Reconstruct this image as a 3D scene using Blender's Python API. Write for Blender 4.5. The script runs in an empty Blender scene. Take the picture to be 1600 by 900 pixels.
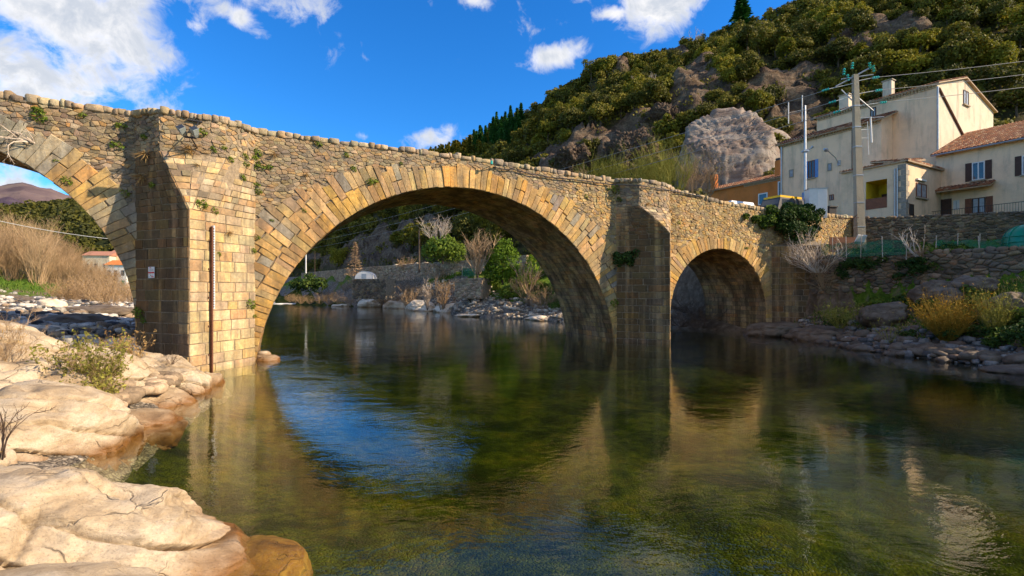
import bpy, math, random
import numpy as np
from mathutils import Vector
R = math.radians
random.seed(7)
rng = np.random.default_rng(7)
SC = bpy.context.scene
COL = SC.collection

# ------------------------------------------------------------------ camera, sun, sky, exposure
cd = bpy.data.cameras.new('camera'); cam = bpy.data.objects.new('camera', cd); COL.objects.link(cam)
cam.location = (0, 0, 3.0); cam.rotation_euler = (R(90), 0, 0)
cd.sensor_width = 36; cd.lens = 779.19 / 1600 * 36; cd.shift_y = 4 / 1600.0
cd.clip_start = 0.05; cd.clip_end = 20000
SC.camera = cam
ELEV = R(30.5)
SUNH = Vector((1.737, -0.291)).normalized()
sd = bpy.data.lights.new('sun', 'SUN'); sun = bpy.data.objects.new('sun', sd); COL.objects.link(sun)
sd.energy = 4.5; sd.angle = R(0.6); sd.color = (1.0, 0.80, 0.56)
sun.rotation_euler = Vector((-SUNH.x * math.cos(ELEV), -SUNH.y * math.cos(ELEV), -math.sin(ELEV))).to_track_quat('-Z', 'Y').to_euler()
sun.location = (60, -20, 60)
SC.view_settings.view_transform = 'Standard'; SC.view_settings.look = 'None'
SC.view_settings.exposure = 1.0; SC.view_settings.gamma = 1; SC.view_settings.use_curve_mapping = False

SC.cycles.max_bounces = 6; SC.cycles.diffuse_bounces = 3; SC.cycles.glossy_bounces = 3; SC.cycles.transmission_bounces = 4; SC.cycles.transparent_max_bounces = 10; SC.cycles.volume_bounces = 0
SC.cycles.use_adaptive_sampling = True; SC.cycles.adaptive_threshold = 0.02; SC.cycles.use_denoising = True; SC.cycles.caustics_reflective = False; SC.cycles.caustics_refractive = False

class NT:
    """small helper to write node trees"""
    def __init__(s, tree): s.t = tree; s.n = tree.nodes; s.l = tree.links
    def add(s, typ, inp=None, **kw):
        nd = s.n.new(typ)
        for k, v in kw.items(): setattr(nd, k, v)
        for k, v in (inp or {}).items():
            if isinstance(v, bpy.types.NodeSocket): s.l.new(v, nd.inputs[k])
            else: nd.inputs[k].default_value = v
        return nd
    def math(s, op, a, b=None, c=None, clamp=False):
        nd = s.n.new('ShaderNodeMath'); nd.operation = op; nd.use_clamp = clamp
        for i, v in enumerate((a, b, c)):
            if v is None: continue
            if isinstance(v, bpy.types.NodeSocket): s.l.new(v, nd.inputs[i])
            else: nd.inputs[i].default_value = v
        return nd.outputs[0]
    def mix(s, fac, a, b, blend='MIX'):
        nd = s.n.new('ShaderNodeMix'); nd.data_type = 'RGBA'; nd.blend_type = blend
        for i, v in ((0, fac), (6, a), (7, b)):
            if isinstance(v, bpy.types.NodeSocket): s.l.new(v, nd.inputs[i])
            elif i == 0: nd.inputs[0].default_value = v
            else: nd.inputs[i].default_value = (*v, 1)
        return nd.outputs[2]
    def ramp(s, fac, stops, interp='LINEAR'):
        nd = s.n.new('ShaderNodeValToRGB'); cr = nd.color_ramp; cr.interpolation = interp
        while len(cr.elements) < len(stops): cr.elements.new(0.5)
        for e, (p, c) in zip(cr.elements, stops):
            e.position = p; e.color = (*c, 1) if hasattr(c, '__len__') else (c, c, c, 1)
        s.l.new(fac, nd.inputs[0]); return nd.outputs[0]
    def noise(s, vec, scale, detail=4, rough=0.55, dist=0.0, out=0):
        nd = s.add('ShaderNodeTexNoise', {'Scale': scale, 'Detail': detail, 'Roughness': rough, 'Distortion': dist})
        if vec is not None: s.l.new(vec, nd.inputs['Vector'])
        return nd.outputs[out]
    def mapping(s, vec, scale=(1, 1, 1), loc=(0, 0, 0), rot=(0, 0, 0)):
        nd = s.add('ShaderNodeMapping', {'Scale': scale, 'Location': loc, 'Rotation': rot}); s.l.new(vec, nd.inputs[0]); return nd.outputs[0]

W = bpy.data.worlds.new('World'); SC.world = W; W.use_nodes = True
w = NT(W.node_tree); w.n.clear()
sky = w.add('ShaderNodeTexSky', sky_type='NISHITA', sun_disc=False)
sky.sun_elevation = ELEV; sky.sun_rotation = math.atan2(SUNH.x, SUNH.y); sky.altitude = 300; sky.air_density = 1.0; sky.dust_density = 0.1; sky.ozone_density = 3.0
gam = w.add('ShaderNodeHueSaturation', {'Saturation': 1.3, 'Value': 1.0, 'Color': sky.outputs[0]})
tc = w.add('ShaderNodeTexCoord')
DIR = tc.outputs['Generated']
def sky_dir(px, py):
    v = Vector(((px - 800) / 779.19, 1, (454 - py) / 779.19)); return v.normalized()
# cloud banks: each one is a soft blob in a direction of the sky, broken up by noise
def cloud_blob(px, py, rx, ry, tilt=0.0, top=1.0):
    c = sky_dir(px, py); right = Vector((c.y, -c.x, 0)).normalized(); up = right.cross(c)
    r2 = right * math.cos(tilt) + up * math.sin(tilt); u2 = up * math.cos(tilt) - right * math.sin(tilt)
    k = 779.19
    da = w.add('ShaderNodeVectorMath', {0: DIR, 1: r2 * (k / rx)}, operation='DOT_PRODUCT').outputs['Value']
    db = w.add('ShaderNodeVectorMath', {0: DIR, 1: u2 * (k / ry)}, operation='DOT_PRODUCT').outputs['Value']
    dc = w.add('ShaderNodeVectorMath', {0: DIR, 1: c}, operation='DOT_PRODUCT').outputs['Value']
    r = w.math('SQRT', w.math('ADD', w.math('MULTIPLY', da, da), w.math('MULTIPLY', db, db)))
    v = w.math('MULTIPLY', w.math('SUBTRACT', 1.0, r), top) if top < 1 else w.math('SUBTRACT', 1.0, r)
    return w.math('SUBTRACT', v, w.math('MULTIPLY', w.math('LESS_THAN', dc, 0.0), 99.0))
blobs = [(-90, 78, 335, 118, -0.2), (40, 8, 255, 85, 0.0), (190, -45, 190, 82, 0.0), (25, 110, 90, 45, 0.0), (375, 30, 62, 26, -0.3), (865, 88, 62, 22, 0.15), (1035, 0, 82, 58, 0.1), (740, 0, 40, 25, 0), (662, 212, 76, 34, 0.1),
         (570, 213, 24, 10, 0, .6), (627, 110, 16, 34, -0.3, .45), (40, 295, 90, 26, 0), (210, 302, 60, 18, 0.0), (300, 40, 30, 25, 0), (540, 330, 240, 60, 0.1), (480, 292, 150, 46, 0.1), (650, 268, 90, 28, 0.15), (360, 300, 120, 40, 0), (955, 22, 34, 16, 0), (-700, 200, 500, 160, 0), (2300, 0, 500, 260, 0), (600, -700, 500, 300, 0), (1500, -900, 500, 250, 0), (570, 90, 26, 12, -.5, .42), (130, 145, 40, 12, 0), (-200, -300, 500, 250, .2)]
m = None
for b in blobs:
    v = cloud_blob(*b); m = v if m is None else w.math('MAXIMUM', m, v)
def cn(v): return w.math('ADD', w.math('MULTIPLY', w.noise(v, 5.0, 8, 0.6, 0.4), 0.55), w.math('MULTIPLY', w.noise(v, 21.0, 8, 0.62, 0.5), 0.45))
# unseen cloud bank added behind the camera and overhead to whiten the fill light
bk = w.add('ShaderNodeVectorMath', {0: DIR, 1: Vector((0.15, -0.80, 0.58))}, operation='DOT_PRODUCT').outputs['Value']
m = w.math('MAXIMUM', m, w.math('MULTIPLY', w.math('SUBTRACT', bk, 0.12), 0.9))
n1 = cn(DIR); n2 = cn(w.mapping(DIR, loc=(0.012, 0.0, 0.02)))
dens = w.math('ADD', w.math('SUBTRACT', w.math('MULTIPLY', w.math('MAXIMUM', m, -2.0), 1.05), 0.26), w.math('MULTIPLY', w.math('SUBTRACT', n1, 0.5), 4.4))
fac = w.add('ShaderNodeMapRange', {'Value': dens, 1: 0.06, 2: 0.80, 3: 0, 4: 0.98}, interpolation_type='SMOOTHSTEP').outputs[0]
shade = w.add('ShaderNodeMapRange', {'Value': w.math('SUBTRACT', n2, n1), 1: -0.06, 2: 0.10, 3: 0.0, 4: 1.0}).outputs[0]
thick = w.add('ShaderNodeMapRange', {'Value': dens, 1: 0.35, 2: 1.2, 3: 1.0, 4: 0.25}).outputs[0]
cc = w.mix(w.math('MULTIPLY', w.math('ADD', 0.35, w.math('MULTIPLY', shade, 0.65)), thick), (4.0, 4.5, 5.3), (9.6, 9.2, 8.8))
skyc = w.mix(fac, w.mix(1.0, gam.outputs[0], (0.68, 1.34, 1.78), 'MULTIPLY'), cc)
bg = w.add('ShaderNodeBackground', {'Strength': 0.068, 'Color': skyc}); out = w.add('ShaderNodeOutputWorld', {'Surface': bg.outputs[0]})

# ------------------------------------------------------------------ numpy noise
def _h(ix, iy, iz, seed):
    a = (ix.astype(np.int64) * 374761393 + iy.astype(np.int64) * 668265263 + iz.astype(np.int64) * 2147483647 + seed * 1274126177) & 0xFFFFFFFF
    a = ((a ^ (a >> 13)) * 1274126177) & 0xFFFFFFFF
    a = ((a ^ (a >> 16)) * 2246822519) & 0xFFFFFFFF
    return ((a ^ (a >> 15)) & 0xFFFFFF) / float(0xFFFFFF)
def vnoise(x, y, z=0.0, seed=0):
    x, y, z = np.broadcast_arrays(np.asarray(x, float), np.asarray(y, float), np.asarray(z, float))
    ix, iy, iz = np.floor(x), np.floor(y), np.floor(z)
    fx, fy, fz = x - ix, y - iy, z - iz
    fx, fy, fz = fx * fx * (3 - 2 * fx), fy * fy * (3 - 2 * fy), fz * fz * (3 - 2 * fz)
    r = 0
    for dx in (0, 1):
        for dy in (0, 1):
            for dz in (0, 1):
                r = r + _h(ix + dx, iy + dy, iz + dz, seed) * (fx if dx else 1 - fx) * (fy if dy else 1 - fy) * (fz if dz else 1 - fz)
    return r * 2 - 1
def fbm(x, y, z=0.0, seed=0, oct=5, gain=0.5, lac=2.03):
    r, a, f = 0, 1.0, 1.0
    for o in range(oct):
        r = r + a * vnoise(np.asarray(x) * f, np.asarray(y) * f, np.asarray(z) * f, seed + o * 17); a *= gain; f *= lac
    return r
def ridged(x, y, z=0.0, seed=0, oct=4):
    r, a, f = 0, 1.0, 1.0
    for o in range(oct):
        r = r + a * (1 - 2 * np.abs(vnoise(np.asarray(x) * f, np.asarray(y) * f, np.asarray(z) * f, seed + o * 31))); a *= 0.5; f *= 2.1
    return r

# ------------------------------------------------------------------ mesh helpers
class Geo:
    def __init__(s): s.v = []; s.f = []; s.c = []; s.uv = None
    def add(s, verts, faces, tint=(1, 1, 1)):
        b = len(s.v); s.v.extend(verts)
        for f in faces: s.f.append([b + i for i in f]); s.c.append(tint)
    def quad(s, a, b, c, d, tint=(1, 1, 1)): s.add([a, b, c, d], [(0, 1, 2, 3)], tint)
    def box(s, lo, hi, tint=(1, 1, 1), fr=None):
        x0, y0, z0 = lo; x1, y1, z1 = hi
        vs = [(x0, y0, z0), (x1, y0, z0), (x1, y1, z0), (x0, y1, z0), (x0, y0, z1), (x1, y0, z1), (x1, y1, z1), (x0, y1, z1)]
        if fr: vs = [fr(*p) for p in vs]
        s.add(vs, [(0, 3, 2, 1), (4, 5, 6, 7), (0, 1, 5, 4), (1, 2, 6, 5), (2, 3, 7, 6), (3, 0, 4, 7)], tint)
    def tube(s, pts, rads, sides=6, tint=(1, 1, 1), caps=True):
        pts = [Vector(p) for p in pts]; n = len(pts)
        if not hasattr(rads, '__len__'): rads = [rads] * n
        vs = []; up = None
        for i, p in enumerate(pts):
            d = (pts[min(i + 1, n - 1)] - pts[max(i - 1, 0)]).normalized()
            if up is None: up = Vector((0, 0, 1)) if abs(d.z) < 0.9 else Vector((1, 0, 0))
            a = d.cross(up).normalized(); b = a.cross(d).normalized(); up = b
            for k in range(sides):
                t = 2 * math.pi * k / sides
                vs.append(p + (a * math.cos(t) + b * math.sin(t)) * rads[i])
        fs = [(i * sides + k, i * sides + (k + 1) % sides, (i + 1) * sides + (k + 1) % sides, (i + 1) * sides + k) for i in range(n - 1) for k in range(sides)]
        if caps: fs += [tuple(range(sides))[::-1], tuple((n - 1) * sides + k for k in range(sides))]
        s.add(vs, fs, tint)
    def build(s, name, mat, parent=None, smooth=False, flipcheck=False):
        me = bpy.data.meshes.new(name)
        me.from_pydata([tuple(v) for v in s.v], [], s.f); me.update()
        at = me.attributes.new('tint', 'FLOAT_VECTOR', 'FACE')
        at.data.foreach_set('vector', np.array(s.c, dtype=np.float32).ravel())
        return link(name, me, mat, parent, smooth)
def link(name, me, mat, parent=None, smooth=False):
    if mat is not None: me.materials.append(mat)
    if smooth: me.polygons.foreach_set('use_smooth', np.ones(len(me.polygons), dtype=bool))
    o = bpy.data.objects.new(name, me); COL.objects.link(o)
    if parent is not None: o.parent = parent
    return o
def grid_mesh(name, X, Y, Z, mat, parent=None, smooth=True, attrs=None):
    nr, nc = X.shape
    co = np.stack([X, Y, Z], -1).reshape(-1, 3).astype(np.float32)
    idx = np.arange(nr * nc).reshape(nr, nc)
    q = np.stack([idx[:-1, :-1], idx[:-1, 1:], idx[1:, 1:], idx[1:, :-1]], -1).reshape(-1, 4)
    me = bpy.data.meshes.new(name)
    me.vertices.add(len(co)); me.vertices.foreach_set('co', co.ravel())
    me.loops.add(q.size); me.loops.foreach_set('vertex_index', q.ravel().astype(np.int32))
    me.polygons.add(len(q)); me.polygons.foreach_set('loop_start', np.arange(0, q.size, 4, dtype=np.int32))
    me.update(calc_edges=True); me.validate()
    for k, v in (attrs or {}).items():
        a = me.attributes.new(k, 'FLOAT', 'POINT'); a.data.foreach_set('value', v.astype(np.float32).ravel())
    return link(name, me, mat, parent, smooth)
def tag(o, label=None, cat=None, group=None, kind=None):
    if label: o['label'] = label
    if cat: o['category'] = cat
    if group: o['group'] = group
    if kind: o['kind'] = kind
    return o
def empty(name, loc=(0, 0, 0), rz=0.0, label=None, cat=None, group=None):
    o = bpy.data.objects.new(name, None); COL.objects.link(o); o.location = loc; o.rotation_euler = (0, 0, rz); o.empty_display_size = 0.2
    return tag(o, label, cat, group)
def copy_tree(o, parent=None):
    c = o.copy(); COL.objects.link(c); c.parent = parent
    for ch in list(o.children): copy_tree(ch, c)
    return c
def at(px, py, Y):
    return Vector(((px - 800) / 779.19 * Y, Y, 3 + (454 - py) / 779.19 * Y))

# ------------------------------------------------------------------ materials
def new_mat(name):
    m_ = bpy.data.materials.new(name); m_.use_nodes = True; t = NT(m_.node_tree); t.n.clear()
    o_ = t.n.new('ShaderNodeOutputMaterial'); return m_, t, o_
def principled(t, o_, col, rough=0.9, bump=None, spec=0.25, metal=0.0, bstr=0.5, bdist=0.02, alpha=None):
    p = t.add('ShaderNodeBsdfPrincipled', {'Roughness': rough, 'Specular IOR Level': spec, 'Metallic': metal})
    if isinstance(col, bpy.types.NodeSocket): t.l.new(col, p.inputs['Base Color'])
    else: p.inputs['Base Color'].default_value = (*col, 1)
    if bump is not None:
        b = t.add('ShaderNodeBump', {'Strength': bstr, 'Distance': bdist, 'Height': bump}); t.l.new(b.outputs[0], p.inputs['Normal'])
    t.l.new(p.outputs[0], o_.inputs[0]); return p
def pos(t): return t.add('ShaderNodeNewGeometry').outputs['Position']
def tintn(t): return t.add('ShaderNodeAttribute', attribute_name='tint').outputs['Color']

def masonry(name, stain=0.5, lichen=0.15, dark=(0.045, 0.036, 0.026), streak=(1.3, 1.3, 0.12), lo=0.46):
    m_, t, o_ = new_mat(name); P = pos(t)
    c = tintn(t)
    fine = t.noise(P, 9.0, 8, 0.7); mid = t.noise(P, 2.1, 5, 0.6)
    c = t.mix(0.65, c, t.ramp(fine, [(0.25, 0.42), (0.5, 0.9), (0.75, 1.5)]), 'MULTIPLY')
    c = t.mix(0.75, c, t.ramp(mid, [(0.28, (0.50, 0.50, 0.54)), (0.48, (0.95, 0.93, 0.90)), (0.72, (1.32, 1.12, 0.86))]), 'MULTIPLY')
    gy = t.ramp(t.noise(P, 0.55, 6, 0.65), [(0.48, 0.0), (0.66, 1.0)])
    c = t.mix(t.math('MULTIPLY', gy, 0.36), c, (0.24, 0.215, 0.175))
    st = t.noise(t.mapping(P, scale=streak), 1.0, 6, 0.62)
    f = t.math('MULTIPLY', t.ramp(st, [(lo, 0.0), (lo + 0.16, 1.0)]), stain)
    c = t.mix(f, c, t.mix(0.25, dark, c, 'MIX'))
    li = t.ramp(t.noise(P, 5.5, 6, 0.7), [(0.60, 0.0), (0.68, 1.0)])
    c = t.mix(t.math('MULTIPLY', li, lichen), c, (0.52, 0.50, 0.43))
    h = t.math('ADD', t.math('MULTIPLY', fine, 0.6), t.math('MULTIPLY', t.noise(P, 34, 5, 0.7), 0.35))
    principled(t, o_, c, 0.92, h, 0.2, bstr=0.85, bdist=0.05); return m_
M = {}
M['rubble'] = masonry('rubble masonry', 0.30, 0.16)
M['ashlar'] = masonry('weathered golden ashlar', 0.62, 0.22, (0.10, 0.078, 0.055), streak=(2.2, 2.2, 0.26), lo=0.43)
M['stained_shade'] = masonry('black streaked shade ashlar', 0.95, 0.06, (0.020, 0.014, 0.009), streak=(1.6, 1.6, 0.09), lo=0.36)  # real streaks, blackened further to paint deeper shade on the shaded faces
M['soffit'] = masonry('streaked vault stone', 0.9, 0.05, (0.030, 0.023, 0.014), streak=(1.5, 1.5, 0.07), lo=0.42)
m_, t, o_ = new_mat('lime mortar'); P = pos(t)
c = t.ramp(t.noise(P, 6, 7, 0.7), [(0.3, (0.17, 0.13, 0.085)), (0.7, (0.42, 0.33, 0.22))])
principled(t, o_, c, 0.95, t.noise(P, 22, 7, 0.75), bstr=.9, bdist=0.06); M['mortar'] = m_
def rocky(name, cols, wet=None, crack=1.0, sc=1.0, lichen=0.3, bd=0.05, streak=0):
    m_, t, o_ = new_mat(name); P = pos(t)
    wp = t.add('ShaderNodeVectorMath', {0: P, 1: t.add('ShaderNodeVectorMath', {0: t.noise(P, 0.8 * sc, 6, 0.5, out=1), 1: (1.1, 1.1, 1.1)}, operation='MULTIPLY').outputs[0]}, operation='ADD').outputs[0]
    big = t.noise(t.mapping(wp, scale=(0.5, 0.9, 2.2), rot=(0.3, 0.25, 0.4)), 1.3 * sc, 8, 0.62)
    c = t.ramp(big, [(0.28, cols[0]), (0.45, cols[1]), (0.58, cols[2]), (0.75, cols[3])])
    fine = t.noise(P, 26 * sc, 6, 0.75)
    c = t.mix(0.6, c, t.ramp(fine, [(0.25, 0.6), (0.5, 1.0), (0.75, 1.22)]), 'MULTIPLY')
    if streak:
        sg_ = t.noise(t.mapping(wp, scale=(0.8, 1.6, 7.0), rot=(0.3, 0.35, 0.4)), 2.6, 8, 0.7)
        c = t.mix(0.7, c, t.ramp(sg_, [(0.30, (0.55, 0.50, 0.45)), (0.45, (0.95, 0.92, 0.88)), (0.6, (1.05, 1.04, 1.02)), (0.75, (1.12, 0.98, 0.76))]), 'MULTIPLY')
        c = t.mix(t.math('MULTIPLY', t.ramp(t.noise(P, 45, 4, .7), [(0.56, 0.0), (0.64, 1.0)]), 0.45), c, (0.12, 0.10, 0.075))
        fine = t.math('ADD', fine, t.math('MULTIPLY', sg_, 1.2))
    v = t.add('ShaderNodeTexVoronoi', {'Scale': 0.95 * sc, 'Vector': t.mapping(wp, scale=(1, 1.3, 2.4), rot=(0.2, 0.3, 0.1))}, feature='DISTANCE_TO_EDGE').outputs[0]
    cr = t.math('MULTIPLY', t.ramp(v, [(0.0, 1.0), (0.020, 0.0)]), t.ramp(t.noise(P, 1.1 * sc, 3), [(0.48, 0.0), (0.60, 1.0)]))
    c = t.mix(t.math('MULTIPLY', cr, 0.38 * crack), c, (0.07, 0.05, 0.035))
    li = t.math('MULTIPLY', t.ramp(t.noise(P, 7 * sc, 7, 0.75), [(0.60, 0.0), (0.66, 1.0)]), t.ramp(t.noise(P, 0.8 * sc, 3), [(0.5, 0.0), (0.62, 1.0)]))
    c = t.mix(t.math('MULTIPLY', li, lichen), c, (0.07, 0.065, 0.05))
    rough = 0.85
    if wet:
        z = t.add('ShaderNodeSeparateXYZ', {0: P}).outputs[2]
        zz = t.math('ADD', z, t.math('MULTIPLY', t.math('SUBTRACT', t.noise(P, 2.2, 4), 0.5), 0.35))
        fw = t.add('ShaderNodeMapRange', {'Value': zz, 1: wet[0], 2: wet[1], 3: 1, 4: 0}).outputs[0]
        c = t.mix(fw, c, t.mix(1.0, c, wet[2], 'MULTIPLY'))
        rough = t.math('SUBTRACT', 0.85, t.math('MULTIPLY', fw, 0.5))
    h = t.math('SUBTRACT', t.math('ADD', t.math('MULTIPLY', fine, 0.25), t.math('MULTIPLY', big, 0.8)), t.math('MULTIPLY', cr, 0.5))
    p = principled(t, o_, c, 0.85, h, 0.3, bstr=0.9, bdist=bd)
    if wet: t.l.new(rough, p.inputs['Roughness'])
    return m_
M['granite'] = rocky('pale washed granite', [(0.20, 0.14, 0.08), (0.38, 0.295, 0.19), (0.49, 0.405, 0.29), (0.33, 0.285, 0.22)], wet=(0.04, 0.34, (0.42, 0.25, 0.11)), streak=1)
M['algae_rock'] = rocky('algae coated sunken rock', [(0.09, 0.035, 0.008), (0.22, 0.095, 0.014), (0.33, 0.18, 0.03), (0.12, 0.075, 0.018)], lichen=0.5, crack=.4, sc=1.8, streak=1)
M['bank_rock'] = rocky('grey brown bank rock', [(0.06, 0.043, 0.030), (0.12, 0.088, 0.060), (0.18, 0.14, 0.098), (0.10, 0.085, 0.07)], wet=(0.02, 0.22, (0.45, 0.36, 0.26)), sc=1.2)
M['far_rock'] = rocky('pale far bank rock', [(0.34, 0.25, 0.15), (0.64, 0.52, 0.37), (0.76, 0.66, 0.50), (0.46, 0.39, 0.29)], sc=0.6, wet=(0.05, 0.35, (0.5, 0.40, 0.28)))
M['cliff'] = rocky('brown hillside cliff', [(0.030, 0.021, 0.016), (0.075, 0.048, 0.033), (0.125, 0.090, 0.062), (0.060, 0.052, 0.040)], sc=0.6, lichen=0.8, bd=0.6)
M['net_rock'] = rocky('grey pink netted cliff', [(0.11, 0.075, 0.06), (0.20, 0.145, 0.115), (0.27, 0.23, 0.195), (0.22, 0.20, 0.18)], sc=0.25, lichen=0.5, bd=0.3)

def simple(name, col, rough=0.8, var=0.15, sc=4.0, metal=0.0, spec=0.3, bd=0.01):
    m_, t, o_ = new_mat(name); P = pos(t)
    n_ = t.noise(P, sc, 6, 0.65)
    c = t.mix(1.0, tuple(col), t.ramp(n_, [(0.25, 1 - var * 1.6), (0.75, 1 + var)]), 'MULTIPLY')
    principled(t, o_, c, rough, t.noise(P, sc * 6, 5, 0.6), spec, metal, 0.4, bd); return m_
def tinted(name, rough=0.85, var=0.25, sc=6.0, bd=0.01, spec=0.25):
    m_, t, o_ = new_mat(name); P = pos(t)
    c = t.mix(1.0, tintn(t), t.ramp(t.noise(P, sc, 6, 0.65), [(0.25, 1 - var * 1.6), (0.75, 1 + var)]), 'MULTIPLY')
    principled(t, o_, c, rough, t.noise(P, sc * 5, 5, 0.65), spec, 0, 0.5, bd); return m_
M['tinted'] = tinted('tinted surface')
M['pebble'] = tinted('river pebble', 0.75, 0.35, 9.0, 0.03)
def plaster(name, col, stain):
    m_, t, o_ = new_mat(name); P = pos(t)
    c = t.mix(1.0, tuple(col), t.ramp(t.noise(P, 0.8, 7, 0.65), [(0.25, 0.78), (0.5, 1.0), (0.8, 1.1)]), 'MULTIPLY')
    s1 = t.ramp(t.noise(t.mapping(P, scale=(1.2, 1.2, 0.22)), 0.9, 6, 0.65), [(0.52, 0.0), (0.68, 1.0)])
    c = t.mix(t.math('MULTIPLY', s1, stain), c, (0.19, 0.17, 0.14))
    principled(t, o_, c, 0.92, t.noise(P, 7, 7, 0.75), 0.15, 0, 0.6, 0.05); return m_
M['beige'] = plaster('beige render', (0.88, 0.62, 0.40), 0.38)
M['gable_render'] = plaster('pale weathered render', (0.66, 0.56, 0.42), 0.6)
M['grey_beige'] = plaster('greyed beige render', (0.76, 0.56, 0.37), 0.4)
M['orange'] = plaster('orange render', (0.62, 0.20, 0.05), 0.12)
M['yellow'] = plaster('yellow porch render', (0.70, 0.50, 0.03), 0.1)
M['concrete'] = plaster('grey concrete', (0.36, 0.31, 0.23), 0.3)
M['lampgrey'] = simple('grey lamp paint', (0.30, 0.35, 0.35), .5, .08)
M['curtain'] = simple('net curtain behind glass', (0.34, 0.36, 0.38), .25, .25, 3)
M['white'] = simple('white paint', (0.72, 0.71, 0.68), 0.55, 0.06)
M['blue'] = simple('blue shutter paint', (0.13, 0.27, 0.55), 0.6, 0.12)
M['brown'] = simple('dark brown shutter paint', (0.075, 0.035, 0.022), 0.6, 0.25)
M['redwood'] = simple('red brown timber', (0.20, 0.075, 0.035), 0.6, 0.25)
M['metal'] = simple('galvanised steel', (0.42, 0.44, 0.46), 0.4, 0.12, metal=0.7)
M['dark'] = simple('black painted iron', (0.03, 0.03, 0.032), 0.5, 0.2)
M['rust'] = simple('rusty iron', (0.14, 0.055, 0.03), 0.8, 0.4, 14)
M['glassgreen'] = simple('green glass insulator', (0.02, 0.42, 0.34), 0.15, 0.05, spec=0.8)
M['tankgreen'] = simple('green plastic tank', (0.0, 0.20, 0.11), 0.35, 0.06, spec=0.5)
M['cable'] = simple('dark cable', (0.035, 0.035, 0.04), 0.6, 0.1)
M['wire'] = simple('grey overhead wire', (0.30, 0.29, 0.27), 0.6, 0.1)
m_, t, o_ = new_mat('window glass')
p = principled(t, o_, (0.035, 0.04, 0.045), 0.06, None, 0.8); M['glass'] = m_
m_, t, o_ = new_mat('green garden netting'); P = pos(t)
p = t.add('ShaderNodeBsdfPrincipled', {'Base Color': (0.0, 0.12, 0.055, 1), 'Roughness': 0.7}); tr = t.add('ShaderNodeBsdfTransparent')
mx = t.add('ShaderNodeMixShader', {0: t.ramp(t.noise(P, 3.0, 5), [(0.4, 0.42), (0.7, 0.95)]), 1: tr.outputs[0], 2: p.outputs[0]}); t.l.new(mx.outputs[0], o_.inputs[0]); M['netting'] = m_

def leafy(name, cols, trans=0.3, rough=0.75):
    m_, t, o_ = new_mat(name)
    a = tintn(t); ar = t.add('ShaderNodeSeparateXYZ', {0: a}).outputs[0]
    oi = t.add('ShaderNodeObjectInfo').outputs['Random']
    f = t.math('ADD', t.math('MULTIPLY', ar, 0.6), t.math('MULTIPLY', oi, 0.4), clamp=True)
    c = t.ramp(f, [(0.0, cols[0]), (0.5, cols[1]), (1.0, cols[2])])
    d = t.add('ShaderNodeBsdfPrincipled', {'Base Color': c, 'Roughness': rough, 'Specular IOR Level': 0.25})
    tl = t.add('ShaderNodeBsdfTranslucent', {'Color': c})
    mx = t.add('ShaderNodeMixShader', {0: trans, 1: d.outputs[0], 2: tl.outputs[0]}); t.l.new(mx.outputs[0], o_.inputs[0]); return m_
M['oak'] = leafy('evergreen oak leaves', [(0.022, 0.030, 0.008), (0.115, 0.110, 0.014), (0.30, 0.25, 0.024)], 0.25)
M['oak2'] = leafy('yellow green oak leaves', [(0.05, 0.06, 0.008), (0.19, 0.18, 0.014), (0.38, 0.32, 0.03)], 0.3)
M['conifer'] = leafy('conifer needles', [(0.012, 0.06, 0.014), (0.035, 0.13, 0.025), (0.08, 0.20, 0.035)], 0.15)
M['bright'] = leafy('bright green leaves', [(0.05, 0.11, 0.01), (0.13, 0.22, 0.012), (0.28, 0.36, 0.02)], 0.35)
M['ivy'] = leafy('ivy leaves', [(0.012, 0.035, 0.008), (0.035, 0.075, 0.010), (0.15, 0.18, 0.02)], 0.25)
M['tuft'] = leafy('green tuft leaves', [(0.05, 0.09, 0.015), (0.12, 0.19, 0.02), (0.24, 0.28, 0.03)], 0.35)
M['straw'] = leafy('dry straw', [(0.20, 0.12, 0.04), (0.38, 0.24, 0.09), (0.50, 0.36, 0.16)], 0.3)
M['ochre'] = leafy('ochre willow shoots', [(0.18, 0.15, 0.02), (0.42, 0.27, 0.03), (0.58, 0.27, 0.03)], 0.35)
M['olive'] = leafy('yellow green shrub leaves', [(0.16, 0.16, 0.03), (0.30, 0.29, 0.05), (0.44, 0.40, 0.09)], 0.35)
M['twig'] = leafy('bare reddish twigs', [(0.19, 0.12, 0.062), (0.36, 0.24, 0.13), (0.50, 0.36, 0.21)], 0.1)
M['paletwig'] = leafy('pale bare twigs', [(0.34, 0.27, 0.20), (0.52, 0.43, 0.34), (0.66, 0.57, 0.47)], 0.05)
M['darktwig'] = leafy('dark dead twigs', [(0.07, 0.045, 0.03), (0.13, 0.085, 0.055), (0.20, 0.14, 0.09)], 0.05)
M['bark'] = simple('grey brown bark', (0.12, 0.085, 0.06), 0.9, 0.35, 8, bd=0.04)
M['grass'] = leafy('short grass', [(0.04, 0.09, 0.01), (0.09, 0.17, 0.015), (0.18, 0.24, 0.03)], 0.3)
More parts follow.
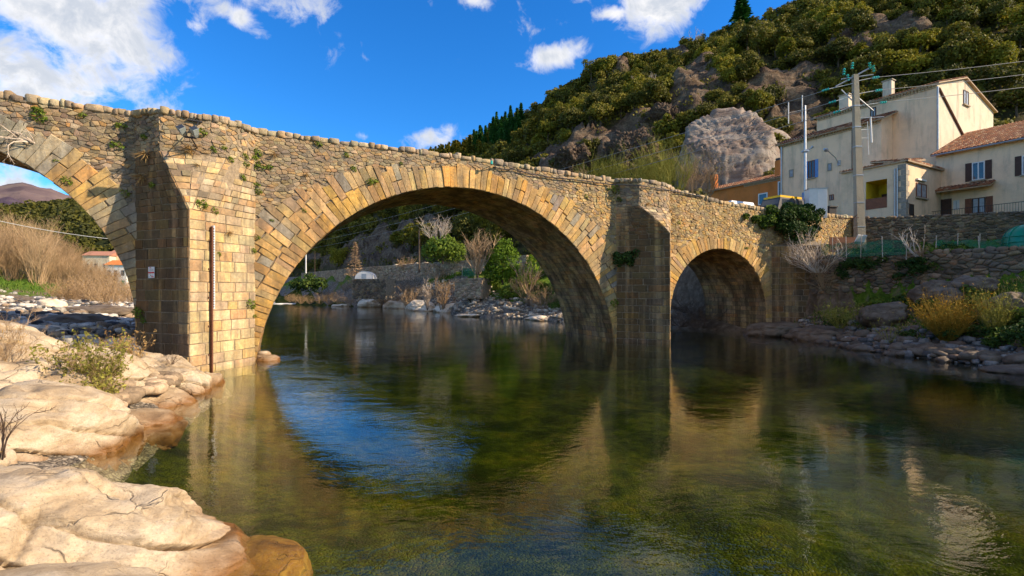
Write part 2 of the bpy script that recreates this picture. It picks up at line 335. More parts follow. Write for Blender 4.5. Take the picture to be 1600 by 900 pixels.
# ------------------------------------------------------------------ the bridge's own frame: s along it, n away from the camera
BO = Vector((-10.974, 21.323, 0)); TH = 0.438
BU = Vector((math.cos(TH), math.sin(TH), 0)); BN = Vector((-math.sin(TH), math.cos(TH), 0))
BW = 5.441
def BP(s, n, z): return BO + BU * s + BN * n + Vector((0, 0, z))
ARCH = [(-11.275, 7.10, 1.616), (9.389, 9.458, -1.247), (27.315, 4.354, 1.419)]
ZT = ([-40, -8, -4.17, 0, 9, 18.5, 23, 27.5, 31, 36, 46], [10.4, 10.2, 10.12, 10.0, 9.96, 9.66, 9.48, 9.02, 8.84, 8.86, 8.9])
def ztop(s): return float(np.interp(s, *ZT))
def zint(s):
    for c, r, z0 in ARCH:
        if abs(s - c) < r - 1e-6:
            return z0 + math.sqrt(r * r - (s - c) ** 2)
    return None
# river outline (world x, y); first the left bank going upstream, then the right bank coming back
RIVER = [(-3.6, -40), (-3.6, 1), (-3.9, 5.0), (-4.3, 6.2), (-5.8, 6.9), (-7.0, 7.9), (-7.7, 9.6), (-8.3, 11.6), (-9.2, 14.6), (-9.9, 17.0), (-11.4, 18.6), (-12.5, 22.0), (-16, 29), (-24, 45), (-36, 66), (-62, 110), (-125, 190), (-190, 260),
         (-165, 285), (-100, 205), (-60, 136), (-38, 103), (-29, 94), (-24, 92), (-15, 78), (-9, 69), (-4.6, 57), (0, 53), (4.3, 48), (9, 44), (14.6, 38.5), (17.6, 34.2), (17.9, 30.5), (17.8, 23), (19.0, 18.5), (20.5, 8), (23, -40)]
def poly_dist(X, Y, poly):
    P_ = np.array(poly, float); Q = np.roll(P_, -1, 0)
    best = np.full(X.shape, 1e9); inside = np.zeros(X.shape, bool)
    for (x0, y0), (x1, y1) in zip(P_, Q):
        dx, dy = x1 - x0, y1 - y0; L = dx * dx + dy * dy
        tt = np.clip(((X - x0) * dx + (Y - y0) * dy) / L, 0, 1)
        best = np.minimum(best, np.hypot(X - x0 - tt * dx, Y - y0 - tt * dy))
        if abs(dy) > 1e-9:
            cnd = ((y0 > Y) != (y1 > Y)) & (X < (x1 - x0) * (Y - y0) / dy + x0)
            inside ^= cnd
    return np.where(inside, -best, best)
def side_of(X, Y, line):
    """signed distance to a polyline, positive on its left side when walking along it"""
    best = np.full(X.shape, 1e9); sg = np.zeros(X.shape)
    for (x0, y0), (x1, y1) in zip(line[:-1], line[1:]):
        dx, dy = x1 - x0, y1 - y0; L = math.hypot(dx, dy)
        tt = np.clip(((X - x0) * dx + (Y - y0) * dy) / (L * L), 0, 1)
        d = np.hypot(X - x0 - tt * dx, Y - y0 - tt * dy)
        cr = (dx * (Y - y0) - dy * (X - x0)) / L
        m_ = d < best - 1e-9; best = np.where(m_, d, best); sg = np.where(m_, np.sign(cr), sg)
    return best * sg
LOWW = [(20.2, 35.5), (20.6, 33.4), (25.7, 25.0), (34, 11), (50, -20)]           # lower retaining wall (land behind it is on the left when walking back)
UPW = [(26.6, 38.8), (28.6, 37.6), (37.0, 33.0), (60, 20)]
FARW = [(12, 62), (2, 68.5), (-5.6, 75), (-16, 86), (-29, 100), (-60, 142), (-130, 235)]
FOOT = [(140, 40), (90, 62), (60, 68), (45, 71), (32, 73), (14, 76), (0, 85), (-16, 100), (-32, 118), (-50, 146), (-90, 205), (-160, 300)]
def smooth(x, a, b):
    u_ = np.clip((x - a) / (b - a), 0, 1); return u_ * u_ * (3 - 2 * u_)
def height(X, Y, fine=True):
    X = np.asarray(X, float); Y = np.asarray(Y, float)
    d = poly_dist(X, Y, RIVER)
    nz = fbm(X * 0.22, Y * 0.22, 0, 3, 5); nf = fbm(X * 1.3, Y * 1.3, 0, 9, 4)
    bed = -0.25 - 1.35 * (1 - np.exp(d / 3.0)) + 0.22 * nz + 0.05 * nf
    # the two sides of the valley: the right bank is where x is beyond the middle of the river
    mid = side_of(X, Y, [(8, -60), (8, 18), (4, 32), (-6, 48), (-22, 70), (-48, 110), (-110, 195), (-200, 290)])
    left = np.interp(d, [0, 0.6, 2, 5, 12, 17, 24, 36, 60, 150, 2500], [-0.02, 0.22, 0.5, 1.0, 1.55, 2.1, 3.7, 5.2, 5.8, 6.5, 14])
    left = left + 0.22 * nz * smooth(d, 0, 4) * (1 - 0.6 * smooth(d, 30, 60)) + 0.05 * nf
    rb = np.interp(d, [0, 0.5, 2, 4, 7, 10], [-0.02, 0.25, 0.75, 1.8, 3.2, 3.9]) + (0.3 * nz + 0.10 * nf) * smooth(d, 0, 2.5)
    ls = side_of(X, Y, LOWW); us = side_of(X, Y, UPW)
    near = rb
    near = np.where(ls > 0.0, np.maximum(rb, np.interp(ls, [0, 0.35, 9], [3.9, 5.0, 6.0])), np.minimum(rb, 3.9))
    ter = np.interp(us, [0, 0.35, 4, 14, 40], [6.3, 7.9, 8.3, 9.6, 9.8])
    near = np.where(us > 0, ter, near)
    # behind the bridge: bank, far wall, road
    sB = (X - BO.x) * BU.x + (Y - BO.y) * BU.y; nB = (X - BO.x) * BN.x + (Y - BO.y) * BN.y
    far = np.interp(d, [0, 0.6, 3, 8, 13, 22], [-0.02, 0.35, 1.1, 3.4, 5.3, 5.9]) + (0.45 * nz + 0.16 * nf) * smooth(d, 0, 3)
    fs = -side_of(X, Y, FARW)
    far = np.where(fs > 0, np.interp(fs, [0, 0.5, 9, 30], [5.8, 7.6, 8.0, 8.6]), np.minimum(far, 6.0))
    dw = np.maximum(0, -fs); far = np.where(fs <= 0, np.maximum(far, np.minimum(5.7 - 0.40 * dw, 0.35 + 1.0 * np.maximum(d, 0)) + 0.2 * nz), far)
    # approach road fill behind the bridge's right end
    fill = np.interp(sB, [30, 34, 40, 60], [1.5, 7.6, 8.2, 9.4])
    far = np.maximum(far, fill * smooth(sB, 31.5, 36) * (1 - smooth(nB, 7, 22)) + 0)
    right = np.where(nB > 2.0, far, near)
    right = np.where((us > 0) & (sB > 41) , np.maximum(ter, right), right)
    land = np.where(mid > 0, left, right)
    z = np.where(d > 0, land, bed)
    z = np.minimum(z, np.where((sB > 30.8) & (sB < 41.5) & (nB > -1.5) & (nB < 2.0), 1.4, 99.0)) if False else z
    return z, d, mid
# ------------------------------------------------------------------ ground: one sheet, fine near the river and coarse to the horizon
gx = np.concatenate([-np.geomspace(3000, 42, 26), np.arange(-40, 44, 0.42), np.geomspace(46, 3000, 22)])
gy = np.concatenate([-np.geomspace(600, 12, 10), np.arange(-10, 92, 0.46), np.geomspace(94, 3000, 44)])
GX, GY = np.meshgrid(gx, gy)
GZ, GD, GM = height(GX, GY)
grassn = fbm(GX * 0.35, GY * 0.35, 0, 55, 4)
lf = GM > 0
green = np.where(lf, smooth(GD, 17, 21), 0.0)
rgt = np.where(~lf & (GD > 0), smooth(GD + grassn * 2.0, 3.2, 6.0) * 0.9, 0.0)
green = np.clip(np.maximum(green, rgt) + 0.25 * grassn * (GD > 1.5), 0, 1)
green = np.where((GX > 5) & (GX < 30) & (GY > 36) & (GY < 62), green * 0.1, green)
earth = np.where(lf, smooth(GD, 14, 18), np.where((GY > 42) & (GD < 7) & (GX < 6), 0.1, 1.0))
grid_mesh('ground', GX, GY, GZ, None, attrs={'green': green, 'earth': earth, 'wd': GD})
ground = bpy.data.objects['ground']; tag(ground, kind='structure')
m_, t, o_ = new_mat('river valley ground'); P = pos(t)
ga = t.add('ShaderNodeAttribute', attribute_name='green').outputs['Fac']; ea = t.add('ShaderNodeAttribute', attribute_name='earth').outputs['Fac']; wd = t.add('ShaderNodeAttribute', attribute_name='wd').outputs['Fac']
vo = t.add('ShaderNodeTexVoronoi', {'Scale': 13.0, 'Vector': P, 'Randomness': 1.0}); ve = t.add('ShaderNodeTexVoronoi', {'Scale': 13.0, 'Vector': P}, feature='DISTANCE_TO_EDGE').outputs[0]
vsep = t.add('ShaderNodeSeparateXYZ', {0: vo.outputs['Color']}).outputs[0]
grav = t.ramp(t.math('ADD', t.math('MULTIPLY', vsep, 0.35), t.math('MULTIPLY', t.noise(P, 5.5, 8, 0.75), 0.65)), [(0.25, (0.07, 0.062, 0.052)), (0.42, (0.17, 0.145, 0.115)), (0.55, (0.30, 0.25, 0.19)), (0.70, (0.48, 0.41, 0.32))])
grav = t.mix(t.ramp(ve, [(0.0, 0.55), (0.16, 0.0)]), grav, (0.06, 0.05, 0.04))
dirt = t.ramp(t.noise(P, 1.7, 8, 0.7), [(0.3, (0.10, 0.066, 0.040)), (0.5, (0.22, 0.155, 0.10)), (0.7, (0.38, 0.29, 0.20))])
gr = t.ramp(t.noise(P, 2.6, 8, 0.7), [(0.3, (0.045, 0.075, 0.010)), (0.5, (0.11, 0.19, 0.014)), (0.72, (0.26, 0.27, 0.05))])
nn = t.noise(P, 0.9, 7, 0.7)
c = t.mix(t.ramp(t.math('ADD', ea, t.math('MULTIPLY', t.math('SUBTRACT', nn, 0.5), 0.9)), [(0.42, 0.0), (0.62, 1.0)]), grav, dirt)
c = t.mix(t.ramp(t.math('ADD', ga, t.math('MULTIPLY', t.math('SUBTRACT', nn, 0.5), 1.1)), [(0.42, 0.0), (0.62, 1.0)]), c, gr)
bedc = t.ramp(t.noise(P, 0.5, 8, 0.75), [(0.34, (0.008, 0.014, 0.002)), (0.44, (0.032, 0.044, 0.003)), (0.53, (0.110, 0.120, 0.006)), (0.68, (0.27, 0.18, 0.020))])
bedc = t.mix(t.ramp(t.noise(P, 3.1, 7, 0.75), [(0.40, 0.6), (0.56, 0.0)]), bedc, (0.012, 0.020, 0.004))
c = t.mix(t.ramp(wd, [(0.0, 0.0), (1.0, 1.0)]), bedc, c) if False else t.mix(t.math('GREATER_THAN', wd, -0.35), bedc, c)
hh = t.math('ADD', t.math('MULTIPLY', t.ramp(ve, [(0.0, 0.0), (0.25, 1.0)]), 0.5), t.noise(P, 11, 6, 0.7))
principled(t, o_, c, 0.95, hh, 0.15, bstr=0.8, bdist=0.12)
ground.data.materials.append(m_)

# ------------------------------------------------------------------ water: a closed body with a tinted volume under a rippled surface
m_, t, o_ = new_mat('clear river water'); P = pos(t)
warp = t.add('ShaderNodeVectorMath', {0: P, 1: t.add('ShaderNodeVectorMath', {0: t.noise(P, 0.35, 3, 0.5, out=1), 1: (1.6, 1.6, 0)}, operation='MULTIPLY').outputs[0]}, operation='ADD').outputs[0]
r1 = t.noise(t.mapping(warp, scale=(0.9, 1.5, 1), rot=(0, 0, -0.25)), 6.5, 3, 0.55)
r2 = t.noise(t.mapping(warp, scale=(0.8, 1.6, 1), rot=(0, 0, 0.3)), 1.3, 3, 0.5)
calm = t.ramp(t.noise(P, 0.16, 4, 0.6), [(0.35, 0.25), (0.65, 1.0)])
hgt = t.math('ADD', t.math('MULTIPLY', r1, t.math('MULTIPLY', calm, 0.0058)), t.math('MULTIPLY', r2, 0.007))
bp = t.add('ShaderNodeBump', {'Strength': 1.0, 'Distance': 1.0, 'Height': hgt}); inc = t.add('ShaderNodeNewGeometry').outputs['Incoming']; cosv = t.math('ABSOLUTE', t.add('ShaderNodeVectorMath', {0: inc, 1: bp.outputs[0]}, operation='DOT_PRODUCT').outputs['Value']); frs = t.math('ADD', 0.02, t.math('MULTIPLY', 0.98, t.math('POWER', t.math('SUBTRACT', 1.0, cosv, clamp=True), 4.6)))
gl = t.add('ShaderNodeBsdfGlossy', {'Roughness': 0.018, 'Color': (1, 1, 1, 1)}); t.l.new(bp.outputs[0], gl.inputs['Normal'])
tp = t.add('ShaderNodeBsdfTransparent', {'Color': (0.93, 0.95, 0.86, 1)})
zz = t.math('GREATER_THAN', t.add('ShaderNodeSeparateXYZ', {0: P}).outputs[2], -0.5)
mx = t.add('ShaderNodeMixShader', {0: t.math('MULTIPLY', frs, zz), 1: tp.outputs[0], 2: gl.outputs[0]}); t.l.new(mx.outputs[0], o_.inputs[0])
va = t.add('ShaderNodeVolumeAbsorption', {'Color': (0.40, 0.54, 0.10, 1), 'Density': 0.22}); t.l.new(va.outputs[0], o_.inputs[1])
g = Geo(); g.box((-260, -60, -6), (90, 330, 0.0)); wob = g.build('water', m_); tag(wob, kind='structure')

# ------------------------------------------------------------------ stones
PAL = {
 'gold': [((0.46, 0.30, 0.13), 3), ((0.56, 0.40, 0.20), 3), ((0.52, 0.28, 0.07), 2), ((0.60, 0.47, 0.28), 3), ((0.34, 0.26, 0.17), 2), ((0.24, 0.20, 0.15), 1)],
 'ring': [((0.56, 0.36, 0.13), 3), ((0.60, 0.33, 0.07), 3), ((0.62, 0.45, 0.22), 3), ((0.44, 0.30, 0.15), 1), ((0.30, 0.26, 0.20), .6)],
 'greyring': [((0.36, 0.32, 0.25), 3), ((0.30, 0.27, 0.21), 3), ((0.46, 0.40, 0.30), 2)],
 'leftring': [((0.60, 0.40, 0.15), 3), ((0.58, 0.34, 0.08), 2), ((0.36, 0.33, 0.27), 1.6)],
 'rub_left': [((0.085, 0.078, 0.070), 2), ((0.15, 0.13, 0.105), 3), ((0.40, 0.29, 0.16), 3), ((0.52, 0.42, 0.27), 2), ((0.50, 0.27, 0.08), 1.3), ((0.28, 0.22, 0.15), 3)],
 'rub_mid': [((0.13, 0.115, 0.10), 1.4), ((0.44, 0.31, 0.15), 3), ((0.55, 0.44, 0.27), 3), ((0.52, 0.30, 0.10), 1.3), ((0.30, 0.24, 0.165), 2.6), ((0.22, 0.19, 0.15), 2)],
 'rub_right': [((0.20, 0.165, 0.12), 1.3), ((0.48, 0.33, 0.13), 3), ((0.58, 0.45, 0.24), 3), ((0.54, 0.30, 0.08), 1.5), ((0.34, 0.25, 0.15), 2)],
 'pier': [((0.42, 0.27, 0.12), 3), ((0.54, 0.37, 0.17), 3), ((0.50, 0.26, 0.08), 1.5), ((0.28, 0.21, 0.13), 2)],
 'pierlit': [((0.58, 0.43, 0.22), 3), ((0.64, 0.51, 0.31), 3), ((0.56, 0.35, 0.14), 1.3), ((0.48, 0.40, 0.28), 1.6)],  # lighter copy of the pier tints, sunlight put into the sunlit sides
 'dry': [((0.11, 0.09, 0.07), 3), ((0.20, 0.15, 0.10), 3), ((0.34, 0.25, 0.15), 2.4), ((0.065, 0.058, 0.05), 2), ((0.30, 0.18, 0.09), 1.4)],
 'wallfar': [((0.36, 0.27, 0.18), 3), ((0.52, 0.40, 0.27), 3), ((0.24, 0.18, 0.12), 2), ((0.60, 0.48, 0.34), 1.5)],
 'cope': [((0.46, 0.38, 0.26), 3), ((0.50, 0.38, 0.22), 2), ((0.20, 0.18, 0.15), 1.2), ((0.56, 0.49, 0.37), 1.2), ((0.46, 0.30, 0.13), .9), ((0.30, 0.25, 0.18), 1.5)],
}
def pick(pal, rr=random):
    P_ = PAL[pal]; tot = sum(q for _, q in P_); u_ = rr.random() * tot
    for c_, q in P_:
        u_ -= q
        if u_ <= 0: break
    av = [sum(cc_[i] * q for cc_, q in P_) / tot for i in range(3)]; c_ = tuple(c_[i] * .56 + av[i] * .44 for i in range(3))
    k = rr.uniform(0.80, 1.16); return tuple(min(0.8, x * k * rr.uniform(0.94, 1.06)) for x in c_)
def put_stone(g, poly, f, proud, tint, dome=0.4, inset=0.18, back=0.06):
    """poly: 2D outline; f(u, v, out) -> point; a stone with rounded shoulders standing proud of the wall"""
    n_ = len(poly); cx = sum(p[0] for p in poly) / n_; cy = sum(p[1] for p in poly) / n_
    poly = [(cx + (p[0] - cx) * (1 - abs(random.gauss(0, .022))), cy + (p[1] - cy) * (1 - abs(random.gauss(0, .03)))) for p in poly]
    vs = [f(p[0], p[1], -back) for p in poly]
    vs += [f(p[0], p[1], proud * (1 - dome)) for p in poly]
    tl = random.uniform(-0.25, 0.25) * proud; tv = random.uniform(-0.25, 0.25) * proud
    r_ = max(1e-3, max(abs(p[0] - cx) for p in poly))
    vs += [f(cx + (p[0] - cx) * (1 - inset), cy + (p[1] - cy) * (1 - inset), proud + tl * (p[0] - cx) / r_ + tv) for p in poly]
    vs.append(f(cx, cy, proud * (1 + dome * 0.35) + tv))
    fs = []
    for k in range(n_):
        j = (k + 1) % n_
        fs.append((k, j, n_ + j, n_ + k)); fs.append((n_ + k, n_ + j, 2 * n_ + j, 2 * n_ + k)); fs.append((2 * n_ + k, 2 * n_ + j, 3 * n_))
    g.add(vs, fs, tint)
def chaikin(poly, q=0.25):
    r_ = []
    for i in range(len(poly)):
        a = poly[i]; b = poly[(i + 1) % len(poly)]
        r_.append((a[0] * (1 - q) + b[0] * q, a[1] * (1 - q) + b[1] * q)); r_.append((a[0] * q + b[0] * (1 - q), a[1] * q + b[1] * (1 - q)))
    return r_
def voronoi_cells(u0, u1, v0, v1, cw, ch, keep=None, jit=0.42, rr=None):
    rr = rr or random
    nu = max(1, int(round((u1 - u0) / cw))); nv = max(1, int(round((v1 - v0) / ch))); cw = (u1 - u0) / nu; ch = (v1 - v0) / nv
    S = {}
    for j in range(-1, nv + 1):
        for i in range(-1, nu + 1):
            S[i, j] = ((i + 0.5 + (0.5 if j % 2 else 0) + rr.uniform(-jit, jit)), (j + 0.5 + rr.uniform(-jit, jit)))
    for j in range(nv):
        for i in range(nu):
            c_ = S[i, j]
            if keep and not keep(u0 + c_[0] * cw, v0 + c_[1] * ch): continue
            poly = [(c_[0] - 1.6, c_[1] - 1.6), (c_[0] + 1.6, c_[1] - 1.6), (c_[0] + 1.6, c_[1] + 1.6), (c_[0] - 1.6, c_[1] + 1.6)]
            for dj in (-2, -1, 0, 1, 2):
                for di in (-2, -1, 0, 1, 2):
                    o2 = S.get((i + di, j + dj))
                    if o2 is None or (di == 0 and dj == 0): continue
                    nx, ny = o2[0] - c_[0], o2[1] - c_[1]; lim = (nx * nx + ny * ny) / 2
                    new = []; L_ = len(poly)
                    dd = [(p[0] - c_[0]) * nx + (p[1] - c_[1]) * ny - lim for p in poly]
                    if max(dd) <= 0: continue
                    for k in range(L_):
                        a, b = poly[k], poly[(k + 1) % L_]; da, db = dd[k], dd[(k + 1) % L_]
                        if da <= 0: new.append(a)
                        if (da < 0 < db) or (db < 0 < da):
                            q = da / (da - db); new.append((a[0] + (b[0] - a[0]) * q, a[1] + (b[1] - a[1]) * q))
                    poly = new
                    if len(poly) < 3: break
                if len(poly) < 3: break
            if len(poly) < 3: continue
            P_ = [(min(max(u0 + p[0] * cw, u0), u1), min(max(v0 + p[1] * ch, v0), v1)) for p in poly]
            w_ = max(p[0] for p in P_) - min(p[0] for p in P_); h_ = max(p[1] for p in P_) - min(p[1] for p in P_)
            if w_ < cw * 0.25 or h_ < ch * 0.25: continue
            yield P_
def shrink(poly, gap):
    n_ = len(poly); cx = sum(p[0] for p in poly) / n_; cy = sum(p[1] for p in poly) / n_
    r_ = []
    for p in poly:
        d_ = math.hypot(p[0] - cx, p[1] - cy); k = max(0.3, 1 - gap / max(d_, 1e-4)); r_.append((cx + (p[0] - cx) * k, cy + (p[1] - cy) * k))
    return r_
def rubble(g, u0, u1, v0, v1, f, pal, cw=0.30, ch=0.17, proud=0.045, gap=0.016, keep=None):
    for P_ in voronoi_cells(u0, u1, v0, v1, cw, ch, keep, 0.56):
        pc = pal(sum(p[0] for p in P_) / len(P_), sum(p[1] for p in P_) / len(P_)) if callable(pal) else pal
        q = chaikin(shrink(P_, gap), 0.13)
        put_stone(g, q, f, proud * random.uniform(0.3, 1.6), pick(pc), 0.38, 0.11)
def bilinear(A, B, C, D):
    A, B, C, D = map(Vector, (A, B, C, D))
    nrm = ((B - A) + (C - D)).cross((D - A) + (C - B)).normalized()
    def f(u_, v_, o): return A * ((1 - u_) * (1 - v_)) + B * (u_ * (1 - v_)) + C * (u_ * v_) + D * ((1 - u_) * v_) + nrm * o
    wd_ = ((B - A).length + (C - D).length) / 2; ht_ = ((D - A).length + (C - B).length) / 2
    return f, max(wd_, 0.01), max(ht_, 0.01)
def ashlar(g, A, B, C, D, pal, rh=(0.26, 0.42), bw=(0.42, 0.95), proud=0.02, gap=0.012, jit=0.0, dome=0.3, inset=0.07):
    f, W_, H_ = bilinear(A, B, C, D)
    v = 0.0
    while v < H_ - 0.02:
        h_ = min(random.uniform(*rh), H_ - v)
        if H_ - v - h_ < rh[0] * 0.5: h_ = H_ - v
        u_ = 0.0; first = True
        while u_ < W_ - 0.01:
            b_ = random.uniform(*bw)
            if first: b_ *= random.uniform(0.5, 1.0); first = False
            if W_ - u_ - b_ < bw[0] * 0.6: b_ = W_ - u_
            j = lambda: random.uniform(-jit, jit)
            gg = gap
            P_ = [(u_ + gg + j(), v + gg + j()), (u_ + b_ / 2 + j(), v + gg + j()), (u_ + b_ - gg + j(), v + gg + j()), (u_ + b_ - gg + j(), v + h_ - gg + j()), (u_ + b_ / 2 + j(), v + h_ - gg + j()), (u_ + gg + j(), v + h_ - gg + j())]
            P_ = [(p[0] / W_, p[1] / H_) for p in P_]
            put_stone(g, P_, f, proud * random.uniform(0.6, 1.5), pick(pal), dome, inset, 0.03)
            u_ += b_
        v += h_
def pebble(g, c_, a, b, cz, tint, rz=0.0, ns=8, nr=5, rough=0.16, e=0.72):
    """an irregular rounded stone; a, b, cz are half sizes"""
    vs = []; ca, sa = math.cos(rz), math.sin(rz); ph = [random.uniform(0, 6.28) for _ in range(4)]
    def sup(x, e): return math.copysign(abs(x) ** e, x)
    for i in range(nr + 1):
        ph_ = -math.pi / 2 + math.pi * i / nr
        for k in range(ns):
            th_ = 2 * math.pi * k / ns
            r_ = 1 + rough * (math.sin(2 * th_ + ph[0]) * 0.5 + math.sin(3 * th_ + ph[1] + ph_) * 0.4 + math.sin(5 * th_ + ph[2] + 2 * ph_) * 0.3)
            x = sup(math.cos(ph_), e) * sup(math.cos(th_), e) * a * r_; y = sup(math.cos(ph_), e) * sup(math.sin(th_), e) * b * r_; z = sup(math.sin(ph_), e) * cz * (1 + rough * 0.5 * math.sin(th_ + ph[3]))
            vs.append((c_[0] + x * ca - y * sa, c_[1] + x * sa + y * ca, c_[2] + z))
    fs = [(i * ns + k, i * ns + (k + 1) % ns, (i + 1) * ns + (k + 1) % ns, (i + 1) * ns + k) for i in range(nr) for k in range(ns)]
    g.add(vs, fs, tint)

# ------------------------------------------------------------------ the bridge
bridge = empty('stone_bridge', (0, 0, 0), label='old golden stone arch bridge with rubble parapet crossing the river', cat='bridge')
bridge.location = (0, 0, 0)
# core: front face, back face, parapets, road
g = Geo()
S0, S1 = -34.0, 42.0
sv = sorted(set([round(x, 3) for x in np.arange(S0, S1 + 0.01, 0.4)] + [c_ - r_ for c_, r_, _ in ARCH] + [c_ + r_ for c_, r_, _ in ARCH] + [c_ - r_ * math.cos(a) for c_, r_, _ in ARCH for a in np.linspace(0.02, math.pi - 0.02, 60)]))
for a, b in zip(sv[:-1], sv[1:]):
    m0 = (a + b) / 2; zi = zint(m0)
    def low(s):
        if zi is None: return -2.5
        for c_, r_, z0 in ARCH:
            if abs(m0 - c_) < r_: return z0 + math.sqrt(max(0, r_ * r_ - (s - c_) ** 2))
    za, zb = low(a), low(b); ta, tb = ztop(a) - 0.22, ztop(b) - 0.22
    g.quad(BP(a, 0, za), BP(b, 0, zb), BP(b, 0, tb), BP(a, 0, ta))
    g.quad(BP(b, BW, zb), BP(a, BW, za), BP(a, BW, ta), BP(b, BW, tb))
    g.quad(BP(a, 0, ta), BP(b, 0, tb), BP(b, .45, tb), BP(a, .45, ta)); g.quad(BP(a, BW - .45, ta), BP(b, BW - .45, tb), BP(b, BW, tb), BP(a, BW, ta))
    g.quad(BP(b, .45, tb - .9), BP(a, .45, ta - .9), BP(a, .45, ta), BP(b, .45, tb)); g.quad(BP(a, BW - .45, ta - .9), BP(b, BW - .45, tb - .9), BP(b, BW - .45, tb), BP(a, BW - .45, ta))
    g.quad(BP(a, .45, ta - .9), BP(b, .45, tb - .9), BP(b, BW - .45, tb - .9), BP(a, BW - .45, ta - .9))
g.build('bridge_core', M['mortar'], bridge)
# vaults: backing + courses of stones
VL = ['soffit of the left arch', 'wide dark soffit of the main arch', 'streaked soffit of the small right arch']
for ai, (c_, r_, z0) in enumerate(ARCH):
    g = Geo(); zb = -2.0
    path = [(c_ - r_, zb, Vector((1, 0)))] if z0 > zb else []
    a0 = math.asin(max(-1, min(1, (zb - z0) / r_))) if z0 <= zb else 0.0
    L0 = z0 - zb if z0 > zb else 0
    a0 = 0 if L0 else a0
    if ai == 1: L0 = 0; a0 = -0.08
    tot = 2 * L0 + r_ * (math.pi - 2 * a0)
    def pt(l, o, L0=L0, a0=a0, c_=c_, r_=r_, z0=z0, tot=tot, zb=zb):
        if l < L0: return (c_ - r_ + o, zb + l)
        if l > tot - L0: return (c_ + r_ - o, zb + tot - l)
        th_ = a0 + (l - L0) / r_
        return (c_ - (r_ - o) * math.cos(th_), z0 + (r_ - o) * math.sin(th_))
    def fv(l, n_, o, pt=pt):
        s_, z_ = pt(l, o); return BP(s_, n_, z_)
    nseg = 80
    for k in range(nseg):
        l0, l1 = tot * k / nseg, tot * (k + 1) / nseg
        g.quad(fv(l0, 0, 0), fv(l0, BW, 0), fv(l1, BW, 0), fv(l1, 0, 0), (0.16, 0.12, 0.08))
    l = 0
    while l < tot - 0.05:
        h_ = min(random.uniform(0.24, 0.36), tot - l)
        n_ = 0
        while n_ < BW - 0.01:
            b_ = random.uniform(0.4, 0.9)
            if BW - n_ - b_ < 0.35: b_ = BW - n_
            P_ = [(l + .01, n_ + .012), (l + .01, n_ + b_ - .012), (l + h_ - .01, n_ + b_ - .012), (l + h_ - .01, n_ + .012)]
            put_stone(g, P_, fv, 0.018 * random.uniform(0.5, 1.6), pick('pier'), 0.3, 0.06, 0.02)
            n_ += b_
        l += h_
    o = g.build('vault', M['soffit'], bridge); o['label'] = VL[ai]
# arch rings
RL = ['grey and ochre stone ring of the left arch', 'long golden stone ring of the main arch', 'pale golden stone ring of the small right arch']
def front(s, z, o): return BP(s, -o, z)
RINGEXT = []
for ai, (c_, r_, z0) in enumerate(ARCH):
    g = Geo(); L0 = z0 + 0.6 if z0 > 0 else 0; a0 = -0.06 if ai == 1 else -L0 / r_
    def pf(th_, rr_, c_=c_, r_=r_, z0=z0):
        if th_ < 0 and ai != 1: return (c_ - rr_, z0 + th_ * r_)
        if th_ > math.pi and ai != 1: return (c_ + rr_, z0 + (math.pi - th_) * r_)
        return (c_ - rr_ * math.cos(th_), z0 + rr_ * math.sin(th_))
    th_ = a0; ext = []
    while th_ < math.pi - a0:
        d_ = random.uniform(0.23, 0.36) / r_
        if ai == 2: d_ *= 0.9
        mid_ = th_ + d_ / 2; hn = abs(math.cos(mid_))           # 0 at crown, 1 at the springing
        base = {0: 1.0 + 0.75 * hn ** 1.5, 1: 1.12 + 1.45 * min(1, max(0, hn - 0.25) * 1.6), 2: 0.72 + 0.75 * hn}[ai]
        if ai == 1 and mid_ > math.pi / 2: base = 1.10 + 1.05 * min(1, max(0, hn - 0.2) * 1.5)
        if hn > 0.93: base *= 0.62
        ln = base * random.uniform(0.82, 1.12)
        if ai == 1 and random.random() < 0.08: ln += 0.25
        # keep under the parapet
        top = z0 + (r_ + ln) * max(0.0, math.sin(min(max(mid_, 0), math.pi)))
        ln = min(ln, max(0.5, (ztop(c_ - r_ * math.cos(mid_)) - 0.5 - z0) / max(0.2, math.sin(min(max(mid_, 0.2), math.pi - 0.2))) - r_))
        cuts = [0, ln] if ln < 1.3 or random.random() < 0.15 else [0, ln * random.uniform(0.38, 0.62), ln]
        if ln > 2.1: cuts = [0, ln * random.uniform(0.28, 0.38), ln * random.uniform(0.6, 0.72), ln]
        ga = 0.0075 / r_
        pal = 'ring'
        if ai == 0: pal = 'greyring' if mid_ < 2.22 else 'leftring'
        for q0, q1 in zip(cuts[:-1], cuts[1:]):
            split = random.random() < 0.0
            wr = r_ + (q0 + q1) / 2
            pl = [(th_ + ga, r_ + q0 + .01), (th_ + d_ - ga, r_ + q0 + .01), (th_ + d_ - ga * 0.8, (r_ + q0 / 2 + q1 / 2)), (th_ + d_ - ga * 0.8 + random.uniform(-.004, .004), r_ + q1 - .01 + random.uniform(-.05, .03)), (th_ + ga * 0.8 + random.uniform(-.004, .004), r_ + q1 - .01 + random.uniform(-.05, .03)), (th_ + ga * 0.8, r_ + q0 / 2 + q1 / 2)]
            if q0 == 0: pl[0] = (pl[0][0], r_ - 0.012); pl[1] = (pl[1][0], r_ - 0.012)
            P_ = [pf(*p) for p in pl]
            P_ = [(p[0], min(p[1], ztop(p[0]) - 0.42)) for p in P_]
            tn = pick(pal)
            if q0 > 0.1 and random.random() < 0.3 * hn: tn = pick('greyring')
            put_stone(g, P_[::-1], front, 0.055 + random.uniform(-.012, .018), tn, 0.25, 0.05, 0.1)
        ext.append((mid_, ln)); th_ += d_
    RINGEXT.append(ext)
    o = g.build('arch_ring', M['ashlar'], bridge); o['label'] = RL[ai]
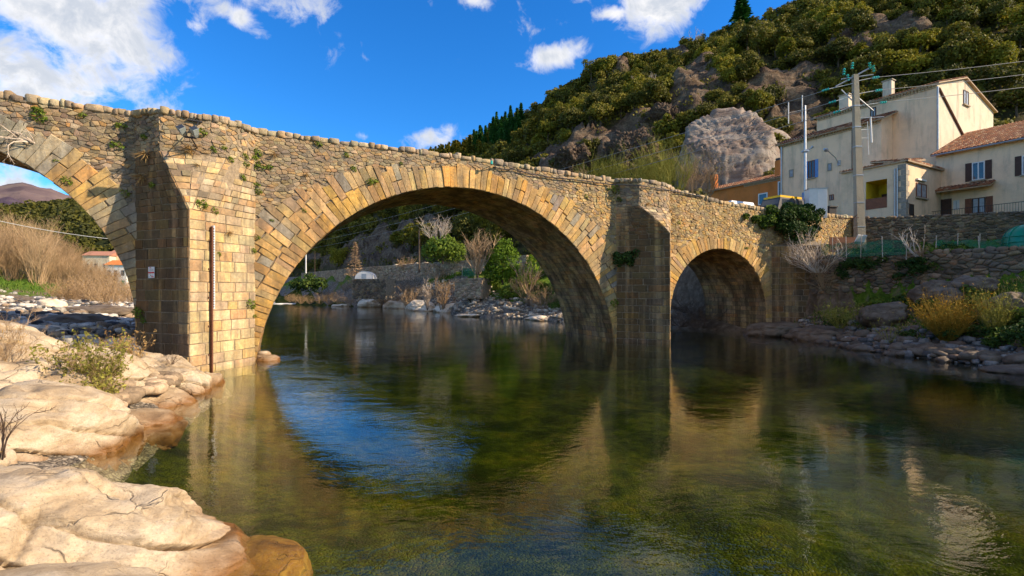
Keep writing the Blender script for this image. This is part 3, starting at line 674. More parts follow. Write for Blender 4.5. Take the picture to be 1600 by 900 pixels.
def in_ring(s, z, slack=0.0):
    for ai, (c_, r_, z0) in enumerate(ARCH):
        dz = z - z0; rr_ = math.hypot(s - c_, dz) if dz > 0 or ai == 1 else abs(s - c_)
        th_ = math.atan2(dz, -(s - c_)) if dz > 0 or ai == 1 else (0 if s < c_ else math.pi)
        if rr_ < r_ + 0.02: return True
        e = min(RINGEXT[ai], key=lambda q: abs(q[0] - th_))
        if rr_ < r_ + e[1] - 0.12: return True
    return False
# spandrel rubble
PIER = [(-4.175, 0.0), (18.85, 22.96), (32.2, 36.3)]
def palS(s, z):
    if s < -3.5: return 'rub_left'
    if s < 16: return 'rub_mid'
    return 'rub_right'
g = Geo()
def keep(s, z):
    if z > ztop(s) - 0.30 or in_ring(s, z): return False
    for a, b in PIER[:2]:
        if a + 0.25 < s < b - 0.25: return False
    if PIER[2][0] + .2 < s < PIER[2][1] - .2 and z < 6.3: return False
    return True
rubble(g, -20.0, 42.0, 6.2, 10.3, front, palS, 0.245, 0.135, 0.030, 0.009, keep)
def keep2(s, z): return keep(s, z) and z < 6.2
rubble(g, -6.2, 42.0, 0.0, 6.2, front, palS, 0.40, 0.22, 0.03, 0.009, keep2)
g.build('spandrel_wall', M['rubble'], bridge)
# cutwaters with their sloping caps and refuges
def capath(a, b, pr, ref, k):
    """plan of the lit side at height fraction k of the sloping cap: nose, rounded shoulder, end on the bridge face"""
    N = ((a + b) / 2, -pr); C = (a + 0.97, -ref); D = (b - 0.85, -ref); B = (b, 0.0); A = (a, 0.0)
    lp = lambda p, q: (p[0] + (q[0] - p[0]) * k, p[1] + (q[1] - p[1]) * k)
    n0, n1 = lp(N, C), lp(N, D); bu = 0.10 * math.sin(math.pi * k); n0 = (n0[0], n0[1] - bu); n1 = (n1[0], n1[1] - bu)
    s0 = (n0[0] + (n1[0] - n0[0]) * .45, n0[1] + (n1[1] - n0[1]) * .45); s1 = (B[0] + (n1[0] - B[0]) * .35, B[1] + (n1[1] - B[1]) * .35)
    bz = lambda t_: ((1 - t_) ** 2 * s0[0] + 2 * t_ * (1 - t_) * n1[0] + t_ * t_ * s1[0], (1 - t_) ** 2 * s0[1] + 2 * t_ * (1 - t_) * n1[1] + t_ * t_ * s1[1])
    return [A, n0, s0, bz(.25), bz(.5), bz(.75), s1, B]
def cutwater(a, b, zc, pr, ref, zr, left_pal, right_pal, name_l):
    """a, b: ends on the bridge face; zc: top of the plain prism; pr: how far it stands out; ref: refuge half plan; zr: refuge floor"""
    mid_ = (a + b) / 2; zl = -2.0
    A, B, N = (a, 0), (b, 0), (mid_, -pr)
    P3 = lambda q, z_: BP(q[0], q[1], z_)
    g0 = Geo()
    for q0, q1 in ((A, N), (N, B)): g0.quad(P3(q0, zl), P3(q1, zl), P3(q1, zc), P3(q0, zc))
    gl_, gr_ = Geo(), Geo(); zb = -0.9
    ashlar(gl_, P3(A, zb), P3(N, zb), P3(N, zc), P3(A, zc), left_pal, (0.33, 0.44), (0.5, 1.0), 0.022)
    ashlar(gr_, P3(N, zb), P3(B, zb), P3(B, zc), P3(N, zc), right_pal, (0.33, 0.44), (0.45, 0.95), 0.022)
    if ref:
        nl = 9
        for k in range(nl):
            k0, k1 = k / nl, (k + 1) / nl; p0, p1 = capath(a, b, pr, ref, k0), capath(a, b, pr, ref, k1)
            z0_, z1_ = zc + (zr - zc) * k0, zc + (zr - zc) * k1
            for j in range(7): g0.quad(P3(p0[j], z0_), P3(p0[j + 1], z0_), P3(p1[j + 1], z1_), P3(p1[j], z1_))
            ashlar(gl_, P3(p0[0], z0_), P3(p0[1], z0_), P3(p1[1], z1_), P3(p1[0], z1_), left_pal, (0.5, 0.6), (0.28, 0.6), 0.028, 0.010, 0.010, 0.5)
            j = 1
            while j < 7:
                st = random.choice((1, 1, 2)) if j < 6 else 1
                L0 = (P3(p1[j], 0) - P3(p1[j + st], 0)).length
                if L0 > 0.12: ashlar(gr_, P3(p0[j], z0_), P3(p0[j + st], z0_), P3(p1[j + st], z1_), P3(p1[j], z1_), random.choice(('gold', 'rub_mid', 'pierlit')), (0.5, 0.6), (0.30, 0.62), 0.030, 0.009, 0.010, 0.5)
                j += st
        pt_ = capath(a, b, pr, ref, 1.0); gg = Geo()
        for j in range(7):
            q0, q1 = pt_[j], pt_[j + 1]; t0_, t1_ = ztop(q0[0]) - .2, ztop(q1[0]) - .2
            g0.quad(P3(q0, zr), P3(q1, zr), P3(q1, t1_), P3(q0, t0_))
            f, W_, H_ = bilinear(P3(q0, zr), P3(q1, zr), P3(q1, t1_ - .06), P3(q0, t0_ - .06))
            rubble(gg, 0, W_, 0, H_, lambda u_, v_, o, f=f, W_=W_, H_=H_: f(u_ / W_, v_ / H_, o), 'rub_left' if j == 0 else 'rub_mid', min(.27, W_ / 2), 0.15, 0.030, 0.009)
        g0.add([P3(q, ztop(q[0]) - .2) for q in pt_], [tuple(range(8))])
        gg.build('refuge_parapet', M['rubble'], bridge)
    else:
        g0.add([P3(A, zc), P3(N, zc), P3(B, zc + .9)], [(0, 1, 2)]); g0.add([P3(A, zc), P3(B, zc + .9), P3(A, zc + 1.0)], [(0, 1, 2)])
    g0.build('cutwater_core', M['mortar'], bridge)
    ol = gl_.build('cutwater_face', M['stained_shade'], bridge); ol['label'] = name_l
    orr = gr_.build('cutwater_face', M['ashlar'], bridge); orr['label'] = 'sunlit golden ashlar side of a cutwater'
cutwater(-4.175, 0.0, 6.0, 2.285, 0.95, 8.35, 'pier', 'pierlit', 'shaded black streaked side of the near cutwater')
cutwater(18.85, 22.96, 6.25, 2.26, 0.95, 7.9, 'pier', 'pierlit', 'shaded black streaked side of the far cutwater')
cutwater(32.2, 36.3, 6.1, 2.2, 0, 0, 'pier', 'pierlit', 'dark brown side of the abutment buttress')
# coping of rounded stones
g = Geo()
path = [(-22, 0.2), (-4.175, 0.2)] + [(q[0], q[1] + .19) for q in capath(-4.175, 0, 2.285, .95, 1.0)[1:-1]] + [(0.0, 0.2), (18.85, 0.2)] + [(q[0], q[1] + .19) for q in capath(18.85, 22.96, 2.26, .95, 1.0)[1:-1]] + [(22.96, 0.2), (42, 0.2)]
for (s0, n0), (s1, n1) in zip(path[:-1], path[1:]):
    L_ = math.hypot(s1 - s0, n1 - n0); l = 0
    if L_ < .05: continue
    ang = math.atan2(n1 - n0, s1 - s0) + TH
    while l < L_:
        b_ = random.choice((.16, .22, .3, .36, .5)) * random.uniform(.85, 1.15); b_ = min(b_, max(0.22, L_ - l))
        q = (l + b_ / 2) / L_; s_ = s0 + (s1 - s0) * q; n_ = n0 + (n1 - n0) * q
        h_ = random.uniform(0.085, 0.155); z_ = ztop(s_) - 0.30 + h_ * 0.85 + random.uniform(-.02, .02)
        c3 = BP(s_, n_ + random.uniform(-.03, .02), z_)
        pebble(g, c3, b_ / 2 * 1.10, 0.28, h_ + random.uniform(0, .04), pick('cope' if s_ > -6 or random.random() < .6 else 'rub_left'), ang + random.uniform(-.12, .12), 12, 7, 0.2, e=.42)
        l += b_
g.build('coping', M['rubble'], bridge, smooth=True)
# ------------------------------------------------------------------ foliage and rock builders
def hgt1(x, y): return float(height(np.array([[x]]), np.array([[y]]))[0][0, 0])
def quads_mesh(name, Cn, T, B, tint, mat, parent=None):
    """many small leaf faces: centre, half tangent, half bitangent (n,3) and a tint value per leaf"""
    n_ = len(Cn)
    v = np.stack([Cn - T, Cn - B * 0.9 + T * 0.1, Cn + T, Cn + B * 0.9 - T * 0.1], 1).reshape(-1, 3).astype(np.float32)
    me = bpy.data.meshes.new(name); me.vertices.add(n_ * 4); me.vertices.foreach_set('co', v.ravel())
    me.loops.add(n_ * 4); me.loops.foreach_set('vertex_index', np.arange(n_ * 4, dtype=np.int32))
    me.polygons.add(n_); me.polygons.foreach_set('loop_start', np.arange(0, n_ * 4, 4, dtype=np.int32)); me.update(calc_edges=True)
    a = me.attributes.new('tint', 'FLOAT_VECTOR', 'FACE'); tv = np.repeat(np.asarray(tint, np.float32)[:, None], 3, 1); a.data.foreach_set('vector', tv.ravel())
    return link(name, me, mat, parent)
def unit(v): return v / np.maximum(1e-9, np.linalg.norm(v, axis=-1, keepdims=True))
def leaf_cloud(lobes, n, size, rr, flat=0.6, core=0.25, droop=0.0):
    """lobes: (x,y,z,r[,rz]); leaves sit in the outer shell of each lobe, facing roughly outward"""
    L_ = np.array([(l[0], l[1], l[2], l[3], l[4] if len(l) > 4 else l[3]) for l in lobes], float)
    wgt = L_[:, 3] ** 2; pick_ = rr.choice(len(L_), n, p=wgt / wgt.sum()); l = L_[pick_]
    d = unit(rr.normal(size=(n, 3))); d[:, 2] = np.where((d[:, 2] < -0.4) & (rr.random(n) < 0.6), -d[:, 2], d[:, 2])
    rad = 1 - np.abs(rr.normal(size=n)) * core; rad = np.clip(rad, 0.2, 1.12)
    # clumps: push radius with a low frequency of direction
    bump = 1 + 0.22 * vnoise(d[:, 0] * 2.4 + pick_ * 3.1, d[:, 1] * 2.4, d[:, 2] * 2.4, 5)
    p = l[:, :3] + d * (rad * bump)[:, None] * np.stack([l[:, 3], l[:, 3], l[:, 4]], 1)
    nrm = unit(d + rr.normal(size=(n, 3)) * flat)
    a = unit(np.cross(nrm, rr.normal(size=(n, 3)))); b = np.cross(nrm, a)
    s = size * rr.uniform(0.6, 1.35, n)[:, None]
    tn = np.clip(0.45 + 0.22 * rr.normal(size=n) + 0.35 * vnoise(p[:, 0] * 0.9, p[:, 1] * 0.9, p[:, 2] * 0.9, 8), 0, 1)
    return p, a * s, b * s, tn
def oak_lobes(rr, w_, h_):
    out = [(0, 0, h_ * 0.55, w_ * 0.36, h_ * 0.36)]
    for k in range(rr.integers(6, 10)):
        a = rr.uniform(0, 6.28); r_ = w_ * rr.uniform(0.16, 0.36); z = h_ * rr.uniform(0.32, 0.84)
        q = w_ * rr.uniform(0.13, 0.24); out.append((r_ * math.cos(a), r_ * math.sin(a), z, q, q * rr.uniform(0.7, 1.0)))
    return out
def trunk_geo(h_, r_, rr, limbs=4, tint=(0.5, 0.5, 0.5)):
    g = Geo(); pts = [(rr.uniform(-.1, .1) * k, rr.uniform(-.1, .1) * k, h_ * k / 3 - 0.3 * (k == 0)) for k in range(4)]
    g.tube(pts, [r_ * 1.25, r_, r_ * .75, r_ * .4], 6, tint)
    for k in range(limbs):
        a = rr.uniform(0, 6.28); z = h_ * rr.uniform(0.35, 0.8); L_ = h_ * rr.uniform(0.25, 0.45)
        g.tube([(0, 0, z), (L_ * .5 * math.cos(a), L_ * .5 * math.sin(a), z + L_ * .45), (L_ * math.cos(a), L_ * math.sin(a), z + L_ * .7)], [r_ * .5, r_ * .35, r_ * .12], 4, tint)
    return g
def twigs(g, base, n, h_, spread, rr, r0=0.02, sub=4, curve=0.25, sides=3, lean=(0, 0), depth=2, up=1.0, wob=0.06):
    def branch(p, d, L_, r_, lev):
        k = 5 if lev == 0 else 3; pts = [p]; q = Vector(p); dd = Vector(d)
        for i in range(k):
            dd = (dd + Vector((rr.normal() * wob, rr.normal() * wob, rr.normal() * wob * .6 + curve * 0.12 * up))).normalized() if True else dd
            q = q + dd * (L_ / k); pts.append(q.copy())
        g.tube(pts, [r_ * (1 - 0.8 * i / k) for i in range(k + 1)], sides, (float(np.clip(rr.normal() * 0.22 + 0.5, 0, 1)), 0, 0), caps=False)
        if lev < depth:
            for j in range(sub):
                t_ = rr.uniform(0.25, 0.95); i0 = min(k - 1, int(t_ * k)); pp = pts[i0].lerp(pts[i0 + 1], t_ * k - i0)
                sdv = Vector((rr.normal(), rr.normal(), rr.normal() * .5 + .3)).normalized()
                branch(pp, (dd * 1.0 + sdv * 0.75).normalized(), L_ * rr.uniform(0.28, 0.5), r_ * 0.5, lev + 1)
    for i in range(n):
        a = rr.uniform(0, 6.28); s_ = spread * math.sqrt(rr.random())
        d = Vector((math.cos(a) * s_ + lean[0], math.sin(a) * s_ + lean[1], 1)).normalized()
        b_ = Vector(base) + Vector((math.cos(a), math.sin(a), 0)) * s_ * h_ * 0.12
        branch(b_, d, h_ * rr.uniform(0.6, 1.05), r0, 0)
    return g
def boulder_mesh(radii, seed, sub=5, amp=0.22, ridge=0.10, boxy=0.75, freq=1.0, facet=0.0, nf=34, hf=0.045):
    import bmesh
    bm = bmesh.new(); bmesh.ops.create_icosphere(bm, subdivisions=sub, radius=1.0)
    me = bpy.data.meshes.new('boulder'); bm.to_mesh(me); bm.free()
    co = np.empty(len(me.vertices) * 3); me.vertices.foreach_get('co', co); co = co.reshape(-1, 3)
    p = np.sign(co) * np.abs(co) ** boxy; p /= np.maximum(1e-6, np.linalg.norm(p, axis=1, keepdims=True)) ** 0.35
    rad = np.array(radii); sc = rad.max()
    if facet:
        # split planes: every vertex is pulled in to the nearest of many joint faces
        r3 = np.random.default_rng(seed + 999); pn = unit(r3.normal(size=(nf, 3)) * [1, 1, .8]); pdist = r3.uniform(.62, 1.0, nf); u3 = unit(p); dt = u3 @ pn.T
        rr_ = np.where(dt > 0.05, pdist / np.maximum(dt, .05), 9).min(1); rr_ = np.minimum(rr_, 1.05); L3 = np.linalg.norm(p, axis=1); p = u3 * (L3 * (1 - facet) + rr_ * facet)[:, None]
    q = p * rad / 1.0
    f = 0.9 * freq / max(0.7, sc) * 1.6
    d = amp * fbm(q[:, 0] * f, q[:, 1] * f, q[:, 2] * f * 1.3, seed, 3)
    wx = q[:, 0] + 0.3 * fbm(q[:, 0], q[:, 1], q[:, 2], seed + 5, 3)
    # foliation: long shelves leaning through the stone, like worn granite
    lay = q[:, 2] * 1.9 + 0.5 * q[:, 1] + 0.55 * wx
    fold = np.abs(((lay * 1.15 * freq + 0.5 * vnoise(q[:, 0] * .7, q[:, 1] * .7, 0, seed)) % 1.0) - 0.5) * 2
    d += -ridge * (1 - smooth(fold, 0.0, 0.16)) + hf * fbm(q[:, 0] * 3.2, q[:, 1] * 3.2, q[:, 2] * 3.2, seed + 9, 4)
    cr = ridged(q[:, 0] * 0.8 + 3, q[:, 1] * 0.8, q[:, 2] * 0.8, seed + 2, 2); d -= 0.10 * smooth(cr, 1.15, 1.45)
    if facet:
        blk = 1.3 * freq / max(.4, sc) * 2; d += 0.10 * facet * (np.floor(2.5 * vnoise(q[:, 0] * blk, q[:, 1] * blk, q[:, 2] * blk * .8, seed + 3)) / 2.5)
    q = q * (1 + d[:, None])
    me.vertices.foreach_set('co', q.astype(np.float32).ravel()); me.update()
    me.polygons.foreach_set('use_smooth', np.ones(len(me.polygons), dtype=bool)); return me
def boulder(loc, radii, seed, mat, label=None, cat='rock', group=None, rz=0.0, sub=5, name='boulder', tilt=(0, 0), **kw):
    me = boulder_mesh(radii, seed, sub, **kw); me.materials.append(M[mat]); o = bpy.data.objects.new(name, me); COL.objects.link(o)
    o.location = loc; o.rotation_euler = (tilt[0], tilt[1], rz); return tag(o, label, cat, group)

# ------------------------------------------------------------------ foreground granite
FG = [
 ((-5.22, 5.05, -0.16), (1.98, 1.25, 1.02), 11, 'smooth pale granite boulder nearest the camera with a rounded right end at the water', 7, 0.25, (0, .05)),
 ((-7.3, 5.25, -0.05), (2.3, 1.6, .95), 12, 'long low granite hump behind the nearest boulder at the left edge', 6, 0.1, (0, 0)),
 ((-5.0, 3.55, -0.15), (2.3, 1.25, 0.80), 13, 'flat grey and cream granite slab filling the lower left corner', 6, -0.05, (0, 0)),
 ((-3.95, 4.35, -0.30), (0.7, 0.9, 0.52), 14, 'small dark edged granite knob beside the sunken orange rock', 5, 0.5, (0, 0)),
 ((-9.2, 9.2, -0.1), (1.75, 1.5, 1.0), 15, 'rounded cream boulder above the small inlet with a wet brown foot', 6, 0.5, (0, 0)),
 ((-10.9, 10.1, 0.25), (1.8, 1.7, 1.15), 16, 'cream boulder under the olive shrub at the left edge', 5, 1.0, (0, 0)),
 ((-13.9, 12.3, 0.85), (3.1, 2.0, 1.55), 17, 'tall cream outcrop with a whaleback top at the left edge below the gravel', 6, -0.35, (0, .1)),
 ((-11.3, 13.2, 0.25), (2.0, 1.6, 0.95), 18, 'sloping cream rock between the tall outcrop and the bridge pier', 6, -0.5, (0, .1)),
 ((-10.85, 15.1, 0.0), (1.6, 1.1, 0.94), 19, 'white topped rock with a crack in front of the near bridge pier', 6, -0.1, (0, 0)),
 ((-9.95, 12.9, -0.25), (1.3, 1.0, 0.72), 20, 'brown wet rock at the waterline below the olive shrub', 5, 0.4, (0, 0)),
 ((-8.65, 11.2, -0.30), (0.95, 0.9, 0.50), 21, 'low wet red brown ledge beside the inlet', 5, 0.8, (0, 0)),
 ((-12.2, 9.0, 0.3), (1.6, 1.6, 0.95), 22, 'broken cream rock behind the dead twig', 5, 0.2, (0, 0)),
 ((-9.1, 7.1, -0.1), (1.6, 1.1, 0.78), 23, 'cream rock ledge in front of the inlet boulder, under the dead twig', 5, 0.3, (0, 0)),
 ((-9.85, 15.9, -0.15), (0.5, 0.5, 0.46), 24, 'blunt cream nose of rock touching the foot of the gauge staff', 5, 0.0, (0, 0)),
]
for loc, rad, sd_, lab, sub, rz, tl in FG:
    rad = tuple(v * 1.17 for v in rad)
    boulder(loc, rad, sd_, 'granite', lab, 'rock', None, rz, sub, 'granite_boulder', tl, facet=.40, amp=.17, nf=22, ridge=.13)
boulder((-3.25, 5.75, -0.56), (0.92, 0.92, 0.50), 31, 'algae_rock', 'orange algae coated rock just under the water beside the nearest boulder', 'rock', None, 0.3, 5, 'sunken_rock', amp=0.15)
boulder((-3.05, 4.9, -0.46), (0.80, 0.75, 0.46), 32, 'algae_rock', 'orange sunken rock at the bottom edge of the picture', 'rock', None, 0.9, 5, 'sunken_rock', amp=0.15)
boulder((-10.55, 21.6, -0.04), (0.48, 0.45, 0.24), 33, 'granite', 'small orange lit rock at the foot of the main arch', 'rock', None, 0.9, 4, 'rock')
boulder((-10.86, 21.75, 0.10), (0.30, 0.30, 0.26), 34, 'granite', 'knobbly stone leaning on the near springing of the main arch', 'rock', None, 0.2, 4, 'rock')
# broken stones between the boulders of the near bank
g = Geo()
for k in range(190):
    t_ = rng.random(); y = 9.6 + t_ * 5.6; x = np.interp(y, [9.6, 11.6, 15.2], [-8.1, -8.9, -9.6]) - rng.random() ** 1.3 * 2.3
    s_ = rng.uniform(0.06, 0.24); q9 = rng.uniform(.5, 1.4); pebble(g, (x, y, hgt1(x, y) + 0.18 + s_ * 0.5), s_ * rng.uniform(.8, 1.5), s_, s_ * .7, tuple(v * q9 for v in (0.38, 0.28, 0.18)), rng.uniform(0, 3))
tag(g.build('rubble_stones', M['pebble'], smooth=True), 'small broken brown stones packed along the near left waterline', 'stones', kind='stuff')
# flat ledges and boulders on the shaded gravel behind
LED = [((-24, 27.5, 1.15), (4.2, 2.0, 0.9), 'long flat brown ledge on the shaded gravel left of the near pier'), ((-17.6, 24.0, 0.7), (3.0, 1.7, 0.75), 'brown ledge beside the foot of the near pier'),
       ((-27.5, 33, 1.5), (3.4, 1.7, .8), 'dark flat ledge further back on the gravel at the left edge'), ((-19.5, 30.5, 1.1), (2.3, 1.3, 0.85), 'pointed brown rock rising from the shaded gravel'),
       ((-15.2, 20.2, 0.55), (2.6, 1.5, 0.7), 'pale grey slab in front of the left arch'), ((-33.8, 36.5, 1.9), (1.2, 0.9, .65), 'light grey boulder at the left edge where the sunlight begins'),
       ((-21.5, 22.3, 1.0), (3.2, 1.6, .7), 'low cream slab behind the tall outcrop')]
for i, (loc, rad, lab) in enumerate(LED):
    rad = (rad[0] * .72, rad[1] * .9, rad[2] * .8)
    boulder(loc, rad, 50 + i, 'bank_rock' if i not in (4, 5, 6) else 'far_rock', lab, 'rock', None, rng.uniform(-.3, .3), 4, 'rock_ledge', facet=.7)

# ------------------------------------------------------------------ loose gravel (uncountable): left bar, far bank, right bank
def gravel(name, label, n, region, smin, smax, pal, lift=0.3, ns=6, nr=4):
    g = Geo(); k = 0
    X = rng.uniform(region[0], region[1], n * 8); Y = rng.uniform(region[2], region[3], n * 8)
    Z, D, Mi = height(X[None], Y[None]); Z, D, Mi = Z[0], D[0], Mi[0]
    for x, y, z, d, mi in zip(X, Y, Z, D, Mi):
        if k >= n: break
        if not region[4](x, y, d, mi): continue
        s_ = smin + (smax - smin) * rng.random() ** 2.5
        c_ = pal[int(rng.integers(len(pal)))]; q = rng.uniform(.75, 1.25)
        pebble(g, (x, y, z + s_ * lift), s_ * rng.uniform(.8, 1.5), s_ * rng.uniform(.7, 1.1), s_ * rng.uniform(.45, .75), tuple(v * q for v in c_), rng.uniform(0, 3.1), ns, nr); k += 1
    tag(g.build(name, M['pebble'], smooth=True), label, 'gravel', kind='stuff')
GP = [(0.10, 0.10, 0.10), (0.20, 0.19, 0.17), (0.34, 0.32, 0.28), (0.55, 0.52, 0.46), (0.62, 0.58, 0.52), (0.30, 0.22, 0.15), (0.06, 0.06, 0.065)]
gravel('gravel_bar', 'grey and white pebbles of the gravel bar behind the left arch', 5200, (-48, -12, 19, 48, lambda x, y, d, m: m > 0 and d > 0.3 and (rng.random() < 1.1 - d / 30)), 0.06, 0.34, GP)
gravel('white_gravel', 'white sunlit cobbles far back on the left bank', 2200, (-78, -24, 44, 78, lambda x, y, d, m: m > 0 and 0.5 < d < 17), 0.10, 0.38, [(0.62, 0.58, 0.52), (0.55, 0.50, 0.44), (0.40, 0.36, 0.31), (0.68, 0.65, 0.6), (0.25, .22, .19)])
gravel('bank_gravel', 'grey cobbles at the foot of the shaded right bank', 1500, (17, 26, 12, 36, lambda x, y, d, m: m < 0 and -0.15 < d < 2.4), 0.05, 0.26, [(0.10, 0.095, 0.09), (0.20, 0.18, 0.16), (0.30, 0.27, 0.23), (0.15, 0.10, 0.07), (0.07, 0.065, 0.06)])
gravel('far_gravel', 'pale stones on the far bank beyond the main arch', 1900, (-30, 14, 42, 96, lambda x, y, d, m: m < 0 and 0.0 < d < 4.5), 0.08, 0.36, [(0.54, 0.44, 0.32), (0.42, 0.34, 0.24), (0.60, 0.51, 0.38), (0.28, 0.21, 0.14)])

# ------------------------------------------------------------------ right bank boulders, one by one
sx = copy0 = None
protos = []
for i in range(5):
    me = boulder_mesh((0.5, 0.38, 0.3), 200 + i, 3, amp=0.2, ridge=0.05, facet=.7, nf=16); me.materials.append(M['bank_rock']); protos.append(me)
k = 0
for y in np.arange(14.5, 36.5, 0.32):
    for r_ in range(2):
        x = float(np.interp(y, [8, 18.5, 23, 30.5, 34.2, 38.5], [20.5, 19.0, 17.8, 17.9, 17.6, 14.6])) + rng.uniform(-0.25, 1.3)
        if y > 33.6: continue
        o = bpy.data.objects.new('bank_stone', protos[int(rng.integers(5))]); COL.objects.link(o)
        s_ = rng.uniform(0.35, 1.25); o.location = (x, y + rng.uniform(-.3, .3), max(0.0, hgt1(x, y)) + 0.04); o.scale = (s_, s_, s_ * .8); o.rotation_euler = (rng.uniform(-.2, .2), rng.uniform(-.2, .2), rng.uniform(0, 6))
        w3 = 0 if y < 21 else (1 if y < 27 else 2); tag(o, ('dark rounded stone at the right waterline between the flat slab and the ochre willow', 'dark rounded stone at the right waterline below the ochre willow', 'dark rounded stone at the right waterline near the small arch')[w3], 'stone', ('stones near the flat slab', 'stones below the ochre willow', 'stones near the small arch')[w3])
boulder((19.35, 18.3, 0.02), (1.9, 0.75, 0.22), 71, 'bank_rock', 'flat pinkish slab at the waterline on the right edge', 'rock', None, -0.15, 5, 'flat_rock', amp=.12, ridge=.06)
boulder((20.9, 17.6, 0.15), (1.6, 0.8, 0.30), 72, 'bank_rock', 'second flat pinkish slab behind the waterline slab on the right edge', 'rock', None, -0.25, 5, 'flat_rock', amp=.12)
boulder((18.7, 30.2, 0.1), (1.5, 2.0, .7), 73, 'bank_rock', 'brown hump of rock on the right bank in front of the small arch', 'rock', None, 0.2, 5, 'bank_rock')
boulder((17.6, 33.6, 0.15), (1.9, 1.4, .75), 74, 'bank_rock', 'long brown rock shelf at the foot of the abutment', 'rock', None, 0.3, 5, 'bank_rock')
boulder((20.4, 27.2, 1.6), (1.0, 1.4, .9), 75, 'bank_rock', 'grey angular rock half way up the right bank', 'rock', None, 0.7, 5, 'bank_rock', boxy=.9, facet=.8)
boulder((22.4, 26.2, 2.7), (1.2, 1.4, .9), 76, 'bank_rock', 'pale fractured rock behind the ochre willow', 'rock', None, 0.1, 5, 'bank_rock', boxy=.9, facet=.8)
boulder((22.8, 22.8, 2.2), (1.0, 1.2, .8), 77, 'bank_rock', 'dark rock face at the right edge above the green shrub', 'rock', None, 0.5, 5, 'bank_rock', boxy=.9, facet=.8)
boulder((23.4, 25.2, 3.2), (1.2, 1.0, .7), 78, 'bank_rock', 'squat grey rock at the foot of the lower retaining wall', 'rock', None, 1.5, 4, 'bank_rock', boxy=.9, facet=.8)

# ------------------------------------------------------------------ far bank rocks seen through the main arch
FR = [(577, 478, 90, 3.4, 1.9, 'tall pale boulder standing at the far waterline'), (530, 480, 94, 2.6, .5, 'low pale spit of rock left of the tall far boulder'), (618, 480, 84, 3.6, 1.3, 'sunlit rock slope right of the tall far boulder'),
      (655, 486, 76, 4.2, 1.5, 'broad pale rock at the far waterline below the bare bushes'), (700, 490, 69, 4.0, 1.5, 'bright striped rock in the middle of the far bank'),
      (742, 488, 64, 4.0, 1.6, 'pale rock mass below the small stone wall'), (780, 492, 59, 3.0, 1.1, 'pale slab on the far bank below the green bush'), (808, 489, 56, 1.3, 0.9, 'square pale boulder on the far gravel'),
      (730, 503, 57, 2.0, .35, 'low brown rock at the water in front of the far slabs'), (845, 500, 50, 2.2, .4, 'flat rock ledge next to the far pier foot'), (690, 470, 78, 3.4, 2.2, 'rock step higher on the far bank'), (768, 474, 66, 3.0, 2.4, 'upper pale ledge under the green bush')]
for i, (px, py, Y, r_, h_, lab) in enumerate(FR):
    p = at(px, py, Y); boulder((p.x, p.y + 0.6, 0.05 if py > 475 else 1.2), (r_, r_ * .6, h_), 90 + i, 'far_rock', lab, 'rock', None, -0.9 + rng.uniform(-.3, .3), 5, 'far_rock', boxy=.85, facet=.7, amp=.3)

# ------------------------------------------------------------------ the wooded hillside
HC = np.array([  # image column, foot depth, silhouette row, ridge depth, ridge tree height to take off
 (330, 240, 330, 520, 6), (450, 205, 318, 430, 8), (540, 150, 292, 390, 8), (600, 120, 266, 360, 9), (675, 98, 236, 335, 10), (720, 92, 226, 315, 10), (800, 85, 188, 262, 8), (860, 79, 152, 222, 6), (940, 76, 98, 192, 5),
 (1040, 74, 72, 182, 5), (1140, 72, 30, 176, 5), (1220, 71, 0, 170, 5), (1400, 69, -60, 160, 5), (1600, 68, -120, 150, 5), (1720, 70, -90, 150, 5), (1860, 80, 120, 160, 5), (2100, 90, 330, 170, 5), (3400, 100, 420, 180, 5)], float)
def hill_z(px, t_):
    yf = np.interp(px, HC[:, 0], HC[:, 1]); ys = np.interp(px, HC[:, 0], HC[:, 2]); yr = np.interp(px, HC[:, 0], HC[:, 3]); th_ = np.interp(px, HC[:, 0], HC[:, 4])
    Y = yf + (yr - yf) * t_; X = (px - 800) / 779.19 * Y
    zr = 3 + (454 - ys) / 779.19 * yr - th_
    pr = np.where(t_ <= 1, np.clip(t_, 0, 1) ** 0.82, 1 - 0.15 * (t_ - 1))
    z = 7.0 + (zr - 7.0) * pr
    am = np.minimum(1, np.clip(t_, 0, 9) * 6) * (1 - 0.7 * smooth(t_, 0.8, 1.0))
    z = z + am * (4.2 * fbm(X * 0.035, Y * 0.035, 0, 21, 4) + 2.2 * np.abs(fbm(X * 0.11, Y * 0.11, 0, 23, 4)))
    return X, Y, z
ROCKP = [(905, 245, 120, 32, -.35), (1000, 215, 95, 48, -.75), (1090, 150, 70, 40, -.6), (1225, 150, 80, 34, -.2), (1330, 70, 45, 26, 0), (1400, 58, 70, 16, .1), (600, 385, 95, 22, -.25), (680, 375, 45, 26, 0), (1240, 215, 55, 55, 0), (930, 190, 26, 14, -.5), (980, 95, 40, 12, -.4), (1130, 270, 140, 40, 0), (560, 410, 120, 14, 0), (1060,95,24,14,0)]
def rockmask(X, Y, Z):
    px = 800 + 779.19 * X / Y; py = 454 - 779.19 * (Z - 3) / Y; m_ = np.full(np.shape(X), -9.0)
    for cx, cy, rx, ry, a in ROCKP:
        dx, dy = px - cx, py - cy; u_ = dx * math.cos(a) + dy * math.sin(a); v_ = -dx * math.sin(a) + dy * math.cos(a)
        m_ = np.maximum(m_, 1 - np.sqrt((u_ / rx) ** 2 + (v_ / ry) ** 2))
    return m_ * 1.3 + 0.32 * fbm(X * 0.05, Y * 0.05, Z * 0.05, 40, 3)
hp = np.concatenate([np.arange(330, 1700, 5.0), np.arange(1700, 3400, 40)]); ht = np.concatenate([np.linspace(-0.03, 1.0, 150), np.linspace(1.03, 1.8, 10)])
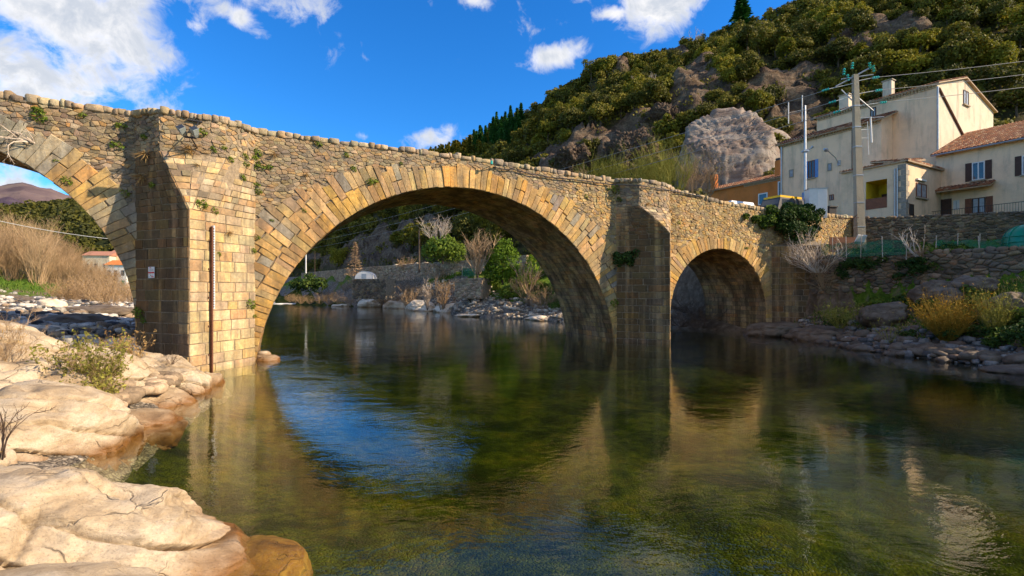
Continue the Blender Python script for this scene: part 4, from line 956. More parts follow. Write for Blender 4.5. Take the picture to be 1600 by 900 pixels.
HP_, HT_ = np.meshgrid(hp, ht); HX, HY, HZ = hill_z(HP_, HT_)
rm = rockmask(HX, HY, HZ)
rk = smooth(rm, 0.0, 0.5)
HZ = HZ + rk * (2.2 * ridged(HX * 0.09, HY * 0.09, HZ * 0.16, 61, 4) + 1.6 * ((HZ / 5.0 + 0.6 * fbm(HX * .05, HY * .05, 0, 5, 3)) % 1.0))
o = grid_mesh('hillside', HX, HY, HZ, None, smooth=False, attrs={'rock': rm}); tag(o, kind='structure')
m_, t, o_ = new_mat('wooded hillside soil and rock'); P = pos(t)
ra = t.add('ShaderNodeAttribute', attribute_name='rock').outputs['Fac']
big = t.noise(t.mapping(P, scale=(1, 1, 1.6)), 0.22, 8, 0.68, 0.6)
rc = t.ramp(big, [(0.30, (0.055, 0.038, 0.028)), (0.45, (0.15, 0.10, 0.068)), (0.58, (0.25, 0.185, 0.125)), (0.75, (0.14, 0.13, 0.09))])
rc = t.mix(t.ramp(t.noise(P, 1.4, 7, 0.75), [(0.40, 0.6), (0.62, 0.0)]), rc, (0.035, 0.028, 0.018))
so = t.ramp(t.noise(P, 0.5, 7, 0.7), [(0.3, (0.020, 0.024, 0.010)), (0.5, (0.060, 0.052, 0.022)), (0.7, (0.14, 0.115, 0.045))])
c = t.mix(t.ramp(t.math('ADD', ra, t.math('MULTIPLY', t.math('SUBTRACT', t.noise(P, 0.4, 6, .7), 0.5), 1.0)), [(0.0, 0.0), (0.25, 1.0)]), so, rc)
principled(t, o_, c, 0.95, t.math('ADD', t.noise(P, 0.6, 8, 0.75), t.math('MULTIPLY', big, 1.0)), 0.1, bstr=1.0, bdist=0.9)
o.data.materials.append(m_)
# crowns
rr = np.random.default_rng(5)
oaks = []
for i in range(6):
    w_, h_ = rr.uniform(5.0, 6.6), rr.uniform(4.6, 6.0)
    t0 = empty('holm_oak'); p, a, b, tn = leaf_cloud(oak_lobes(rr, w_, h_), 2600, 0.165, rr, .75, .3)
    quads_mesh('crown', p, a, b, tn, M['oak2' if i in (1, 4) else 'oak'], t0); trunk_geo(h_ * 0.7, 0.16, rr).build('trunk', M['bark'], t0)
    oaks.append(t0)
pines = []
def conifer_parts(h_, w_, n, rr, size=0.22):
    z = h_ * (0.12 + 0.88 * rr.random(n) ** 1.3); lay = np.floor(z / h_ * 13) / 13 * h_; rad = (1 - z / h_) * w_ * (0.55 + 0.45 * ((z - lay) / (h_ / 13) < 0.5)) * rr.uniform(0.35, 1.05, n) + 0.08
    a0 = rr.uniform(0, 6.28, n); p = np.stack([rad * np.cos(a0), rad * np.sin(a0), z - rad * 0.18], 1)
    out_ = np.stack([np.cos(a0), np.sin(a0), np.full(n, -0.25)], 1); T = unit(out_ + rr.normal(size=(n, 3)) * 0.25) * size * 1.7; B = unit(np.cross(T, rr.normal(size=(n, 3)) * .6 + [0, 0, 1])) * size * 0.8
    return p, T, B, np.clip(0.5 + 0.25 * rr.normal(size=n), 0, 1)
for i in range(3):
    t0 = empty('conifer'); h_ = rr.uniform(9, 12); p, a, b, tn = conifer_parts(h_, h_ * .22, 900, rr, 0.32)
    quads_mesh('crown', p, a, b, tn, M['conifer'], t0); g = Geo(); g.tube([(0, 0, -.5), (0, 0, h_ * .5), (0, 0, h_ * .97)], [.2, .12, .03], 5); g.build('trunk', M['bark'], t0); pines.append(t0)
def bridge_hides(px, py):
    k = (px - 800) / 779.19; s_ = (k * BO.y - BO.x) / (BU.x - k * BU.y); Y = BO.y + BU.y * s_
    if Y < 5 or s_ > 42 or s_ < -40: return False
    z = 3 + (454 - py) / 779.19 * Y; zi = zint(s_)
    if z > ztop(s_) + 0.1: return False
    if zi is None: return True
    for (c_, r_, z0) in ARCH:
        if abs(s_ - c_) < r_:
            return z > zi or (s_ > c_ and (c_ + r_ - s_) < r_ * 0.35 and z < zi) and False
    return True
cand = []
n = 26000
PX = rr.uniform(340, 2300, n); TT = rr.random(n) ** 0.8
X, Y, Z = hill_z(PX, TT); RM = rockmask(X, Y, Z); dn = fbm(X * 0.03, Y * 0.03, 0, 77, 3)
grid_used = {}
for i in rr.permutation(n):
    if RM[i] + 0.25 * rr.normal() > 0.2: continue
    if TT[i] < 0.02: continue
    if rr.random() > Y[i] / 240.0 + .15: continue
    x, y = X[i], Y[i]; kx, ky = int(x // 3.4), int(y // 3.4)
    if any(math.hypot(x - q[0], y - q[1]) < 3.1 for dx in (-1, 0, 1) for dy in (-1, 0, 1) for q in grid_used.get((kx + dx, ky + dy), [])): continue
    grid_used.setdefault((kx, ky), []).append((x, y)); s_ = rr.uniform(0.7, 1.25)
    py = 454 - 779 * (Z[i] + 3 * s_ - 3) / y
    vis = -10 < PX[i] < 1610 and -30 < py < 440 and not bridge_hides(PX[i], py)
    if 1280 < PX[i] < 1560 and py > 200 or (1222 < PX[i] and py > 235): vis = False
    con = 660 < PX[i] < 815 and TT[i] > 0.45 or (PX[i] < 680 and TT[i] > .8)
    cand.append((vis, s_ / y, x, y, Z[i], s_, con))
vis = sorted([c_ for c_ in cand if c_[0]], key=lambda q: -q[1]); rest = [c_ for c_ in cand if not c_[0]]
HO = 'evergreen oaks covering the steep hillside'; HCf = 'conifers on the distant ridge'
first = {}
def plant(protos_, pool_i, x, y, z, s_, rz, label, cat, group):
    pr = protos_[pool_i]
    if id(pr) not in first: first[id(pr)] = 1; o = pr
    else: o = copy_tree(pr)
    o.location = (x, y, z - 0.35); o.scale = (s_, s_, s_ * rr.uniform(.85, 1.15)); o.rotation_euler = (0, 0, rz); return tag(o, label, cat, group)
def oak_label(px, py):
    T_ = [(px > 1500 and py < 60, 'oak near the top right corner of the hillside', 'oaks in the top right corner'), (px > 1380 and py < 130, 'oak on the slope above the tall house', 'oaks above the tall house'), (px > 1380, 'oak close behind the roof of the tall house', 'oaks behind the tall house'),
          (px > 1240 and py < 100, 'oak around the blocky crag high on the hillside', 'oaks around the blocky crag'), (px > 1200, 'oak between the netted cliff and the concrete pole', 'oaks right of the netted cliff'), (px > 1020 and py < 110, 'oak on the upper slope beside the skyline', 'oaks on the upper slope'),
          (px > 1020, 'oak on the slope above the netted cliff', 'oaks above the netted cliff'), (px > 860 and py < 190, 'oak on the falling skyline left of the crags', 'oaks on the falling skyline'), (px > 860, 'oak low on the slope left of the netted cliff', 'oaks low on the slope'),
          (py < 300, 'oak rising just behind the middle of the bridge parapet', 'oaks behind the bridge parapet'), (True, 'dark oak on the shaded slope seen under the main arch', 'oaks under the main arch')]
    for c_, l_, g_ in T_:
        if c_: return 'round olive green ' + l_, 'tree', g_
nv = 0; npn = 0
for c_ in vis:
    _, _, x, y, z, s_, con = c_
    if con:
        if npn < 60: npn += 1; plant(pines, int(rr.integers(3)), x, y, z, s_ * 0.95, rr.uniform(0, 6), 'dark green conifer among the conifers on the distant ridge', 'tree', HCf)
        else: rest.append(c_)
    elif nv < 290: nv += 1; plant(oaks, int(rr.integers(6)), x, y, z, s_ * 1.05, rr.uniform(0, 6), *oak_label(800 + 779 * x / y, 454 - 779 * (z - 3) / y))
    else: rest.append(c_)
for pr in oaks + pines:
    if id(pr) not in first:
        plant(oaks + pines, (oaks + pines).index(pr), 40, 120, 40, 1, 0, 'round olive green oak among the evergreen oaks on the hillside', 'tree', HO)
PC, PT, PB, PN = [], [], [], []
base_ = [leaf_cloud(oak_lobes(rr, 5.8, 5.2), 520, 0.30, rr) for _ in range(6)] + [conifer_parts(10, 2.3, 260, rr, .45) for _ in range(2)]
for (_, _, x, y, z, s_, con) in rest:
    p, a, b, tn = base_[int(rr.integers(6, 8)) if con else int(rr.integers(0, 6))]; q = rr.uniform(0, 6.28); ca, sa = math.cos(q), math.sin(q); Rm = np.array([[ca, sa, 0], [-sa, ca, 0], [0, 0, 1]])
    PC.append(p @ Rm * s_ + [x, y, z - .3]); PT.append(a @ Rm * s_); PB.append(b @ Rm * s_); PN.append(np.clip(tn + rr.uniform(-.25, .25), 0, 1))
o = quads_mesh('hillside_wood', np.concatenate(PC), np.concatenate(PT), np.concatenate(PB), np.concatenate(PN), M['oak']); tag(o, 'continuous evergreen wood on the upper and hidden parts of the hillside', 'wood', kind='stuff')
print('TREES', nv, npn, len(rest))
# a few leafless trees standing out among the oaks
for i, (px, py, Y) in enumerate([(1090, 62, 170), (960, 115, 165), (1010, 130, 140), (1170, 190, 108), (1215, 208, 98), (1420, 62, 125), (900, 200, 125), (1290, 118, 112), (740, 216, 250), (1480, 100, 105)]):
    p = at(px, py, Y); o = empty('bare_tree', (p.x, p.y, p.z - 3.5)); twigs(Geo(), (0, 0, 0), 7, 6.5, .6, np.random.default_rng(400 + i), .1, 6, .3, 3, depth=2, wob=.1).build('branches', M['paletwig'], o)
    tag(o, ['pale leafless tree near the skyline above the netted cliff', 'pale leafless tree on the falling skyline', 'pale leafless tree in the middle of the oak slope', 'leafless tree just above the netted cliff', 'leafless tree between the netted cliff and the mast', 'pale leafless tree high above the tall house', 'leafless tree among the oaks above the parapet', 'leafless tree left of the pole insulators', 'small leafless tree beside the distant conifers', 'leafless tree behind the tall house gable'][i], 'tree')
# low scrub between the trees and on the rocks
n = 9000; PX = rr.uniform(420, 1700, n); TT = rr.random(n) ** 1.5; X, Y, Z = hill_z(PX, TT); RM = rockmask(X, Y, Z); kk = rr.random(n) < np.where(RM > .1, .8, .95)
X, Y, Z = X[kk], Y[kk], Z[kk] + np.where(RM[kk] > 0, 1.6, 0.2); n = len(X); q = 9
jx = rr.normal(size=(n, q, 3)) * [0.5, 0.5, 0.3]; Cn = (np.stack([X, Y, Z], 1)[:, None] + jx).reshape(-1, 3)
nr = unit(rr.normal(size=(n * q, 3))); a = unit(np.cross(nr, rr.normal(size=(n * q, 3)))); b = np.cross(nr, a); s_ = rr.uniform(.15, .35, n * q)[:, None]
o = quads_mesh('hillside_scrub', Cn, a * s_, b * s_, np.clip(rr.random(n * q) * 1.1, 0, 1), M['oak']); tag(o, 'low olive scrub scattered over the rocky hillside', 'scrub', kind='stuff')
# solitary pine and bare tree on the skyline
pt_ = copy_tree(pines[0]); p = at(1158, 30, 172); pt_.location = (p.x, p.y, p.z - 6); pt_.scale = (2.3, 2.3, 1.5); tag(pt_, 'lone blue green pine standing out on the skyline of the hillside', 'tree')
pt_['group'] = ''; del pt_['group']
# crags on the hillside
CR = [(1322, 84, 125, 5.2, 4.2, 4.6, 'cliff', 'blocky grey crag high on the hillside above the tall house'), (1345, 82, 126, 3.6, 4, 5.5, 'cliff', 'upright pillar of grey rock beside the blocky crag'), (985, 243, 92, 5.5, 5, 4.6, 'cliff', 'rugged brown crag above the bridge parapet'),
      (1035, 200, 105, 6, 5, 5.5, 'cliff', 'craggy grey brown rock face in the middle of the hillside'), (1095, 150, 120, 5, 5, 4.2, 'cliff', 'weathered crag below the upper oak wood'), (1195, 172, 103, 7, 6, 4, 'cliff', 'brown rock brow above the netted cliff'),
      (895, 256, 96, 4.5, 4, 3.6, 'cliff', 'low brown crag just above the parapet to the left'), (1250, 156, 104, 5, 5, 3.8, 'cliff', 'brown rock brow behind the antenna mast'), (935, 188, 130, 3, 3, 3, 'cliff', 'small rounded grey rock among the oaks')]
for i, (px, py, Y, a, b, c_, mt, lab) in enumerate(CR):
    p = at(px, py, Y); boulder(p, (a, b, c_), 120 + i, mt, lab, 'rock', None, rng.uniform(-.5, .5), 6, 'crag', boxy=.9, amp=.16, ridge=.16, freq=1.6, facet=.9, hf=.10)
boulder(at(1140, 276, 80) + Vector((0, 2, -1)), (9.2, 6.5, 12.6), 140, 'net_rock', 'smooth grey and pink cliff wrapped in steel netting behind the orange house', 'cliff', None, 0.1, 6, 'netted_cliff', amp=.10, ridge=.01, boxy=.8, facet=.75, nf=18, freq=.8, hf=.02)
boulder(at(1190, 240, 84) + Vector((0, 2, 0)), (6.0, 5, 6.0), 141, 'net_rock', 'brown shadowed shoulder of cliff to the right of the netted cliff', 'cliff', None, 0.4, 5, 'netted_cliff', amp=.14, ridge=.03, facet=.5, hf=.02)

# steel netting cables laid over the cliff, following its surface
bpy.context.view_layer.update()
nc = [o for o in COL.objects if o.name.startswith('netted_cliff')][0]; imw = nc.matrix_world.inverted(); g = Geo()
def on_cliff(px, py):
    d = Vector(((px - 800) / 779.19, 1, (454 - py) / 779.19)).normalized(); o_ = imw @ Vector((0, 0, 3)); dd = (imw.to_3x3() @ d).normalized(); ok_, loc_, nr_, _ = nc.ray_cast(o_, dd)
    return nc.matrix_world @ (loc_ + nr_ * .06) if ok_ else None
for k in range(-4, 16):
    for sg in (0, 1):
        x0, y0 = (1070 + k * 13, 178) if sg else (1062, 172 + k * 9); prev = None; pts = []
        for j in range(26):
            px, py = (x0 - j * 2.6 + 3 * math.sin(j * .5 + k), y0 + j * 2.6) if sg else (x0 + j * 6, y0 + 2.5 * math.sin(j * .7 + k * 2)); q = on_cliff(px, py) if py < 232 else None
            if q is not None and (not pts or (q - pts[-1]).length < 4): pts.append(q)
            elif len(pts) > 2: g.tube(pts, .016, 3, (.32, .30, .27)); pts = []
        if len(pts) > 2: g.tube(pts, .016, 3, (.32, .30, .27))
net = g.build('rockfall_netting', M['tinted']); tag(net, 'pale steel rockfall netting stretched over the top of the smooth cliff', 'netting')
# ------------------------------------------------------------------ left distance: dark wooded hill, purple hills
def hill_mesh(name, cols, Yf, Yr, zf, amp, fr_, mat, seed):
    c_ = np.array(cols, float); px = np.linspace(c_[0, 0], c_[-1, 0], 220); tt = np.linspace(0, 1.25, 50); PXm, TTm = np.meshgrid(px, tt)
    ys = np.interp(PXm, c_[:, 0], c_[:, 1]); Y = Yf + (Yr - Yf) * TTm; X = (PXm - 800) / 779.19 * Y; zr = 3 + (454 - ys) / 779.19 * Yr
    z = zf + (zr - zf) * np.where(TTm < 1, np.sin(np.clip(TTm, 0, 1) * math.pi / 2) ** 1.1, 1 - (TTm - 1) * .5) + amp * fbm(X * fr_, Y * fr_, 0, seed, 5) * np.minimum(1, TTm * 4)
    o = grid_mesh(name, X, Y, z, mat); return tag(o, kind='structure'), X, Y, z
def hillmat(name, cols, sc):
    m_, t, o_ = new_mat(name); P = pos(t); c = t.ramp(t.noise(P, sc, 8, 0.65), [(0.3, cols[0]), (0.5, cols[1]), (0.7, cols[2])]); principled(t, o_, c, 0.95, t.noise(P, sc * 5, 6, .7), 0.05, bstr=1, bdist=6); return m_
_, X, Y, Z = hill_mesh('dark_hill', [(-900, 300), (-400, 310), (0, 340), (40, 336), (115, 324), (160, 330), (210, 346), (330, 372), (480, 400)], 230, 430, 5, 3, .02, hillmat('dark wooded hill', [(0.02, 0.028, 0.012), (0.035, 0.045, 0.018), (0.06, 0.06, 0.03)], .05), 301)
idx = rr.integers(0, X.size, 5200); bx, by, bz = X.ravel()[idx], Y.ravel()[idx], Z.ravel()[idx]; kk = (bx / by < -.5); bx, by, bz = bx[kk], by[kk], bz[kk]; n = len(bx); q = 46
d = unit(rr.normal(size=(n, q, 3))); d[..., 2] = np.abs(d[..., 2]); rad = rr.uniform(2.6, 4.8, (n, 1, 1)); Cn = (np.stack([bx + rr.normal(size=n) * 2, by + rr.normal(size=n) * 2, bz], 1)[:, None] + d * rad).reshape(-1, 3)
nr = unit(d.reshape(-1, 3) + rr.normal(size=(n * q, 3)) * .5); a = unit(np.cross(nr, rr.normal(size=(n * q, 3)))); b = np.cross(nr, a)
o = quads_mesh('far_wood', Cn, a * 1.0, b * 1.0, np.clip(np.repeat(rr.random(n), q) * .6 + rr.random(n * q) * .3, 0, 1), M['oak']); tag(o, 'dark green wood covering the hill beyond the left arch', 'wood', kind='stuff')
hill_mesh('purple_hill', [(-1200, 260), (-300, 300), (0, 308), (35, 304), (60, 309), (80, 311), (100, 318), (125, 326), (200, 350), (420, 380)], 900, 2300, 10, 25, .004, hillmat('haze tinted purple brown hill', [(0.09, 0.065, 0.07), (0.155, 0.11, 0.105), (0.24, 0.20, 0.13)], .006), 302)  # distance haze is put into the purple of the ground colour
hill_mesh('dark_purple_hill', [(-1200, 300), (-200, 312), (0, 317), (15, 316), (40, 326), (60, 340), (120, 360)], 700, 1300, 10, 10, .006, hillmat('dark purple hill', [(0.05, 0.035, 0.05), (0.085, 0.06, 0.08), (0.10, 0.08, 0.08)], .01), 303)  # nearer hill in a darker purple
g = Geo()
# ------------------------------------------------------------------ retaining walls of dry stone
def stone_wall(name, line, label, cw, ch, pal, thick=0.5, cope=True, mat='rubble', proud=0.07):
    """line: (x, y, z_bottom, z_top) points; the built face is on the right hand when walking along"""
    root = empty(name, (line[0][0], line[0][1], line[0][2]), label=label, cat='wall'); off = Vector(root.location)
    g = Geo(); gc = Geo(); gs = Geo()
    for p, q in zip(line[:-1], line[1:]):
        a = Vector((p[0], p[1], 0)); b = Vector((q[0], q[1], 0)); d = (b - a).normalized(); nb = Vector((-d.y, d.x, 0))
        A, B, C, D = a + Vector((0, 0, p[2])), b + Vector((0, 0, q[2])), b + Vector((0, 0, q[3])), a + Vector((0, 0, p[3]))
        A, B, C, D = [v - off for v in (A, B, C, D)]
        g.quad(A, B, C, D); g.quad(D, C, C + nb * thick, D + nb * thick); g.quad(B + nb * thick, A + nb * thick, D + nb * thick, C + nb * thick); g.quad(B, B + nb * thick, C + nb * thick, C); g.quad(A + nb * thick, A, D, D + nb * thick)
        f, W_, H_ = bilinear(A, B, C, D)
        rubble(gs, 0, W_, 0, H_, lambda u_, v_, o: f(u_ / W_, v_ / H_, o), pal, cw, ch, proud, 0.016)
        if cope:
            l = 0; ang = math.atan2(d.y, d.x)
            while l < W_:
                b_ = random.uniform(cw * .7, cw * 1.5); q_ = min(1, (l + b_ / 2) / W_); c_ = D.lerp(C, q_) + nb * thick * .4
                pebble(gc, (c_.x, c_.y, c_.z + ch * .25), b_ * .52, thick * .6, ch * random.uniform(.5, .9), pick(pal), ang, 8, 5, .14); l += b_
    g.build('core', M['mortar'], root); gs.build('face', M[mat], root, smooth=True)
    if cope: gc.build('coping', M[mat], root, smooth=True)
    return root
stone_wall('retaining_wall', [(20.15, 35.0, 2.4, 5.1), (20.6, 33.4, 2.8, 5.12), (25.7, 25.0, 2.8, 5.05), (31.5, 15.5, 2.8, 5.0)], 'dark dry stone retaining wall below the green garden netting', .42, .24, 'dry', .5, True, proud=.1)
stone_wall('garden_wall', [(26.4, 38.6, 5.4, 8.55), (28.6, 37.6, 5.4, 8.42), (37.0, 33.0, 5.4, 8.25), (46, 28.0, 5.4, 8.1)], 'upper dark stone wall with rounded coping in front of the houses', .40, .2, 'dry', .5, True)
stone_wall('road_wall', [(-60, 142, 4.5, 8.0), (-29, 100, 4.6, 7.75), (-16, 86, 4.8, 7.7), (-5.6, 75, 5.0, 7.65), (2, 68.5, 5.2, 7.9)], 'long pale stone road wall on the far bank beyond the main arch', .6, .3, 'wallfar', .5, False)
stone_wall('terrace_wall', [(-7.2, 62.5, 2.0, 4.5), (-3.6, 60.5, 2.0, 4.55)], 'short square stone terrace wall beside the leafless tree', .45, .28, 'wallfar', 2.0, False)
stone_wall('terrace_wall', [(-27.0, 84.0, 1.6, 4.9), (-20, 79, 1.6, 4.9)], 'low dark stone terrace wall under the white dome tent', .6, .35, 'dry', 2.0, False)

# ------------------------------------------------------------------ houses, in their own frame: a to the right and away, b to the left and away
HK = Vector((38.2, 44.8, 0)); E1 = Vector((.864, .503, 0)); E2 = Vector((-.503, .864, 0))
def HPT(a, b, z): return HK + E1 * a + E2 * b + Vector((0, 0, z))
RAYO = Vector((0, 0, 3))
def face_uv(px, py, kind, k):
    """where the sight line of a pixel meets a wall plane; kind 'a': plane a=k (faces front left), 'b': plane b=k (faces front right)"""
    d = Vector(((px - 800) / 779.19, 1, (454 - py) / 779.19)); n_ = E1 if kind == 'a' else E2; P0 = HK + n_ * k
    t_ = (P0 - RAYO).dot(n_) / d.dot(n_); q = RAYO + d * t_; r_ = q - HK
    return r_.dot(E1), r_.dot(E2), q.z
class Bld:
    def __init__(s, name, label, loc): s.root = empty(name, loc, label=label, cat='house'); s.o = Vector(loc)
    def p(s, a, b, z): return HPT(a, b, z) - s.o
    def box(s, name, a0, a1, b0, b1, z0, z1, mat, tint=(1, 1, 1), label=None, parent=None):
        g = Geo(); g.box((a0, b0, z0), (a1, b1, z1), tint, lambda x, y, z: s.p(x, y, z)); o = g.build(name, mat, parent or s.root)
        if label: o['label'] = label
        return o
    def tiles(s, A, B, C, D, name='roof', pitch=0.24, rows=None, th=0.1):
        """corrugated canal tiles; A-B along the eave, D-C along the ridge"""
        A, B, C, D = [s.p(*q) for q in (A, B, C, D)]
        W_ = (B - A).length; H_ = ((D - A).length + (C - B).length) / 2; nt = max(2, int(W_ / pitch)); rows = rows or max(2, int(H_ / 0.38)); n_ = (B - A).cross(D - A).normalized()
        if n_.z < 0: n_ = -n_
        g = Geo()
        for j in range(rows):
            v0, v1 = j / rows, (j + 1) / rows
            for i in range(nt):
                tc_ = random.choice([(0.36, 0.14, 0.065), (0.42, 0.20, 0.10), (0.28, 0.12, 0.07), (0.50, 0.33, 0.20), (0.22, 0.10, 0.06), (0.38, 0.17, 0.075)]); k_ = random.uniform(.8, 1.15); tc_ = tuple(x * k_ for x in tc_)
                pr = []
                for m_ in range(5):
                    u_ = (i + m_ / 4) / nt; hh = math.sin(m_ / 4 * math.pi) * 0.085
                    for v_, e in ((v0, 0.045), (v1, 0.0)):
                        q = A.lerp(B, u_).lerp(D.lerp(C, u_), v_) + n_ * (hh + e); pr.append(q)
                g.add(pr, [(0, 2, 3, 1), (2, 4, 5, 3), (4, 6, 7, 5), (6, 8, 9, 7)], tc_)
                if j == 0:
                    base_ = [A.lerp(B, (i + m_ / 4) / nt) - n_ * 0.02 for m_ in range(5)]
                    g.add([pr[0], pr[2], pr[4], pr[6], pr[8]] + base_[::-1], [(9, 8, 7, 6, 5, 4, 3, 2, 1, 0)], tuple(x * .9 for x in tc_))
        dn = n_ * -0.03
        g.quad(A + dn, B + dn, C + dn, D + dn, (.3, .16, .1)); g.quad(A + dn - n_ * th, D + dn - n_ * th, C + dn - n_ * th, B + dn - n_ * th, (.45, .33, .2))
        for q0, q1 in ((A, B), (B, C), (C, D), (D, A)): g.quad(q0 + dn, q1 + dn, q1 + dn - n_ * th, q0 + dn - n_ * th, (.45, .33, .22))
        return g.build(name, M['tinted'], s.root)
    def genoise(s, a, b0, b1, z, out=-1, parent=None):
        g = Geo(); n_ = max(2, int(abs(b1 - b0) / 0.26))
        for r_ in range(2):
            for i in range(n_):
                b = b0 + (b1 - b0) * (i + .5) / n_; w_ = abs(b1 - b0) / n_ * .36
                g.box((a + out * (0.10 + 0.12 * r_), b - w_, z - .30 + r_ * .15), (a, b + w_, z - .18 + r_ * .15), (.58, .44, .28), lambda x, y, zz: s.p(x, y, zz))
        g.build('cornice', M['tinted'], parent or s.root)
    def window(s, kind, k, px0, py0, px1, py1, frame='white', shutters=None, sill=True, out=None, name='window', bars=1, panes='curtain', lab=None, shw=0.95):
        a0, b0, z1 = face_uv(px0, py0, kind, k); a1, b1, z0 = face_uv(px1, py1, kind, k)
        _, _, z1b = face_uv(px1, py0, kind, k); z1 = (z1 + z1b) / 2; _, _, z0b = face_uv(px0, py1, kind, k); z0 = (z0 + z0b) / 2
        if kind == 'a': fr = lambda t_, o, z: s.p(k - o, t_, z); t0, t1 = sorted((b0, b1))
        else: fr = lambda t_, o, z: s.p(t_, k - o, z); t0, t1 = sorted((a0, a1))
        f_ = 0.07; w_ = t1 - t0
        g = Geo()
        for lo, hi in (((t0, 0, z0), (t0 + f_, .06, z1)), ((t1 - f_, 0, z0), (t1, .06, z1)), ((t0 + f_, 0, z1 - f_), (t1 - f_, .06, z1)), ((t0 + f_, 0, z0), (t1 - f_, .06, z0 + f_))): g.box(lo, hi, (1, 1, 1), fr)
        for i in range(bars):
            c_ = t0 + w_ * (i + 1) / (bars + 1); g.box((c_ - .04, 0, z0 + f_), (c_ + .04, .055, z1 - f_), (1, 1, 1), fr)
        wo = g.build(name, M[frame], s.root)
        if lab: wo['label'] = lab
        g = Geo(); g.box((t0 + f_, 0, z0 + f_), (t1 - f_, .02, z1 - f_), (1, 1, 1), fr); g.build('pane', M[panes or 'glass'], wo)
        if sill: g = Geo(); g.box((t0 - .1, 0, z0 - .12), (t1 + .1, .16, z0 - .004), (1, 1, 1), fr); g.build('sill', M['concrete'], wo)
        if shutters:
            sw = w_ * .5 * shw if w_ > 1 else w_ * .5
            for a_, b_ in ((t0 - sw - .03, t0 - .03), (t1 + .03, t1 + sw + .03)):
                g = Geo(); g.box((a_, 0.0, z0 - .03), (b_, .05, z1 + .02), (1, 1, 1), fr)
                for q in (.18, .82): zc = z0 + (z1 - z0) * q; g.box((a_ + .02, .05, zc - .04), (b_ - .02, .07, zc + .04), (1, 1, 1), fr)
                g.build('shutter', M[shutters], wo)
        return wo
G0 = 7.6
# tall house with the white gable
b2 = Bld('tall_house', 'tall beige house with a pale weathered gable and a sloping cornice', (38.2, 44.8, G0))
def walls_poly(s, pts, z0, tops, mats, names):
    for i in range(len(pts)):
        j = (i + 1) % len(pts); p, q = pts[i], pts[j]; g = Geo(); tp = tops[i]
        vs = [s.p(p[0], p[1], z0), s.p(q[0], q[1], z0)] + [s.p(*r_) for r_ in tp]; g.add(vs, [tuple(range(len(vs)))]); g.build(names[i], M[mats[i]], s.root)
Z0 = 0
def hz(z): return z - 0.0
for nm, root in (('x', None),): pass
def P_(s, a, b, z): return s.p(a, b, z)
# Bld.p subtracts the root's location, whose z is the ground level, so heights stay absolute
walls_poly(b2, [(0, 0), (13.3, 0), (13.3, 10.5), (0, 10.5)], G0, [[(13.3, 0, 21.5), (6.0, 0, 23.25), (0, 0, 21.6)], [(13.3, 10.5, 21.5), (13.3, 0, 21.5)], [(0, 10.5, 21.6), (6.0, 10.5, 23.25), (13.3, 10.5, 21.5)], [(0, 0, 21.6), (0, 10.5, 21.6)]], ['gable_render', 'beige', 'beige', 'beige'], ['gable_wall', 'wall', 'wall', 'wall'])
b2.tiles((-.35, -.25, 21.62), (-.35, 10.7, 21.62), (6.0, 10.7, 23.42), (6.0, -.25, 23.42)); b2.tiles((13.7, 10.7, 21.5), (13.7, -.25, 21.5), (6.0, -.25, 23.4), (6.0, 10.7, 23.4))
b2.genoise(-0.005, 0.1, 10.4, 21.55)
b2.window('b', 0, 1505, 142, 1513, 164, 'brown', None, True)
g = Geo(); g.tube([b2.p(0.2, -.06, 21.2), b2.p(6.3, -.06, 17.3)], .11, 6); g.build('drain_pipe', M['rust'], b2.root)
g = Geo(); g.tube([b2.p(-.07, -.07, 21.3), b2.p(-.07, -.07, 14.9)], .07, 6); g.build('drain_pipe', M['metal'], b2.root)
def chimney(s, a, b, z0, z1, w_, mat, cap=True):
    o = s.box('chimney', a - w_, a + w_, b - w_ * 1.2, b + w_ * 1.2, z0, z1, mat)
    if cap: s.box('cap', a - w_ - .08, a + w_ + .08, b - w_ * 1.2 - .08, b + w_ * 1.2 + .08, z1 + .003, z1 + .1, M['concrete'], parent=o)
    return o
chimney(b2, 1.0, 4.2, 21.6, 23.5, .32, M['gable_render']); chimney(b2, 1.0, 8.1, 21.6, 23.4, .38, M['gable_render'])
b2.window('a', 0, 1360, 168, 1369, 185, 'brown', None, False)
# blue shutter house
b1 = Bld('shuttered_house', 'beige house with light blue shutters and a sloping tile eave', tuple(HPT(-2.24, 8, 0))[:2] + (G0,))
walls_poly(b1, [(-2.24, 3.44), (-.03, 3.44), (-.03, 13.2), (-2.24, 13.2)], G0, [[(-.03, 3.44, 19.9), (-2.24, 3.44, 19.0)], [(-.03, 13.2, 19.9), (-.03, 3.44, 19.9)], [(-2.24, 13.2, 19.0), (-.03, 13.2, 19.9)], [(-2.24, 3.44, 19.0), (-2.24, 13.2, 19.0)]], ['beige', 'beige', 'beige', 'beige'], ['wall'] * 4)
b1.box('wall', 0.0, 5.5, 10.55, 13.2, G0, 19.0, M['beige'])
b1.tiles((-2.7, 3.0, 19.02), (-2.7, 13.5, 19.02), (-.04, 13.5, 20.1), (-.04, 3.0, 20.1)); b1.genoise(-2.245, 3.5, 13.15, 19.0)
b1.window('a', -2.24, 1263, 251, 1273, 278, 'redwood', 'blue', True, panes='glass', shw=1.25)
b1.window('a', -2.24, 1258, 300, 1266, 322, 'redwood', 'blue', True, shw=1.4)
for bx in ((1233, 265, 1240, 277), (1293, 255, 1300, 267)): b1.window('a', -2.24, *bx, 'concrete', None, False, bars=0)
b1.window('a', -2.24, 1296, 304, 1303, 313, 'redwood', None, False)
g = Geo(); g.tube([b1.p(-2.33, 13.0, 18.8), b1.p(-2.33, 13.0, G0 + .1)], .07, 6); g.build('drain_pipe', M['metal'], b1.root)
